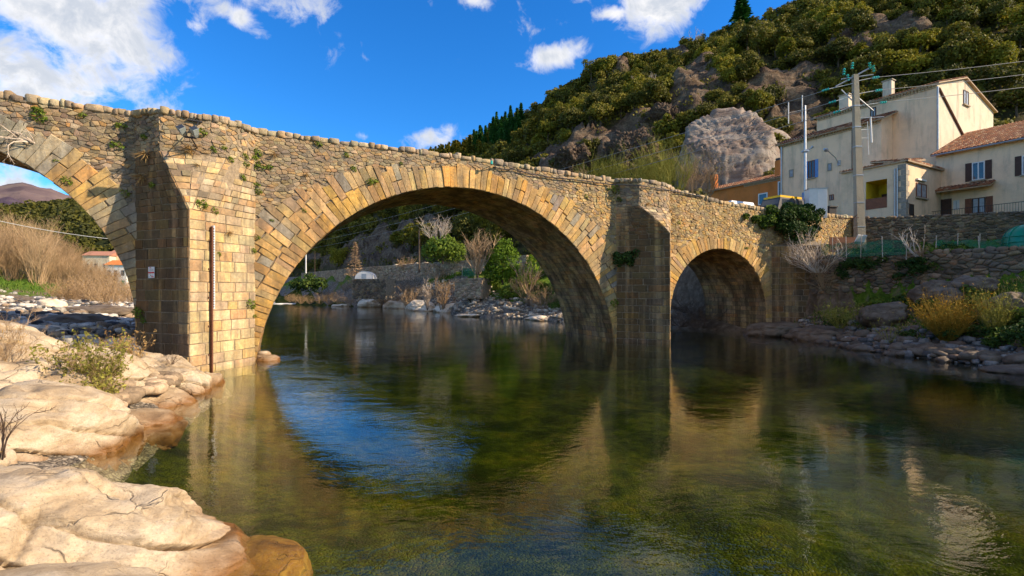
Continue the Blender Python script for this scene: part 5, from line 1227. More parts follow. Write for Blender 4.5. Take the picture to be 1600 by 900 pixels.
g = Geo(); g.tube([b1.p(-2.33, 5.9, 18.8), b1.p(-2.33, 5.9, G0 + 5)], .035, 5); g.build('drain_pipe', M['dark'], b1.root)
# wall lamp on its bracket: hangs from the house but is a thing
a_, b_, z_ = face_uv(1310, 255, 'a', -2.24); q0 = HPT(-2.24, b_, z_)
lr = empty('street_lamp', q0, label='street lamp on a curved bracket beside the blue shuttered window', cat='lamp'); g = Geo(); q1 = at(1305, 246, q0.y - .9) - q0; q2 = at(1294, 236, q0.y - 1.5) - q0; q3 = at(1288, 233, q0.y - 1.9) - q0
g.tube([(0, 0, 0), tuple(q1), tuple(q2)], .045, 6); g.box((-.1, -.2, -.25), (.1, 0, .25)); g.build('bracket', M['metal'], lr); g = Geo(); g.tube([tuple(q2), tuple(q2.lerp(q3, .5)), tuple(q3)], [.06, .2, .1], 8); g.build('lamp_head', M['metal'], lr)
# annex with the porch
an = Bld('porch_annex', 'low beige annex with grey corner stones and a yellow porch behind the concrete pole', tuple(HPT(-7.7, 2, 0))[:2] + (G0,))
AZ = 13.5; A0, A1, B0, B1 = -7.7, -1.1, -.66, 4.2
pa = face_uv(1353, 281, 'a', A0); pb = face_uv(1386, 324, 'a', A0); pb0, pb1 = pb[1], pa[1]; pz0, pz1 = pb[2], pa[2] - .2
g = Geo()
for (u0, u1, v0, v1) in ((B0, pb0, G0, AZ), (pb1, B1, G0, AZ), (pb0, pb1, pz1, AZ), (pb0, pb1, G0, pz0)): g.quad(an.p(A0, u1, v0), an.p(A0, u0, v0), an.p(A0, u0, v1), an.p(A0, u1, v1))
g.quad(an.p(A0, B0, G0), an.p(A1, B0, G0), an.p(A1, B0, AZ), an.p(A0, B0, AZ)); g.quad(an.p(A1, B1, G0), an.p(A0, B1, G0), an.p(A0, B1, AZ), an.p(A1, B1, AZ)); g.quad(an.p(A0, B0, AZ), an.p(A1, B0, AZ), an.p(A1, B1, AZ), an.p(A0, B1, AZ)); g.build('wall', M['grey_beige'], an.root)
g = Geo(); dp = 2.2
g.quad(an.p(A0, pb1, pz0), an.p(A0 + dp, pb1, pz0), an.p(A0 + dp, pb1, pz1), an.p(A0, pb1, pz1)); g.quad(an.p(A0 + dp, pb0, pz0), an.p(A0, pb0, pz0), an.p(A0, pb0, pz1), an.p(A0 + dp, pb0, pz1)); g.quad(an.p(A0 + dp, pb1, pz0), an.p(A0 + dp, pb0, pz0), an.p(A0 + dp, pb0, pz1), an.p(A0 + dp, pb1, pz1)); g.quad(an.p(A0, pb1, pz1), an.p(A0 + dp, pb1, pz1), an.p(A0 + dp, pb0, pz1), an.p(A0, pb0, pz1)); g.quad(an.p(A0, pb0, pz0), an.p(A0 + dp, pb0, pz0), an.p(A0 + dp, pb1, pz0), an.p(A0, pb1, pz0)); g.build('porch', M['yellow'], an.root)
an.box('balustrade', A0 - .04, A0 + .06, pb0, pb1, pz0, pz0 + .9, M['redwood']); an.box('door', A0 + dp - .06, A0 + dp - .01, pb1 - 1.0, pb1 - .25, pz0, pz0 + 1.5, M['brown'])
for nm_, args in (('roof', ((A0 - .2, B0 - .2, AZ + .05), (A0 - .2, B1 + .1, AZ + .05), (A0 + 3, B1 + .1, AZ + .5), (A0 + 3, B0 - .2, AZ + .5))),): an.tiles(*args, name=nm_)
an.tiles((A1, B0 - .25, AZ + .05), (A0 - .2, B0 - .25, AZ + .05), (A0 - .2, B0 + 2.5, AZ + .45), (A1, B0 + 2.5, AZ + .45))
g = Geo(); z = G0 + .3; k = 0
while z < AZ - .5:
    l_ = .55 if k % 2 else .32; m2 = .32 if k % 2 else .55; g.box((A0 - .03, B0 - .03, z), (A0 + m2, B0 + .02, z + .42), (.30, .27, .22), lambda x, y, zz: an.p(x, y, zz)); g.box((A0 - .031, B0 + .021, z), (A0 + .02, B0 + l_, z + .42), (.30, .27, .22), lambda x, y, zz: an.p(x, y, zz)); z += .45; k += 1
g.build('corner_stones', M['tinted'], an.root)
an.window('b', B0, 1431, 287, 1447, 309, 'redwood', None, True, bars=1)
an.window('b', B0, 1420, 319, 1427, 342, 'brown', None, False, bars=0, panes='dark', name='door')
a_, b_, z_ = face_uv(1438, 283, 'b', B0); an.box('lintel', a_ - .8, a_ + .8, B0 - .16, B0, z_, z_ + .15, M['white'])
g = Geo(); 
for px in (1403, 1399):
    a_, b_, z_ = face_uv(px, 270, 'a', A0); g.tube([an.p(A0 - .1, b_, 13.0), an.p(A0 - .1, b_, G0 + .2)], .06, 6)
g.build('drain_pipe', M['metal'], an.root)
# long tiled house on the right
b3 = Bld('tiled_house', 'long beige house with a red tiled roof and dark brown shutters at the right edge', tuple(HPT(-1.1, -6, 0))[:2] + (G0,))
walls_poly(b3, [(-1.1, -.3), (-1.1, -16), (12, -16), (12, -.3)], G0, [[(-1.1, -16, 14.9), (-1.1, -.3, 14.9)], [(12, -16, 14.9), (6.2, -16, 17.9), (-1.1, -16, 14.9)], [(12, -.3, 14.9), (12, -16, 14.9)], [(-1.1, -.3, 14.9), (6.2, -.3, 17.9), (12, -.3, 14.9)]], ['beige', 'gable_render', 'beige', 'beige'], ['wall'] * 4)
b3.tiles((-1.6, -16.4, 14.9), (-1.6, -.06, 14.9), (6.2, -.06, 18.1), (6.2, -16.4, 18.1)); b3.tiles((12.4, -.06, 14.9), (12.4, -16.4, 14.9), (6.2, -16.4, 18.08), (6.2, -.06, 18.08))
b3.window('a', -1.1, 1519, 253, 1539, 281, 'white', 'brown', True, panes='glass', shw=1.15); b3.window('a', -1.1, 1597, 242, 1618, 272, 'white', 'brown', True)
b3.window('a', -1.1, 1519, 309, 1540, 333, 'brown', 'redwood', True, shw=1.15); b3.window('a', -1.1, 1490, 313, 1499, 328, 'white', None, False, bars=2)
b3.window('a', -1.1, 1470, 311, 1487, 341, 'brown', None, False, bars=0, panes='brown', name='door')
c0 = face_uv(1462, 300, 'a', -1.1); c1 = face_uv(1556, 290, 'a', -1.1)
b3.tiles((-2.3, c1[1], 11.55), (-2.3, c0[1], 11.55), (-1.12, c0[1], 12.0), (-1.12, c1[1], 12.0), 'canopy')
g = Geo(); g.tube([b3.p(-1.66, -16.3, 14.82), b3.p(-1.66, -.2, 14.82)], .07, 6); g.build('gutter', M['metal'], b3.root)
# iron railing
r0 = HPT(-3.3, 1.0 - 1.2, 8.6); rl = empty('iron_railing', r0, label='thin black iron railing in front of the brown door of the tiled house', cat='railing'); g = Geo()
bb = np.arange(-.3, -9.6, -.16)
for z in (9.0, 9.75): g.tube([HPT(-3.0, -.3, z) - r0, HPT(-3.0, -9.6, z) - r0], .022, 4)
for b_ in bb: g.tube([HPT(-3.0, float(b_), 8.5) - r0, HPT(-3.0, float(b_), 9.75) - r0], .013, 4)
g.build('bars', M['dark'], rl)
# orange house
OK_ = HPT(-2.4, 17, 0); oh = Bld('orange_house', 'low orange rendered house with a tile roof and orange chimneys', (33.6, 62, G0))
oh.p = lambda a, b, z: Vector((33.6, 62, 0)) + E1 * a + E2 * b + Vector((0, 0, z + (.85 if z > 9 else 0))) - oh.o
walls_poly(oh, [(0, -.5), (6, -.5), (6, 11), (0, 11)], G0, [[(6, -.5, 16.3), (3, -.5, 17.2), (0, -.5, 16.3)], [(6, 11, 16.3), (6, -.5, 16.3)], [(0, 11, 16.3), (3, 11, 17.2), (6, 11, 16.3)], [(0, -.5, 16.3), (0, 11, 16.3)]], ['orange'] * 4, ['wall'] * 4)
oh.tiles((-.4, -.7, 16.3), (-.4, 11.4, 16.3), (3, 11.4, 17.5), (3, -.7, 17.5), pitch=.3); oh.tiles((6.4, 11.4, 16.3), (6.4, -.7, 16.3), (3, -.7, 17.48), (3, 11.4, 17.48), pitch=.3); oh.genoise(-.005, 0, 5.2, 16.25)
for (u0, u1, z0, z1) in ((1.9, 3.2, 13.2, 14.7), (-.4, .55, 13.6, 15.8), (6.6, 7.7, 12.6, 14.2)):
    g = Geo(); fr = lambda t_, o_, z: oh.p(-o_, t_, z)
    for lo, hi in (((u0, 0, z0), (u0 + .15, .06, z1)), ((u1 - .15, 0, z0), (u1, .06, z1)), ((u0 + .15, 0, z1 - .15), (u1 - .15, .06, z1)), ((u0 + .15, 0, z0), (u1 - .15, .06, z0 + .15))): g.box(lo, hi, (1, 1, 1), fr)
    wo = g.build('window', M['white'], oh.root); g = Geo(); g.box((u0 + .15, 0, z0 + .15), (u1 - .15, .02, z1 - .15), (1, 1, 1), fr); g.build('pane', M['glass'], wo)
for (a_, b_, z0, z1, w_) in ((.8, .9, 16.5, 18.6, .35), (1.0, 10.7, 16.5, 18.8, .38)):
    o = oh.box('chimney', a_ - w_, a_ + w_, b_ - w_, b_ + w_, z0, z1, M['orange']); oh.box('cap', a_ - w_ * .8, a_ + w_ * .8, b_ - w_ * .8, b_ + w_ * .8, z1, z1 + .3, M['dark'], parent=o)

# village beyond the left arch
for i, (px, Y, w_, z1, mt, lab) in enumerate([(150, 178, 9, 15.5, 'gable_render', 'cream far village house left of the orange roof'), (181, 165, 6.5, 11.5, 'white', 'white far village house with green doors under an orange roof'), (196, 182, 11, 16.5, 'beige', 'beige far village block behind the orange roof')]):
    c_ = at(px, 430, Y); z0 = hgt1(c_.x, c_.y) - .5; r_ = empty('village_house', (c_.x, c_.y, z0), .1, lab, 'house'); g = Geo(); g.box((-w_ / 2, 0, 0), (w_ / 2, 8, z1 - z0)); g.build('wall', M[mt], r_)
    g = Geo(); h_ = z1 - z0; ov = .4
    g.add([(-w_ / 2 - ov, -ov, h_), (w_ / 2 + ov, -ov, h_), (w_ / 2 + ov, 4, h_ + 1.8), (-w_ / 2 - ov, 4, h_ + 1.8), (-w_ / 2 - ov, 8 + ov, h_), (w_ / 2 + ov, 8 + ov, h_)], [(0, 1, 2, 3), (3, 2, 5, 4), (0, 3, 4), (1, 5, 2), (0, 4, 5, 1)], (.62, .20, .05) if i == 1 else (.42, .2, .13)); g.build('roof', M['tinted'], r_)
    for k in range(3):
        for zf in (.25, .62):
            g = Geo(); x = -w_ / 2 + w_ * (k + .5) / 3; g.box((x - .5, -.06, h_ * zf), (x + .5, -.005, h_ * zf + 1.7)); g.build('window', M['tankgreen' if i == 1 and zf < .5 else 'glass'], r_)

M['greysteel'] = simple('dull grey steel', (0.26, 0.27, 0.28), .55, .15, metal=.3)
# ------------------------------------------------------------------ poles, wires, antennas
pr = empty('concrete_pole', (24.45, 35.0, 5.75), label='tall tapering concrete power pole with green glass insulators', cat='power pole')
g = Geo(); LX = -.35
for (x0, x1) in ((-1, 1),):
    b0, b1, H_ = .28, .16, 11.7
    vs = [(-b0, -b0 * .7, 0), (b0, -b0 * .7, 0), (b0, b0 * .7, 0), (-b0, b0 * .7, 0), (LX - b1, -b1 * .7, H_), (LX + b1, -b1 * .7, H_), (LX + b1, b1 * .7, H_), (LX - b1, b1 * .7, H_)]
    g.add(vs, [(0, 3, 2, 1), (4, 5, 6, 7), (0, 1, 5, 4), (1, 2, 6, 5), (2, 3, 7, 6), (3, 0, 4, 7)])
g.build('shaft', M['concrete'], pr)
for z in (1.6, 3.2, 5.0, 6.9, 8.2, 9.6): g = Geo(); r_ = .285 - .12 * z / 11.7; g.box((LX * z / 11.7 - r_ - .01, -r_ * .72 - .01, z), (LX * z / 11.7 + r_ + .01, r_ * .72 + .01, z + .05)); g.build('steel_band', M['metal'], pr)
g = Geo(); T = 11.2
g.tube([(LX - 1.3, 0, T - .3), (LX + .9, 0, T + .9)], .05, 5); g.tube([(LX - .9, 0, T + .2), (LX + 1.2, 0, T + .5)], .045, 5); g.tube([(LX - .2, 0, T - .7), (LX + 1.2, 0, T - 1.9)], .05, 5); g.tube([(LX + .3, 0, T - 2.4), (LX + 1.9, 0, T - 2.3)], .035, 5); g.tube([(LX - .2, 0, T - 1.2), (LX - .9, 0, T - .5)], .04, 5)
g.build('crossarm', M['metal'], pr)
def insul(g, c_, d, n=3, r_=.095):
    c_ = Vector(c_); d = Vector(d).normalized()
    for k in range(n): q = c_ + d * (.16 * k); g.tube([q, q + d * .05, q + d * .11], [r_, r_ * .8, r_ * .3], 9)
ins = [((LX - .75, 0, T + .5), (0.1, 0, 1)), ((LX - .2, 0, T + .9), (0.1, 0, 1)), ((LX + 1.2, 0, T + 1.1), (.1, 0, -1)), ((LX + .95, 0, T + 1.3), (.1, 0, -1)), ((LX - .45, 0, T + .1), (-.1, 0, 1))]
WL = [(-2.1, T - .55), (-1.65, T - 1.35), (-1.35, T - 2.0)]; WR = [(1.2, T + .3), (1.4, T - .55), (1.7, T - 1.35)]
for x, z in WL: ins.append(((LX + x + .35, 0, z + .1), (-1, 0.2, -.25)))
for x, z in WR: ins.append(((LX + x, 0, z), (1, .1, .15)))
for c_, d in ins: g = Geo(); insul(g, c_, d); g.build('insulator', M['glassgreen'], pr)
g = Geo()
for x, z in WL: g.tube([(LX, 0, z + .5), (LX + x + .35, 0, z + .1)], .02, 4)
for x, z in WR: g.tube([(LX, 0, z - .25), (LX + x, 0, z)], .02, 4)
for dx, z0, z1 in ((.75, 7.2, 8.9), (.55, 6.4, 8.6)): g.tube([(dx, 0, z0), (dx - .08, 0, z1)], .05 if dx > .6 else .02, 6); g.tube([(LX * .6, 0, (z0 + z1) / 2), (dx, 0, (z0 + z1) / 2)], .02, 4)
g.build('antenna', M['white'], pr)
# rusty stays at its foot
g = Geo(); g.tube([(-1.6, 0, 1.1), (-.4, -.3, 2.4)], .02, 4); g.tube([(-1.9, 0, 2.1), (-.3, -.3, 2.2)], .02, 4); g.build('stay', M['rust'], pr)
def wire(p, q, sag, r_, label, mat='wire', n=14):
    p, q = Vector(p), Vector(q); g = Geo(); g.tube([p.lerp(q, i / n) - Vector((0, 0, 4 * sag * (i / n) * (1 - i / n))) - p for i in range(n + 1)], r_, 4)
    o = g.build('overhead_wire', M[mat]); o.location = p; return tag(o, label, 'wire', None)
pr.scale = (1.06, 1.06, 1.06); PB = Vector(pr.location)
for i, ((x, z), lab) in enumerate(zip(WL, ('highest', 'middle', 'lowest'))):
    wire(PB + Vector((LX + x - .1, 0.1, z)) * 1.06 if False else PB + Vector((LX + x - .1, 0.1, z)) * 1.0 + Vector((0, 0, z * .06)), (-78 - i, 170 + 4 * i, 20 - i * 1.6), 1.2, .022, lab + ' of the three wires running left from the concrete pole')
for i, ((x, z), lab) in enumerate(zip(WR, ('highest', 'middle', 'lowest'))):
    wire(PB + Vector((LX + x + .5, 0, z * 1.06 + .05)), (77 + i, 50, 30.5 - i * 1.2), .6, .02, lab + ' of the three wires running right from the concrete pole')
wire(at(-40, 336, 60), at(230, 378, 62), .5, .03, 'pale cable crossing the shrubs beyond the left arch', 'white')
# steel mast
mb = at(1258, 336, 38.5); mr = empty('antenna_mast', (mb.x, mb.y, 7.7), label='thin grey steel mast with two white whip antennas beside the white cabinet', cat='mast'); g = Geo()
g.tube([(0, 0, 0), (0, 0, 6), (0, 0, 9.6)], [.10, .09, .06], 8); g.build('shaft', M['metal'], mr)
g = Geo()
for px, y0, y1 in ((1232, 160, 193), (1253.5, 149, 190)):
    q0, q1 = at(px, y1, 38.5), at(px, y0, 38.5); dx = q0.x - mb.x; g.tube([(dx, 0, q0.z - 7.7), (dx, 0, q1.z - 7.7)], .035, 6); g.tube([(0, 0, 9.3), (dx, 0, (q0.z + q1.z) / 2 - 7.7)], .012, 4)
g.build('antenna', M['white'], mr)
g = Geo(); g.tube([(0, 0, 6.1), (.4, 0, 6.25), (.55, -.1, 6.4)], [.05, .05, .12], 6); g.box((-.2, -.2, 6.0), (.2, .2, 6.12)); g.build('bracket', M['metal'], mr)
# white cabinet
cb = at(1275, 323, 37.8); cr_ = empty('electrical_cabinet', (cb.x, cb.y, 7.9), -.15, 'white steel electrical cabinet at the end of the bridge parapet', 'cabinet')
g = Geo(); g.box((-.62, -.4, .55), (.62, .4, 2.75)); g.build('housing', M['white'], cr_); g = Geo(); g.box((-.05, -.43, .7), (.58, -.401, 2.6)); g.build('door', M['white'], cr_); g = Geo(); g.box((-.66, -.44, 2.751), (.66, .44, 2.8)); g.build('lid', M['metal'], cr_); g = Geo(); g.box((-.5, -.3, 0), (.5, .3, .549)); g.build('plinth', M['concrete'], cr_)
# wheelie bin
wb = at(1296, 322, 39.5); wr_ = empty('wheeled_bin', (wb.x, wb.y, 8.3), .2, 'dark grey wheeled bin beside the white cabinet', 'bin'); g = Geo()
g.add([(-.24, -.25, 0), (.24, -.25, 0), (.24, .25, 0), (-.24, .25, 0), (-.34, -.36, 1.25), (.34, -.36, 1.25), (.34, .36, 1.25), (-.34, .36, 1.25)], [(0, 3, 2, 1), (4, 5, 6, 7), (0, 1, 5, 4), (1, 2, 6, 5), (2, 3, 7, 6), (3, 0, 4, 7)]); g.build('tub', M['cable'], wr_); g = Geo(); g.box((-.38, -.42, 1.252), (.38, .38, 1.34)); g.build('lid', M['cable'], wr_)
# parked vehicles on the approach
def vehicle(name, label, cat, loc, rz, L_, W_, H_, hood, body, top, beacon=False):
    r_ = empty(name, loc, rz, label, cat); g = Geo(); w2 = W_ / 2
    prof = [(-L_ / 2, .35), (-L_ / 2, .85), (-L_ / 2 + hood * .9, 1.0), (-L_ / 2 + hood + .55, H_), (L_ / 2 - .35, H_), (L_ / 2, .95), (L_ / 2, .35)]
    n_ = len(prof); tw = [w2, w2, w2, w2 * .86, w2 * .86, w2, w2]
    vs = [(x, -tw[i], z) for i, (x, z) in enumerate(prof)] + [(x, tw[i], z) for i, (x, z) in enumerate(prof)]
    g.add(vs, [tuple(range(n_))[::-1], tuple(range(n_, 2 * n_))] + [(i, (i + 1) % n_, n_ + (i + 1) % n_, n_ + i) for i in range(n_)]); g.build('body', body, r_)
    g = Geo(); x0, x1 = -L_ / 2 + hood + .6, L_ / 2 - .5
    for sgn in (-1, 1): g.quad((x0 - .2, sgn * (w2 * .97 + .005), 1.08), (x1 + .2, sgn * (w2 * .97 + .005), 1.08), (x1, sgn * (w2 * .875 + .005), H_ - .12), (x0 + .1, sgn * (w2 * .875 + .005), H_ - .12))
    g.quad((-L_ / 2 + hood + .02, -w2 * .85, 1.1), (-L_ / 2 + hood + .02, w2 * .85, 1.1), (-L_ / 2 + hood + .48, w2 * .8, H_ - .1), (-L_ / 2 + hood + .48, -w2 * .8, H_ - .1)); g.build('window', M['glass'], r_)
    for x in (-L_ / 2 + .8, L_ / 2 - .8):
        for y in (-w2 + .02, w2 - .02): g = Geo(); g.tube([(x, y - .11, .33), (x, y + .11, .33)], .33, 14); g.build('wheel', M['cable'], r_)
    if beacon: g = Geo(); g.box((-L_ / 2 + hood + .6, -w2 * .8, H_ + .003), (L_ / 2 - .4, w2 * .8, H_ + .17)); g.build('roof_panel', beacon, r_)
YEL = simple('yellow vehicle paint', (0.72, 0.42, 0.0), .4, .05); WH = simple('white car paint', (0.62, 0.66, 0.72), .3, .03, spec=.6)
vp = BP(36.2, 2.4, 0); vehicle('van', 'dark van with a yellow roof, just above the ivy', 'van', (vp.x, vp.y, 7.75), .44, 4.2, 1.8, 2.35, .7, M['cable'], None, YEL)
vp = BP(31.0, 2.6, 0); vehicle('parked_car', 'white car whose roof shows over the bridge parapet', 'car', (vp.x, vp.y, 7.75), .44, 4.1, 1.7, 1.75, 1.0, WH, None)
# green tank
tp_ = at(1596, 391, 27); tk = empty('water_tank', (tp_.x + .15, tp_.y, 5.0), label='domed green plastic tank standing on the lower wall', cat='tank'); g = Geo()
pts = [(0, 0, z) for z in (0, .1, .5, .9, 1.15, 1.35, 1.5, 1.58)]; g.tube(pts, [.82, .86, .86, .82, .70, .52, .28, .02], 24); g.build('shell', M['tankgreen'], tk, smooth=True); g = Geo()
for k in range(8): a = k * math.pi / 4; g.tube([(r9 * math.cos(a), r9 * math.sin(a), z9) for r9, z9 in ((.87, .1), (.88, .5), (.84, .9), (.72, 1.15), (.54, 1.36), (.3, 1.5))], .03, 5)
for z9, r9 in ((.12, .88), (.6, .88), (.92, .84)): g.tube([(r9 * math.cos(a), r9 * math.sin(a), z9) for a in np.linspace(0, 6.283, 25)], .028, 5)
g.build('rib', M['tankgreen'], tk); g = Geo()
g.tube([(.1, -.2, 1.42), (.1, -.25, 1.62)], .2, 12); g.build('lid', M['tankgreen'], tk)
# netting fences
def netfence(name, pts, h_, label, step=.8, solid=True):
    r_ = empty(name, pts[0], label=label, cat='fence'); o0 = Vector(pts[0]); g = Geo(); k = 0
    for p, q in zip(pts[:-1], pts[1:]):
        p, q = Vector(p) - o0, Vector(q) - o0; n_ = max(1, int((q - p).length / step))
        for i in range(n_ * 3):
            a, b = p.lerp(q, i / (n_ * 3)), p.lerp(q, (i + 1) / (n_ * 3)); w0 = Vector((0, .06 * math.sin(k), 0)); k += 1; w1 = Vector((0, .06 * math.sin(k), 0)); g.quad(a + w0, b + w1, b + w1 + Vector((0, 0, h_ + .05 * math.sin(k * 1.7))), a + w0 + Vector((0, 0, h_ + .05 * math.sin((k - 1) * 1.7))))
        for i in range(n_ + 1): a = p.lerp(q, i / n_); s_ = Geo(); s_.tube([a - Vector((0, 0, .3)), a + Vector((random.uniform(-.06, .06), 0, h_ + random.uniform(.1, .45)))], .025, 5, (.4, .3, .2)); s_.build('stake', M['paletwig'], r_)
    g.build('net', M['netting'], r_)
netfence('netting_fence', [tuple(at(1282, 403, 33.6)), tuple(at(1345, 401, 31.0)), tuple(at(1416, 398, 29.0))], .92, 'dark green windbreak netting on stakes along the garden edge')
netfence('netting_fence', [tuple(at(1462, 391, 28.2)), tuple(at(1530, 391, 27.6)), tuple(at(1580, 390, 27.2))], .55, 'thin low green netting between the pruned tree and the green tank')
def plank_board(name, c_, w_, h_, mat, label, rz=0., tilt=0.): g = Geo(); g.box((-w_ / 2, -.03, 0), (w_ / 2, .03, h_)); o = g.build(name, mat); o.location = c_; o.rotation_euler = (tilt, 0, rz); tag(o, label, 'board')
plank_board('hut_panel', at(1318, 394, 33.5), 1.9, 1.0, M['redwood'], 'low brown timber panel left of the concrete pole'); plank_board('white_board', at(1341, 381, 31.6), .75, .6, M['white'], 'small white sheet leaning beside the concrete pole', .3, .5)

# ------------------------------------------------------------------ things fixed on the bridge
# river gauge on the near cutwater's lit side
gp = BP(-2.0875 + .585, -2.285 + .64, 0); gd = (BP(0, 0, 0) - BP(-2.0875, -2.285, 0)).normalized(); gn = Vector((gd.y, -gd.x, 0))
gr_ = empty('river_gauge', (gp.x, gp.y, 0), math.atan2(gd.y, gd.x), 'tall black and white river gauge staff on a rusty rail fixed to the near pier', 'gauge')
g = Geo(); g.box((-.035, -.15, -.3), (.025, -.06, 5.45)); g.build('rail', M['rust'], gr_); g = Geo(); g.box((.026, -.17, 2.3), (.085, -.05, 5.5)); g.build('staff', M['white'], gr_); g = Geo()
z = 2.35
while z < 5.4: g.box((.026, -.176, z), (.056, -.1701, z + .05)); z += .1
g.build('graduation_marks', M['dark'], gr_); g = Geo()
for z in (.5, 1.6, 2.7, 3.8, 4.9): g.box((-.09, -.06, z), (.06, -.02, z + .06))
g.build('clamp', M['rust'], gr_)
# warning sign on the shaded face
al = (BP(-2.0875, -2.285, 0) - BP(-4.175, 0, 0)); al.normalize(); nn_ = Vector((al.y, -al.x, 0)); k_ = (239 - 800) / 779.19
A_ = BP(-4.175, 0, 0); t_ = (k_ * A_.y - A_.x) / (al.x - k_ * al.y); sp = A_ + al * t_; Yd = sp.y; sp = sp + nn_ * .05; sz = 3 + (454 - 434.5) / 779.19 * Yd; sh_ = 17.5 / 779.19 * Yd; sw_ = .36
sg = empty('warning_sign', (sp.x, sp.y, sz), math.atan2(al.y, al.x), 'small white sign with a red band on the shaded side of the near pier', 'sign')
g = Geo(); g.box((-sw_ / 2, -.012, 0), (sw_ / 2, 0, sh_)); g.build('plate', M['white'], sg); RED = simple('sign red', (.60, .04, .04), .6, .05); GRN = simple('sign green', (.01, .15, .04), .6, .05); GRY = simple('sign grey print', (.35, .34, .34), .6, .05)
g = Geo(); g.box((-sw_ / 2, -.016, sh_ * .42), (sw_ / 2, -.0121, sh_ * .54)); g.box((-.12, -.016, sh_ * .89), (-.0, -.0121, sh_ * .95)); g.box((.0, -.016, sh_ * .07), (.14, -.0121, sh_ * .14)); g.box((.03, -.016, sh_ * .17), (.06, -.0121, sh_ * .28)); g.build('red_print', RED, sg)
g = Geo(); g.box((-.045, -.016, sh_ * .18), (-.02, -.0121, sh_ * .29)); g.build('green_print', GRN, sg); g = Geo()
for q, a_, b_ in ((.80, -.12, .07), (.74, -.12, .13), (.68, -.10, .12), (.62, -.12, .14), (.34, -.13, -.06), (.10, -.15, -.12)): g.box((a_, -.0155, sh_ * q), (b_, -.0121, sh_ * q + .010))
g.build('grey_print', GRY, sg)
# floodlights on a bracket
fb = BP(-1.35, -.98, 9.05 - .05); fl = empty('floodlight', (0, 0, 0), 0, 'pair of grey floodlights on a steel frame standing out from the near refuge', 'floodlight')
def onface(px, py, n_):
    kx = (px - 800) / 779.19; s_ = (kx * (BO.y + BN.y * n_) - (BO.x + BN.x * n_)) / (BU.x - kx * BU.y); Y = BO.y + BU.y * s_ + BN.y * n_; return Vector((kx * Y, Y, 3 + (454 - py) / 779.19 * Y))
b_lo = onface(308, 231, -.98); b_hi = onface(310, 190, -.98); fa = onface(307, 216, -1.9); fb2 = onface(288, 214, -1.9); top_ = onface(300, 189, -1.5)
fl.location = b_lo; o0 = b_lo; g = Geo(); g.tube([b_lo - o0, fa.lerp(fb2, .45) - o0], .03, 6); g.tube([fb2 - o0, fa - o0], .035, 6); g.tube([b_hi - o0, fa.lerp(fb2, .3) - o0], .02, 5); g.tube([onface(293, 187, -1.02) - o0, onface(316, 191, -1.02) - o0], .04, 6); g.build('frame', M['cable'], fl)
for q, px, py in ((fb2, 282, 198), (fa, 303, 200)):
    e_ = onface(px, py, -2.25); g = Geo(); d = (e_ - q); g.tube([q + d * .12 - o0, q + d * .45 - o0, e_ - o0], [.06, .12, .16], 4); ho = g.build('lamp_housing', M['lampgrey'], fl)
    g = Geo(); g.tube([e_ + d * .01 - o0, e_ + d * .03 - o0], .14, 4); g.build('lens', M['glass'], ho)
# second bracket and cable on the right half
c0 = onface(768, 254, -.5); br = empty('lamp_bracket', c0, 0, 'small green tipped steel bracket sticking out above the main arch', 'bracket'); g = Geo(); w0 = onface(768, 258, -.05); w1 = onface(776, 262, -.05)
g.tube([w0 - c0, (0, 0, 0)], .02, 5); g.tube([w1 - c0, (0, 0, 0)], .02, 5); g.build('arm', M['cable'], br); g = Geo(); g.tube([(0, 0, -.08), (0, 0, .09)], .06, 8); g.build('tip', M['glassgreen'], br)
g = Geo(); pts = [onface(*q, -.13) for q in ((770, 261), (790, 265), (800, 264), (830, 272), (860, 277), (900, 281), (945, 287), (952, 288))] + [onface(1000, 290, -1.1), onface(1038, 296, -1.02), onface(1060, 300, -.13), onface(1100, 308, -.13)]
g.tube([p - pts[0] for p in pts], .028, 5); o = g.build('hanging_cable', M['cable']); o.location = pts[0]; tag(o, 'black cable running along the parapet of the right half of the bridge', 'cable')

# ------------------------------------------------------------------ tufts growing from the masonry
rr = np.random.default_rng(12)
def tuft_mesh(kind, seed):
    r2 = np.random.default_rng(seed)
    if kind == 'leaf': p, a, b, tn = leaf_cloud([(0, 0, 0, .16), (.12, 0, -.05, .10), (-.1, 0, .05, .11)], 130, .032, r2); mt = M['tuft']
    else:
        n = 70; d = unit(np.stack([r2.normal(size=n), r2.normal(size=n) - 1.0, -np.abs(r2.normal(size=n)) * 1.3], 1)); T = d * r2.uniform(.08, .2, n)[:, None]; p = T * 1.0; a = T; b = unit(np.cross(T, r2.normal(size=(n, 3)))) * .008; tn = r2.random(n); mt = M['straw']
    o = quads_mesh('wall_tuft', p, a, b, tn, mt); return o
TP = [tuft_mesh('leaf', 1), tuft_mesh('leaf', 2), tuft_mesh('leaf', 3), tuft_mesh('straw', 4), tuft_mesh('straw', 5)]; used = set()
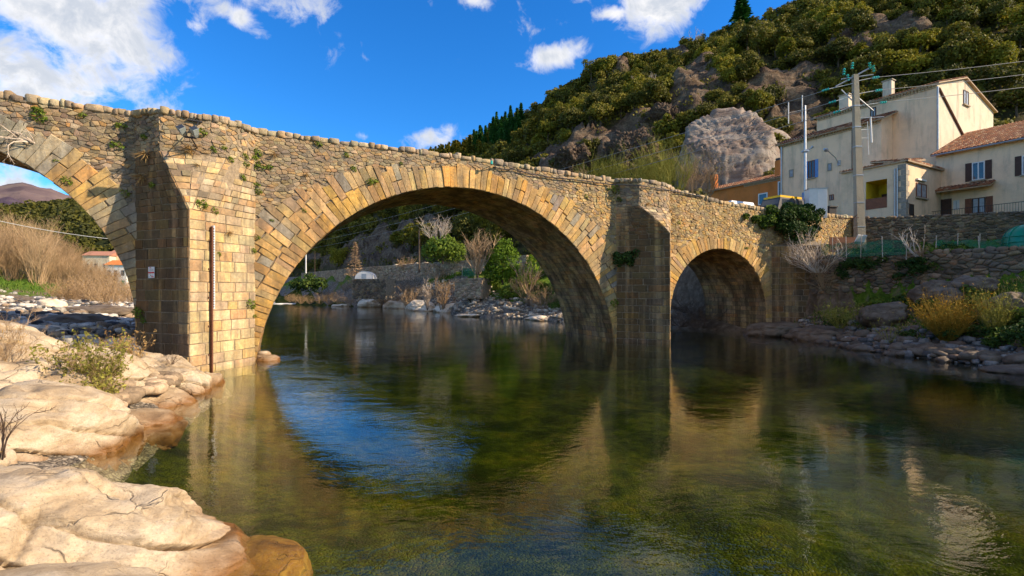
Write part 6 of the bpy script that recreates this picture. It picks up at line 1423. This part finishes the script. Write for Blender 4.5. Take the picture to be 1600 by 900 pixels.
TU = [(62, 182, 0, 1.5), (190, 198, 0, 1), (183, 229, 0, 1.2), (60, 172, 0, .8), (130, 181, 0, .7), (105, 284, 0, 1.1), (88, 252, 0, .5), (227, 215, 0, .8), (230, 240, 3, 1.4), (225, 275, 3, 1.4), (240, 290, 0, .8), (196, 303, 0, .9), (300, 235, 3, 1.3), (312, 208, 0, 1.3), (297, 228, 3, 1.2), (333, 234, 0, .7), (310, 258, 3, .9), (350, 232, 0, .6), (360, 250, 0, .7), (382, 245, 0, .8), (384, 257, 0, .7), (402, 240, 0, 1.1), (398, 250, 0, 1.2), (405, 262, 0, 1.2), (421, 262, 0, .8), (430, 240, 3, 1), (378, 278, 0, .8), (400, 290, 0, .9), (404, 300, 0, .8), (313, 320, 0, 1.2), (334, 330, 0, .8), (341, 397, 0, .5), (356, 362, 3, .9), (395, 392, 0, .7), (402, 372, 0, .7), (390, 476, 0, 1.2), (397, 494, 0, .5), (219, 489, 1, 1.4), (226, 500, 1, .8), (498, 226, 0, .9), (541, 243, 0, .7), (552, 265, 0, .9), (582, 285, 0, 1.3), (480, 272, 3, .6), (626, 256, 0, .5), (475, 330, 0, .6), (425, 345, 0, .5), (961, 297, 1, 1.7), (968, 312, 1, .9), (915, 307, 0, .7), (959, 474, 1, 1.5), (1047, 310, 3, .7), (1050, 342, 3, .9), (1060, 348, 0, .6), (1165, 388, 0, .8), (1045, 328, 3, .8), (950, 296, 0, .6), (1010, 318, 3, .7)]
def face_depth(px, py):
    """depth offset of the masonry under a sight line: refuge, cutwater sides or spandrel"""
    best = None
    d = Vector(((px - 800) / 779.19, 1, (454 - py) / 779.19))
    def hit(q0, q1, z0, z1):
        nonlocal best
        a = BP(q0[0], q0[1], 0); b = BP(q1[0], q1[1], 0); e = b - a; den = d.x * e.y - d.y * e.x
        if abs(den) < 1e-9: return
        t_ = (a.x * e.y - a.y * e.x) / den; u_ = (d.x * a.y - d.y * a.x) / -den if False else ((d.x * t_ - a.x) * e.x + (d.y * t_ - a.y) * e.y) / e.length_squared; z = 3 + d.z * t_
        if -0.01 <= u_ <= 1.01 and z0 <= z <= z1 and (best is None or t_ < best[0]): best = (t_, Vector((d.x * t_, d.y * t_, z)), Vector((e.y, -e.x, 0)).normalized())
    for a, b, zc, zr in ((-4.175, 0, 6.0, 8.35), (18.85, 22.96, 6.25, 7.9), (32.2, 36.3, 6.1, 6.1)):
        N = ((a + b) / 2, -2.27); hit((a, 0), N, -1, zc); hit(N, (b, 0), -1, zc)
        if zr > zc:
            nl = 9
            for k in range(nl + 1):
                pp = capath(a, b, 2.27, .95, min(1, (k + .5) / nl)); z0, z1 = (zc + (zr - zc) * k / nl, zc + (zr - zc) * (k + 1) / nl) if k < nl else (zr, 11)
                for j in range(7): hit(pp[j], pp[j + 1], z0, z1)
    hit((-30, 0), (42, 0), -1, 12)
    return best
for i, (px, py, k, s_) in enumerate(TU):
    h_ = face_depth(px, py)
    if h_ is None: continue
    kk = k if k else int(rr.integers(0, 3)); pr2 = TP[kk]; o = pr2 if kk not in used else pr2.copy()
    if kk in used: COL.objects.link(o)
    used.add(kk); o.location = h_[1] + h_[2] * .05; o.scale = (s_, s_, s_); o.rotation_euler = (0, rr.uniform(-.5, .5), math.atan2(h_[2].x, -h_[2].y))
    tag(o, 'little green tuft rooted in a joint of the bridge masonry' if kk < 3 else 'wisp of dry straw hanging from a joint of the bridge masonry', 'plant', 'green tufts on the bridge' if kk < 3 else 'dry tufts on the bridge')
for i in range(5):
    if i not in used: bpy.data.objects.remove(TP[i])
# leafy bush on the far cutwater
h_ = face_depth(978, 403); p, a, b, tn = leaf_cloud([(0, -.15, 0, .38, .30), (.42, -.2, .18, .25), (-.4, -.1, -.2, .28), (.2, -.15, -.25, .22), (-.5, -.1, .1, .2)], 900, .06, rr)
o = quads_mesh('wall_bush', p, a, b, tn, M['ivy']); o.location = h_[1]; o.scale = (1.15, 1, 1.15); tag(o, 'leafy green bush rooted high on the shaded side of the far cutwater', 'bush')
# ivy over the abutment
r_ = empty('ivy', BP(33.5, -.4, 7.6), label='thick dark ivy hanging over the abutment end of the bridge', cat='ivy'); L_ = []; o0 = Vector(r_.location)
for (px, py, rad, n_) in [(1200, 345, .55, -.2), (1225, 340, .75, -.5), (1250, 338, .8, -.7), (1268, 345, .7, -.8), (1240, 360, .8, -.9), (1260, 365, .7, -1.0), (1225, 356, .6, -.6), (1245, 378, .5, -1.1), (1180, 343, .35, -.1), (1165, 338, .25, -.1), (1205, 330, .5, -.2), (1232, 326, .55, -.4), (1262, 327, .55, -.6), (1252, 392, .3, -1.2), (1192, 352, .35, -.15), (1280, 333, .4, -.6), (1275, 358, .35, -.9), (1235, 330, .6, .1), (1255, 330, .6, .1)]:
    q = onface(px, py, n_) - o0; L_.append((q.x, q.y, q.z, rad, rad * .8))
p, a, b, tn = leaf_cloud(L_, 7500, .075, rr, .7, .22); quads_mesh('foliage', p, a, b, tn, M['ivy'], r_)
p, a, b, tn = leaf_cloud([q for q in L_ if q[0] < -1.2] + [(L_[0][0] - .5, L_[0][1], L_[0][2] + .1, .4, .3)], 1500, .07, rr, .7, .2); fo = quads_mesh('foliage', p, a, b, tn, M['tuft'], r_); fo['label'] = 'yellow green left end of the ivy'
g = twigs(Geo(), (0, 0, -.5), 8, 1.5, .8, rr, .02, 4, .1); g.build('stems', M['darktwig'], r_)

# ------------------------------------------------------------------ near shrubs and twigs
def shrub(name, loc, label, n, h_, spread, stem_mat, leaf_mat=None, leaves=0, lsize=.03, sub=5, r0=.012, depth=2, cat='shrub', seed=1, lean=(0, 0), curve=.25, wob=.1, rad=None, group=None):
    r2 = np.random.default_rng(seed); r_ = empty(name, loc, label=label, cat=cat, group=group); g = twigs(Geo(), (0, 0, -.05), n, h_, spread, r2, r0, sub, curve, 3, lean, depth, 1, wob); so = g.build('stems', M[stem_mat], r_)
    if leaf_mat:
        vs = np.array([tuple(v) for v in g.v]); pk = vs[r2.integers(0, len(vs), leaves * 2)]; pk = pk[pk[:, 2] > h_ * .12][:leaves] + r2.normal(size=(min(leaves, (pk[:, 2] > h_ * .12).sum()), 3)) * .02
        n_ = len(pk); nr = unit(r2.normal(size=(n_, 3))); a = unit(np.cross(nr, r2.normal(size=(n_, 3)))); b = np.cross(nr, a); s_ = lsize * r2.uniform(.5, 1.4, n_)[:, None]
        quads_mesh('leaves', pk, a * s_ * 1.5, b * s_ * .7, np.clip(r2.random(n_), 0, 1), M[leaf_mat], r_)
    return r_
def gz(x, y, add=0.): return (x, y, hgt1(x, y) + add)
shrub('olive_shrub', (-9.55, 11.3, .55), 'yellow green twiggy shrub growing among the cream rocks on the left bank', 46, 1.35, .95, 'twig', 'olive', 2300, .030, 5, .009, seed=3)
shrub('olive_shrub', (-9.1, 10.9, .45), 'low yellow green shrub clump at the foot of the twiggy shrub', 26, .7, 1.0, 'twig', 'olive', 900, .030, 5, .008, seed=4)
shrub('bare_shrub', (-11.2, 10.6, 1.0), 'reddish leafless shrub at the left edge above the cream rocks', 40, 1.25, .9, 'twig', 'straw', 240, .02, 6, .009, seed=5)
shrub('bare_shrub', (-12.2, 11.6, 1.4), 'second reddish leafless shrub behind the first at the left edge', 26, 1.2, .9, 'twig', None, 0, .02, 5, .01, seed=6)
shrub('dead_twig', (-7.35, 7.2, .62), 'forked grey dead twig standing on the rocks near the left edge', 3, .95, .5, 'darktwig', None, 0, .02, 4, .018, depth=2, seed=8, lean=(.25, 0), curve=.05, wob=.2)
shrub('dead_twig', (-7.6, 6.9, .62), 'small tangle of dead twigs at the root of the forked twig', 14, .5, 1.1, 'darktwig', 'straw', 80, .015, 4, .01, depth=1, seed=9, curve=.05, wob=.2)
shrub('dry_plant', (-10.9, 14.2, .85), 'dry golden plant with seed heads in front of the near pier', 22, .9, .6, 'straw', 'straw', 420, .03, 4, .006, seed=10)
shrub('dry_plant', (-11.9, 14.8, .95), 'low dry golden plant left of the seed head plant', 18, .7, .7, 'straw', 'straw', 260, .028, 4, .006, seed=11)
shrub('dry_plant', (-9.9, 14.5, .9), 'tiny dark dead plant in the crack of the white topped rock', 9, .35, 1.0, 'darktwig', None, 0, .02, 4, .01, seed=12)
# bare root hanging on the left arch
q = onface(55, 222, -.1); shrub('bare_root', tuple(q), 'pale bare root sprawling over the left arch ring', 9, 1.5, 1.3, 'paletwig', None, 0, .02, 3, .022, seed=14, lean=(-.4, -.8), curve=-1.3, wob=.35, cat='root')
# far bare thicket
rr = np.random.default_rng(31); TB = []
for i in range(4):
    t0 = empty('bare_tree'); g = twigs(Geo(), (0, 0, -.3), 16, 8.5, .42, rr, .055, 7, .5, 3, depth=3 if i < 2 else 2, wob=.07); g.build('branches', M['twig'], t0); TB.append(t0)
n = 0; ui = set()
for k in range(400):
    if n >= 60: break
    px = rr.uniform(-60, 205); Y = rr.uniform(72, 104); p = at(px, 440, Y); z = hgt1(p.x, p.y)
    s_ = rr.uniform(.7, 1.05) * float(np.interp(px, [0, 60, 90, 130, 200], [1.18, 1.15, .85, .55, .42])) * Y / 88
    i = int(rr.integers(4)); o = TB[i] if i not in ui else copy_tree(TB[i]); ui.add(i); o.location = (p.x, p.y, z); o.scale = (s_ * .9, s_ * .9, s_); o.rotation_euler = (0, 0, rr.uniform(0, 6)); n += 1
    tag(o, 'tall reddish leafless tree among the bare thicket beyond the left arch', 'tree', 'bare thicket beyond the left arch')
n = 0; SB = [shrub('bare_bush', (0, 0, 0), 'x', 30, 2.4, 1.2, 'twig', 'straw', 200, .05, 5, .02, seed=40 + i) for i in range(3)]; ui = set()
spots = [(rr.uniform(100, 215), rr.uniform(44, 62), 'low reddish bush at the edge of the gravel beyond the left arch', 'low bushes beyond the left arch') for _ in range(16)] + [(px, Y, 'leafless brown bush on the far bank beyond the main arch', 'leafless bushes on the far bank') for px, Y in [(470, 104), (485, 102), (500, 99), (515, 97), (530, 95), (545, 93), (562, 100), (585, 92), (600, 90), (612, 86), (625, 84), (640, 84), (655, 80), (668, 78), (680, 76), (698, 74), (715, 70), (820, 58), (838, 55), (852, 54), (455, 115), (462, 110), (508, 106), (540, 103), (572, 96), (632, 90), (690, 80), (1075, 46), (1090, 45), (1062, 47), (1105, 44), (1082, 48)]]
for px, Y, lab, grp in spots:
    p = at(px, 460, Y); z = hgt1(p.x, p.y)
    if z < .15: z = .3
    i = int(rr.integers(3)); o = SB[i] if i not in ui else copy_tree(SB[i]); ui.add(i); s_ = rr.uniform(.7, 1.25); o.location = (p.x, p.y, z); o.scale = (s_, s_, s_); o.rotation_euler = (0, 0, rr.uniform(0, 6)); tag(o, lab, 'bush', grp)

# far bank: trees, bushes, tent, poles
def leaf_tree(name, loc, label, lobes, n, size, mat, th, tr, seed, cat='tree'):
    r2 = np.random.default_rng(seed); r_ = empty(name, loc, label=label, cat=cat); p, a, b, tn = leaf_cloud(lobes, n, size, r2); quads_mesh('crown', p, a, b, tn, M[mat], r_)
    trunk_geo(th, tr, r2).build('trunk', M['bark'], r_); return r_
p = at(785, 436, 62); leaf_tree('green_bush', (p.x, p.y, 4.0), 'tall bright green leafy bush on the far bank', [(0, 0, 2.2, 2.2, 2.3), (-1.3, 0, .9, 1.3), (1.4, -.3, 1.0, 1.4), (0, -.8, .7, 1.4), (-1.2, 0, 2.4, 1.1), (.3, 0, 4.4, 1.2), (-.4, -.6, 3.4, 1.3), (1.0, 0, 3.4, 1.1)], 4200, .13, 'bright', 3, .12, 71, 'bush')
p = at(692, 420, 78); leaf_tree('bamboo_clump', (p.x, p.y, 7.4), 'wide dark green bamboo clump left of the leafless tree', [(0, 0, 1.8, 2.6, 2.0), (-2, 0, 1.5, 1.6), (2.2, 0, 1.5, 1.7), (.8, 0, 2.9, 1.4), (-1.4, 0, 2.6, 1.3)], 3400, .17, 'tuft', 1.5, .1, 72, 'bush')
p = at(480, 455, 106); leaf_tree('dark_bush', (p.x, p.y, 3.4), 'dark round bush by the rapids at the near springing of the arch', [(0, 0, .8, 2.6, 1.5), (2.6, 0, .6, 1.8), (-2.2, 0, .5, 1.6), (.6, 0, 2.0, 1.4)], 1900, .22, 'ivy', 1, .1, 73, 'bush')
p = at(808, 440, 60); leaf_tree('dark_bush', (p.x, p.y, 3.8), 'olive thin tree between the bright bush and the arch', [(1.6, 0, 1.6, 1.0), (1.8, 0, 2.8, .8), (1.2, 0, .8, .9)], 700, .12, 'bright', 2, .06, 74, 'bush')
r2 = np.random.default_rng(9)
def bare_tree(px, pyb, Y, h_, label, mat, clear, n, spread, seed, zb=None):
    r3 = np.random.default_rng(seed); q = at(px, pyb, Y); z = zb if zb is not None else hgt1(q.x, q.y); r_ = empty('bare_tree', (q.x, q.y, z), label=label, cat='tree'); g = Geo(); g.tube([(0, 0, -.3), (0.05, 0, clear * .5), (0, 0, clear + .2)], [.18, .15, .13], 7); g.build('trunk', M['bark'], r_)
    g = twigs(Geo(), (0, 0, clear), n, h_ - clear, spread, r3, .07, 7, .3, 3, depth=2, wob=.08); g.build('branches', M[mat], r_); return r_
bare_tree(746, 445, 61, 7.9, 'leafless tree with a fan of upright branches in front of the bright bush', 'twig', 3.4, 18, .7, 81)
bare_tree(684, 410, 82, 6.6, 'leafless pale crowned tree above the bamboo clump', 'paletwig', 2.0, 16, .7, 82, 8.2)
bare_tree(668, 447, 72, 4.6, 'slim leafless young tree on the grass of the far bank', 'paletwig', 1.0, 9, .45, 83); bare_tree(640, 445, 76, 4.2, 'small leafless tree left of the slim young one', 'twig', .8, 10, .6, 84); bare_tree(690, 447, 68, 4.4, 'small leafless tree right of the slim young one', 'twig', .8, 9, .45, 85); bare_tree(825, 445, 56, 5.2, 'crooked leafless tree near the far foot of the main arch', 'twig', 1.4, 8, .7, 86)
p = at(555, 436, 96); r_ = empty('larch', (p.x, p.y, 5.2), label='small orange brown leafless larch by the road wall', cat='tree'); pc, a, b, tn = conifer_parts(7.2, 2.6, 900, r2, .2); quads_mesh('crown', pc, a, b * .3, tn, M['twig'], r_); g = Geo(); g.tube([(0, 0, -.4), (0, 0, 7)], [.16, .03], 6); g.build('trunk', M['bark'], r_)
p = at(572, 437, 84); r_ = empty('dome_tent', (p.x, p.y, 4.95), label='white half round tunnel tent standing on the terrace', cat='tent'); g = Geo(); n_ = 12
for k in range(n_):
    t0, t1 = math.pi * k / n_, math.pi * (k + 1) / n_; c = lambda t_, y: (1.2 * math.cos(t_), y, 1.25 * math.sin(t_)); g.quad((c(t0, -1.8)[0], -1.2, c(t0, 0)[2]), (c(t1, 0)[0], -1.2, c(t1, 0)[2]), (c(t1, 0)[0], 1.2, c(t1, 0)[2]), (c(t0, 0)[0], 1.2, c(t0, 0)[2]))
g.add([(1.2 * math.cos(math.pi * k / n_), -1.2, 1.25 * math.sin(math.pi * k / n_)) for k in range(n_ + 1)], [tuple(range(n_ + 1))]); g.build('cover', M['white'], r_); r_.scale = (1.25, 1, 1.0); g = Geo(); g.box((-.3, -1.22, 0), (.3, -1.202, .85)); g.build('door', M['metal'], r_); g = Geo()
for y in (-1.2, -.4, .4, 1.2): g.tube([(1.23 * math.cos(math.pi * k / 12), y, 1.28 * math.sin(math.pi * k / 12)) for k in range(13)], .03, 5)
g.build('hoop', M['metal'], r_)
for nm_, px, pt_, pb_, Y, rad, mt, lab in (('white_pole', 478, 396, 425, 110, .16, 'white', 'short white pole at the near springing of the main arch'), ('wooden_pole', 655, 360, 412, 84, .16, 'bark', 'dark wooden pole on the far road'), ('thin_pole', 492, 392, 418, 112, .06, 'bark', 'thin dark post right of the white pole')):
    q0, q1 = at(px, pb_, Y), at(px, pt_, Y); g = Geo(); g.tube([(0, 0, -1.5), (0, 0, q1.z - q0.z)], [rad, rad * .8], 7); o = g.build(nm_, M[mt]); o.location = q0; tag(o, lab, 'pole')
netfence('netting_fence', [tuple(at(722, 432, 61)), tuple(at(742, 432, 60.5))], 1.0, 'small green mesh pen on the far bank beside the leafless tree', 1.2)

# right bank vegetation
p = (19.7, 22.6, .75); shrub('ochre_willow', p, 'ochre orange willow bush of upright shoots on the right bank', 210, 2.1, .85, 'ochre', 'ochre', 1700, .03, 3, .012, depth=1, seed=21, curve=.35, wob=.05)
shrub('ochre_willow', (20.9, 21.6, 1.1), 'thinner olive willow shoots behind the ochre willow', 90, 2.0, .5, 'olive', 'olive', 600, .03, 3, .011, depth=1, seed=22, curve=.35, wob=.05)
shrub('ochre_willow', (18.6, 24.6, .5), 'few lime green shoots left of the ochre willow', 16, 1.5, .9, 'olive', 'olive', 120, .03, 2, .010, depth=1, seed=23, wob=.08)
shrub('ochre_willow', (18.6, 28.3, .9), 'yellow green bush low on the bank below the netting', 44, 1.5, .9, 'olive', 'olive', 900, .035, 4, .010, seed=24)
q = at(1278, 425, 33.0); shrub('dead_bush', (q.x, q.y, q.z), 'pale sprawling leafless fig against the abutment', 38, 2.7, 1.3, 'paletwig', None, 0, .02, 5, .03, seed=25, lean=(-.45, -.3), wob=.16, curve=.1)
q = at(1290, 440, 33.0); shrub('dead_bush', (q.x, q.y, q.z - .5), 'brown tangle of dead stems under the pale fig', 50, 2.1, .9, 'twig', None, 0, .02, 4, .014, seed=26, wob=.14)
q = at(1437, 396, 28.3); shrub('pruned_tree', (q.x, q.y, 5.0), 'pale pruned bare tree behind the lower retaining wall', 6, 1.9, .9, 'paletwig', None, 0, .02, 3, .05, seed=27, wob=.16, curve=.2, cat='tree')
q = at(1437, 396, 28.0); shrub('dry_plant', (q.x, q.y, 5.05), 'reddish dry stems around the pruned tree', 40, .6, 1.2, 'twig', None, 0, .02, 3, .01, depth=1, seed=28)
# dead branches under the small arch
for i, (px, Y, s_) in enumerate([(1065, 40, 1.), (1085, 41.5, 1.2), (1110, 39, .8), (1095, 38, .7)]):
    q = at(px, 500, Y); shrub('dead_branches', (q.x, q.y, max(.2, hgt1(q.x, q.y))), ['tangle of dead branches just right of the far cutwater', 'tallest heap of dead branches under the small arch', 'dead branches against the pier of the small arch', 'dead twigs lying at the water under the small arch'][i], 30, 2.4 * s_, 2.4, 'darktwig', None, 0, .02, 5, .022, seed=60 + i, wob=.22, curve=-.1, cat='branches')
rr = np.random.default_rng(77)
BP2 = None
GB = []
for i in range(4):
    t0 = empty('bank_plant'); p, a, b, tn = leaf_cloud([(0, 0, .25, .4, .3), (.35, .1, .2, .28), (-.3, -.1, .15, .3), (0, .2, .45, .22)], 420, .055, rr); quads_mesh('leaves', p, a, b, tn, M['ivy'] if i % 2 else M['tuft'], t0); twigs(Geo(), (0, 0, 0), 6, .6, .9, rr, .008, 3).build('stems', M['darktwig'], t0); GB.append(t0)
ui = set(); n = 0
for k in range(600):
    if n >= 120: break
    if k % 3: x, y = rr.uniform(17.6, 25.5), rr.uniform(15, 34)
    else: x, y = rr.uniform(-14, 5), rr.uniform(46, 74)
    Z_, D_, M_ = height(np.array([[x]]), np.array([[y]])); d = D_[0, 0]
    if d < (1.6 if k % 3 else 4) or M_[0, 0] > 0 or Z_[0, 0] > 5.3: continue
    if fbm(x * .3, y * .3, 0, 4, 2) < -.15: continue
    i = int(rr.integers(4)); o = GB[i] if i not in ui else copy_tree(GB[i]); ui.add(i); s_ = rr.uniform(.5, 1.5); o.location = (x, y, Z_[0, 0]); o.scale = (s_, s_, s_ * .8); o.rotation_euler = (0, 0, rr.uniform(0, 6)); n += 1
    right = x > 13
    w3 = 3 if not right else (0 if y < 21 else (1 if y < 27 else 2)); tag(o, ('low leafy green plant on the bank at the right edge', 'low leafy green plant beside the ochre willow', 'low leafy green plant between the small arch and the ochre willow', 'low leafy plant on the grassy far bank beyond the arch')[w3], 'plant', ('plants at the right edge', 'plants beside the ochre willow', 'plants near the small arch', 'plants on the far bank')[w3])
k = 0
while k < 34:
    x, y = rr.uniform(-14, 8), rr.uniform(48, 76); Z_, D_, M_ = height(np.array([[x]]), np.array([[y]]))
    if not (3.0 < D_[0, 0] < 15) or M_[0, 0] > 0 or Z_[0, 0] > 6.3: continue
    o = copy_tree(GB[0 if k % 2 else 2]); s_ = rr.uniform(1.3, 2.8); o.location = (x, y, Z_[0, 0]); o.scale = (s_, s_, s_ * .55); o.rotation_euler = (0, 0, rr.uniform(0, 6)); k += 1
    tag(o, 'fresh green clump on the grassy slope below the far road wall', 'plant', 'green clumps below the far road wall')
for nm_, loc, lab, sd_ in (('green_shrub', (20.6, 19.3, 1.3), 'dark green shrub with lime shoots at the right edge of the bank', 5), ('green_shrub', (21.6, 18.2, 1.8), 'dark trailing green shrub cut by the right edge', 6)):
    r_ = empty(nm_, loc, label=lab, cat='shrub'); p, a, b, tn = leaf_cloud([(0, 0, .2, .9, .5), (.8, .3, .1, .7, .5), (-.8, .2, 0, .6, .4), (.2, -.4, -.2, .7, .4)], 1900, .06, rr); quads_mesh('leaves', p, a, b, tn, M['ivy'], r_); twigs(Geo(), (0, 0, 0), 14, 1.3, .8, rr, .012, 3).build('stems', M['olive'], r_)
# trailing ivy on the lower wall
r_ = empty('ivy', (22.6, 30, 4.7), label='dark ivy trailing over the top of the lower retaining wall', cat='ivy'); L_ = []
for k in range(26):
    t_ = rr.uniform(.12, .62); x, y = 20.6 + 5.1 * t_, 33.4 - 8.4 * t_; L_.append((x - 22.6 - .15, y - 30 - .1, rr.uniform(-.9, .25) * (1 if rr.random() < .5 else .4), rr.uniform(.2, .42), rr.uniform(.2, .35)))
p, a, b, tn = leaf_cloud(L_, 3200, .06, rr); quads_mesh('foliage', p, a, b, tn, M['ivy'], r_)
# grass: left meadow, far bank, right bank (uncountable)
def grass(name, label, n, test, xr, yr, size, mat='grass'):
    X = rr.uniform(*xr, n); Y = rr.uniform(*yr, n); Z, D, Mi = height(X[None], Y[None]); Z, D, Mi = Z[0], D[0], Mi[0]; k = test(X, Y, D, Mi, Z) & (fbm(X * .4, Y * .4, 0, 13, 3) > -.25); X, Y, Z = X[k], Y[k], Z[k]; n = len(X)
    d = unit(np.stack([rr.normal(size=n) * .5, rr.normal(size=n) * .5, np.ones(n)], 1)); T = d * (size * rr.uniform(.5, 1.4, n))[:, None]; B = unit(np.cross(T, rr.normal(size=(n, 3)))) * size * .22
    o = quads_mesh(name, np.stack([X, Y, Z], 1) + T * .8, T, B, rr.random(n), M[mat]); tag(o, label, 'grass', kind='stuff')
grass('meadow_grass', 'green meadow grass beyond the gravel bar on the left', 26000, lambda X, Y, D, Mi, Z: (Mi > 0) & (D > 17.5), (-110, -30), (36, 100), .22)
grass('bank_grass', 'patchy grass on the shaded right bank', 16000, lambda X, Y, D, Mi, Z: (Mi < 0) & (D > 1.6) & (Z < 5.2) & (Y < 36), (17, 27), (12, 36), .13)
grass('far_grass', 'green grass on the far bank under the main arch', 42000, lambda X, Y, D, Mi, Z: (Mi < 0) & (D > 3.2) & (Z < 7) & (Y > 45) & ((X < 5) | (Y > 62)), (-34, 14), (45, 100), .24)
grass('bank_straw', 'dry straw and leaf litter on the right bank', 9000, lambda X, Y, D, Mi, Z: (Mi < 0) & (D > 1.0) & (Z < 5.4) & (Y < 36), (17, 27), (12, 36), .12, 'straw')
# yellow brush above the parapet and unseen trees added beyond the right edge to shade the bank
for i, (px, Y, h_) in enumerate([(925, 52, 3.6), (945, 51, 4.2), (968, 53, 4.4), (990, 50, 4.6), (1012, 52, 5.2), (1035, 50, 5.6), (1058, 52, 5.0), (1082, 54, 4.4), (1105, 55, 4.2), (905, 54, 3.0)]):
    q = at(px, 275, Y); zb = max(7.0, 3 + (454 - 292) / 779.19 * Y - 1.2); lab = 'yellow leafless sapling in the row behind the bridge parapet'
    shrub('yellow_sapling', (q.x, q.y, zb), lab, 30, h_, .55, 'olive' if i < 7 else 'twig', None, 0, .03, 5, .03, seed=90 + i, wob=.07, group='yellow saplings behind the parapet')
LC = []
for k in range(14):
    y = -2 + k * 2.7
    if 16.5 < y < 21: continue  # gap left in the added trees so sun reaches the willow
    x = 41 + 2 * math.sin(k * 2.1) - .10 * y; b_ = leaf_cloud(oak_lobes(rr, 7, 10), 900, .4, rr); LC.append((b_[0] + [x, y, 5.3], b_[1], b_[2], b_[3]))
o = quads_mesh('added_shade_trees', np.concatenate([q[0] for q in LC]), np.concatenate([q[1] for q in LC]), np.concatenate([q[2] for q in LC]), np.concatenate([q[3] for q in LC]), M['oak']); tag(o, 'unseen trees added beyond the right edge to shade the right bank', 'wood', kind='stuff')
# white water of the rapids
g = Geo()
for k in range(70):
    q = at(rng.uniform(430, 540), 0, rng.uniform(110, 190)); s_ = rng.uniform(.4, 2.2); pebble(g, (q.x, q.y, .02), s_ * 1.6, s_ * .35, .05 + .05 * rng.random(), (.8, .82, .85), rng.uniform(-.3, .3) + .6, 10, 3, .35)
o = g.build('rapids_foam', M['white'], smooth=True); tag(o, 'white foam of the rapids upstream', 'foam', kind='stuff')
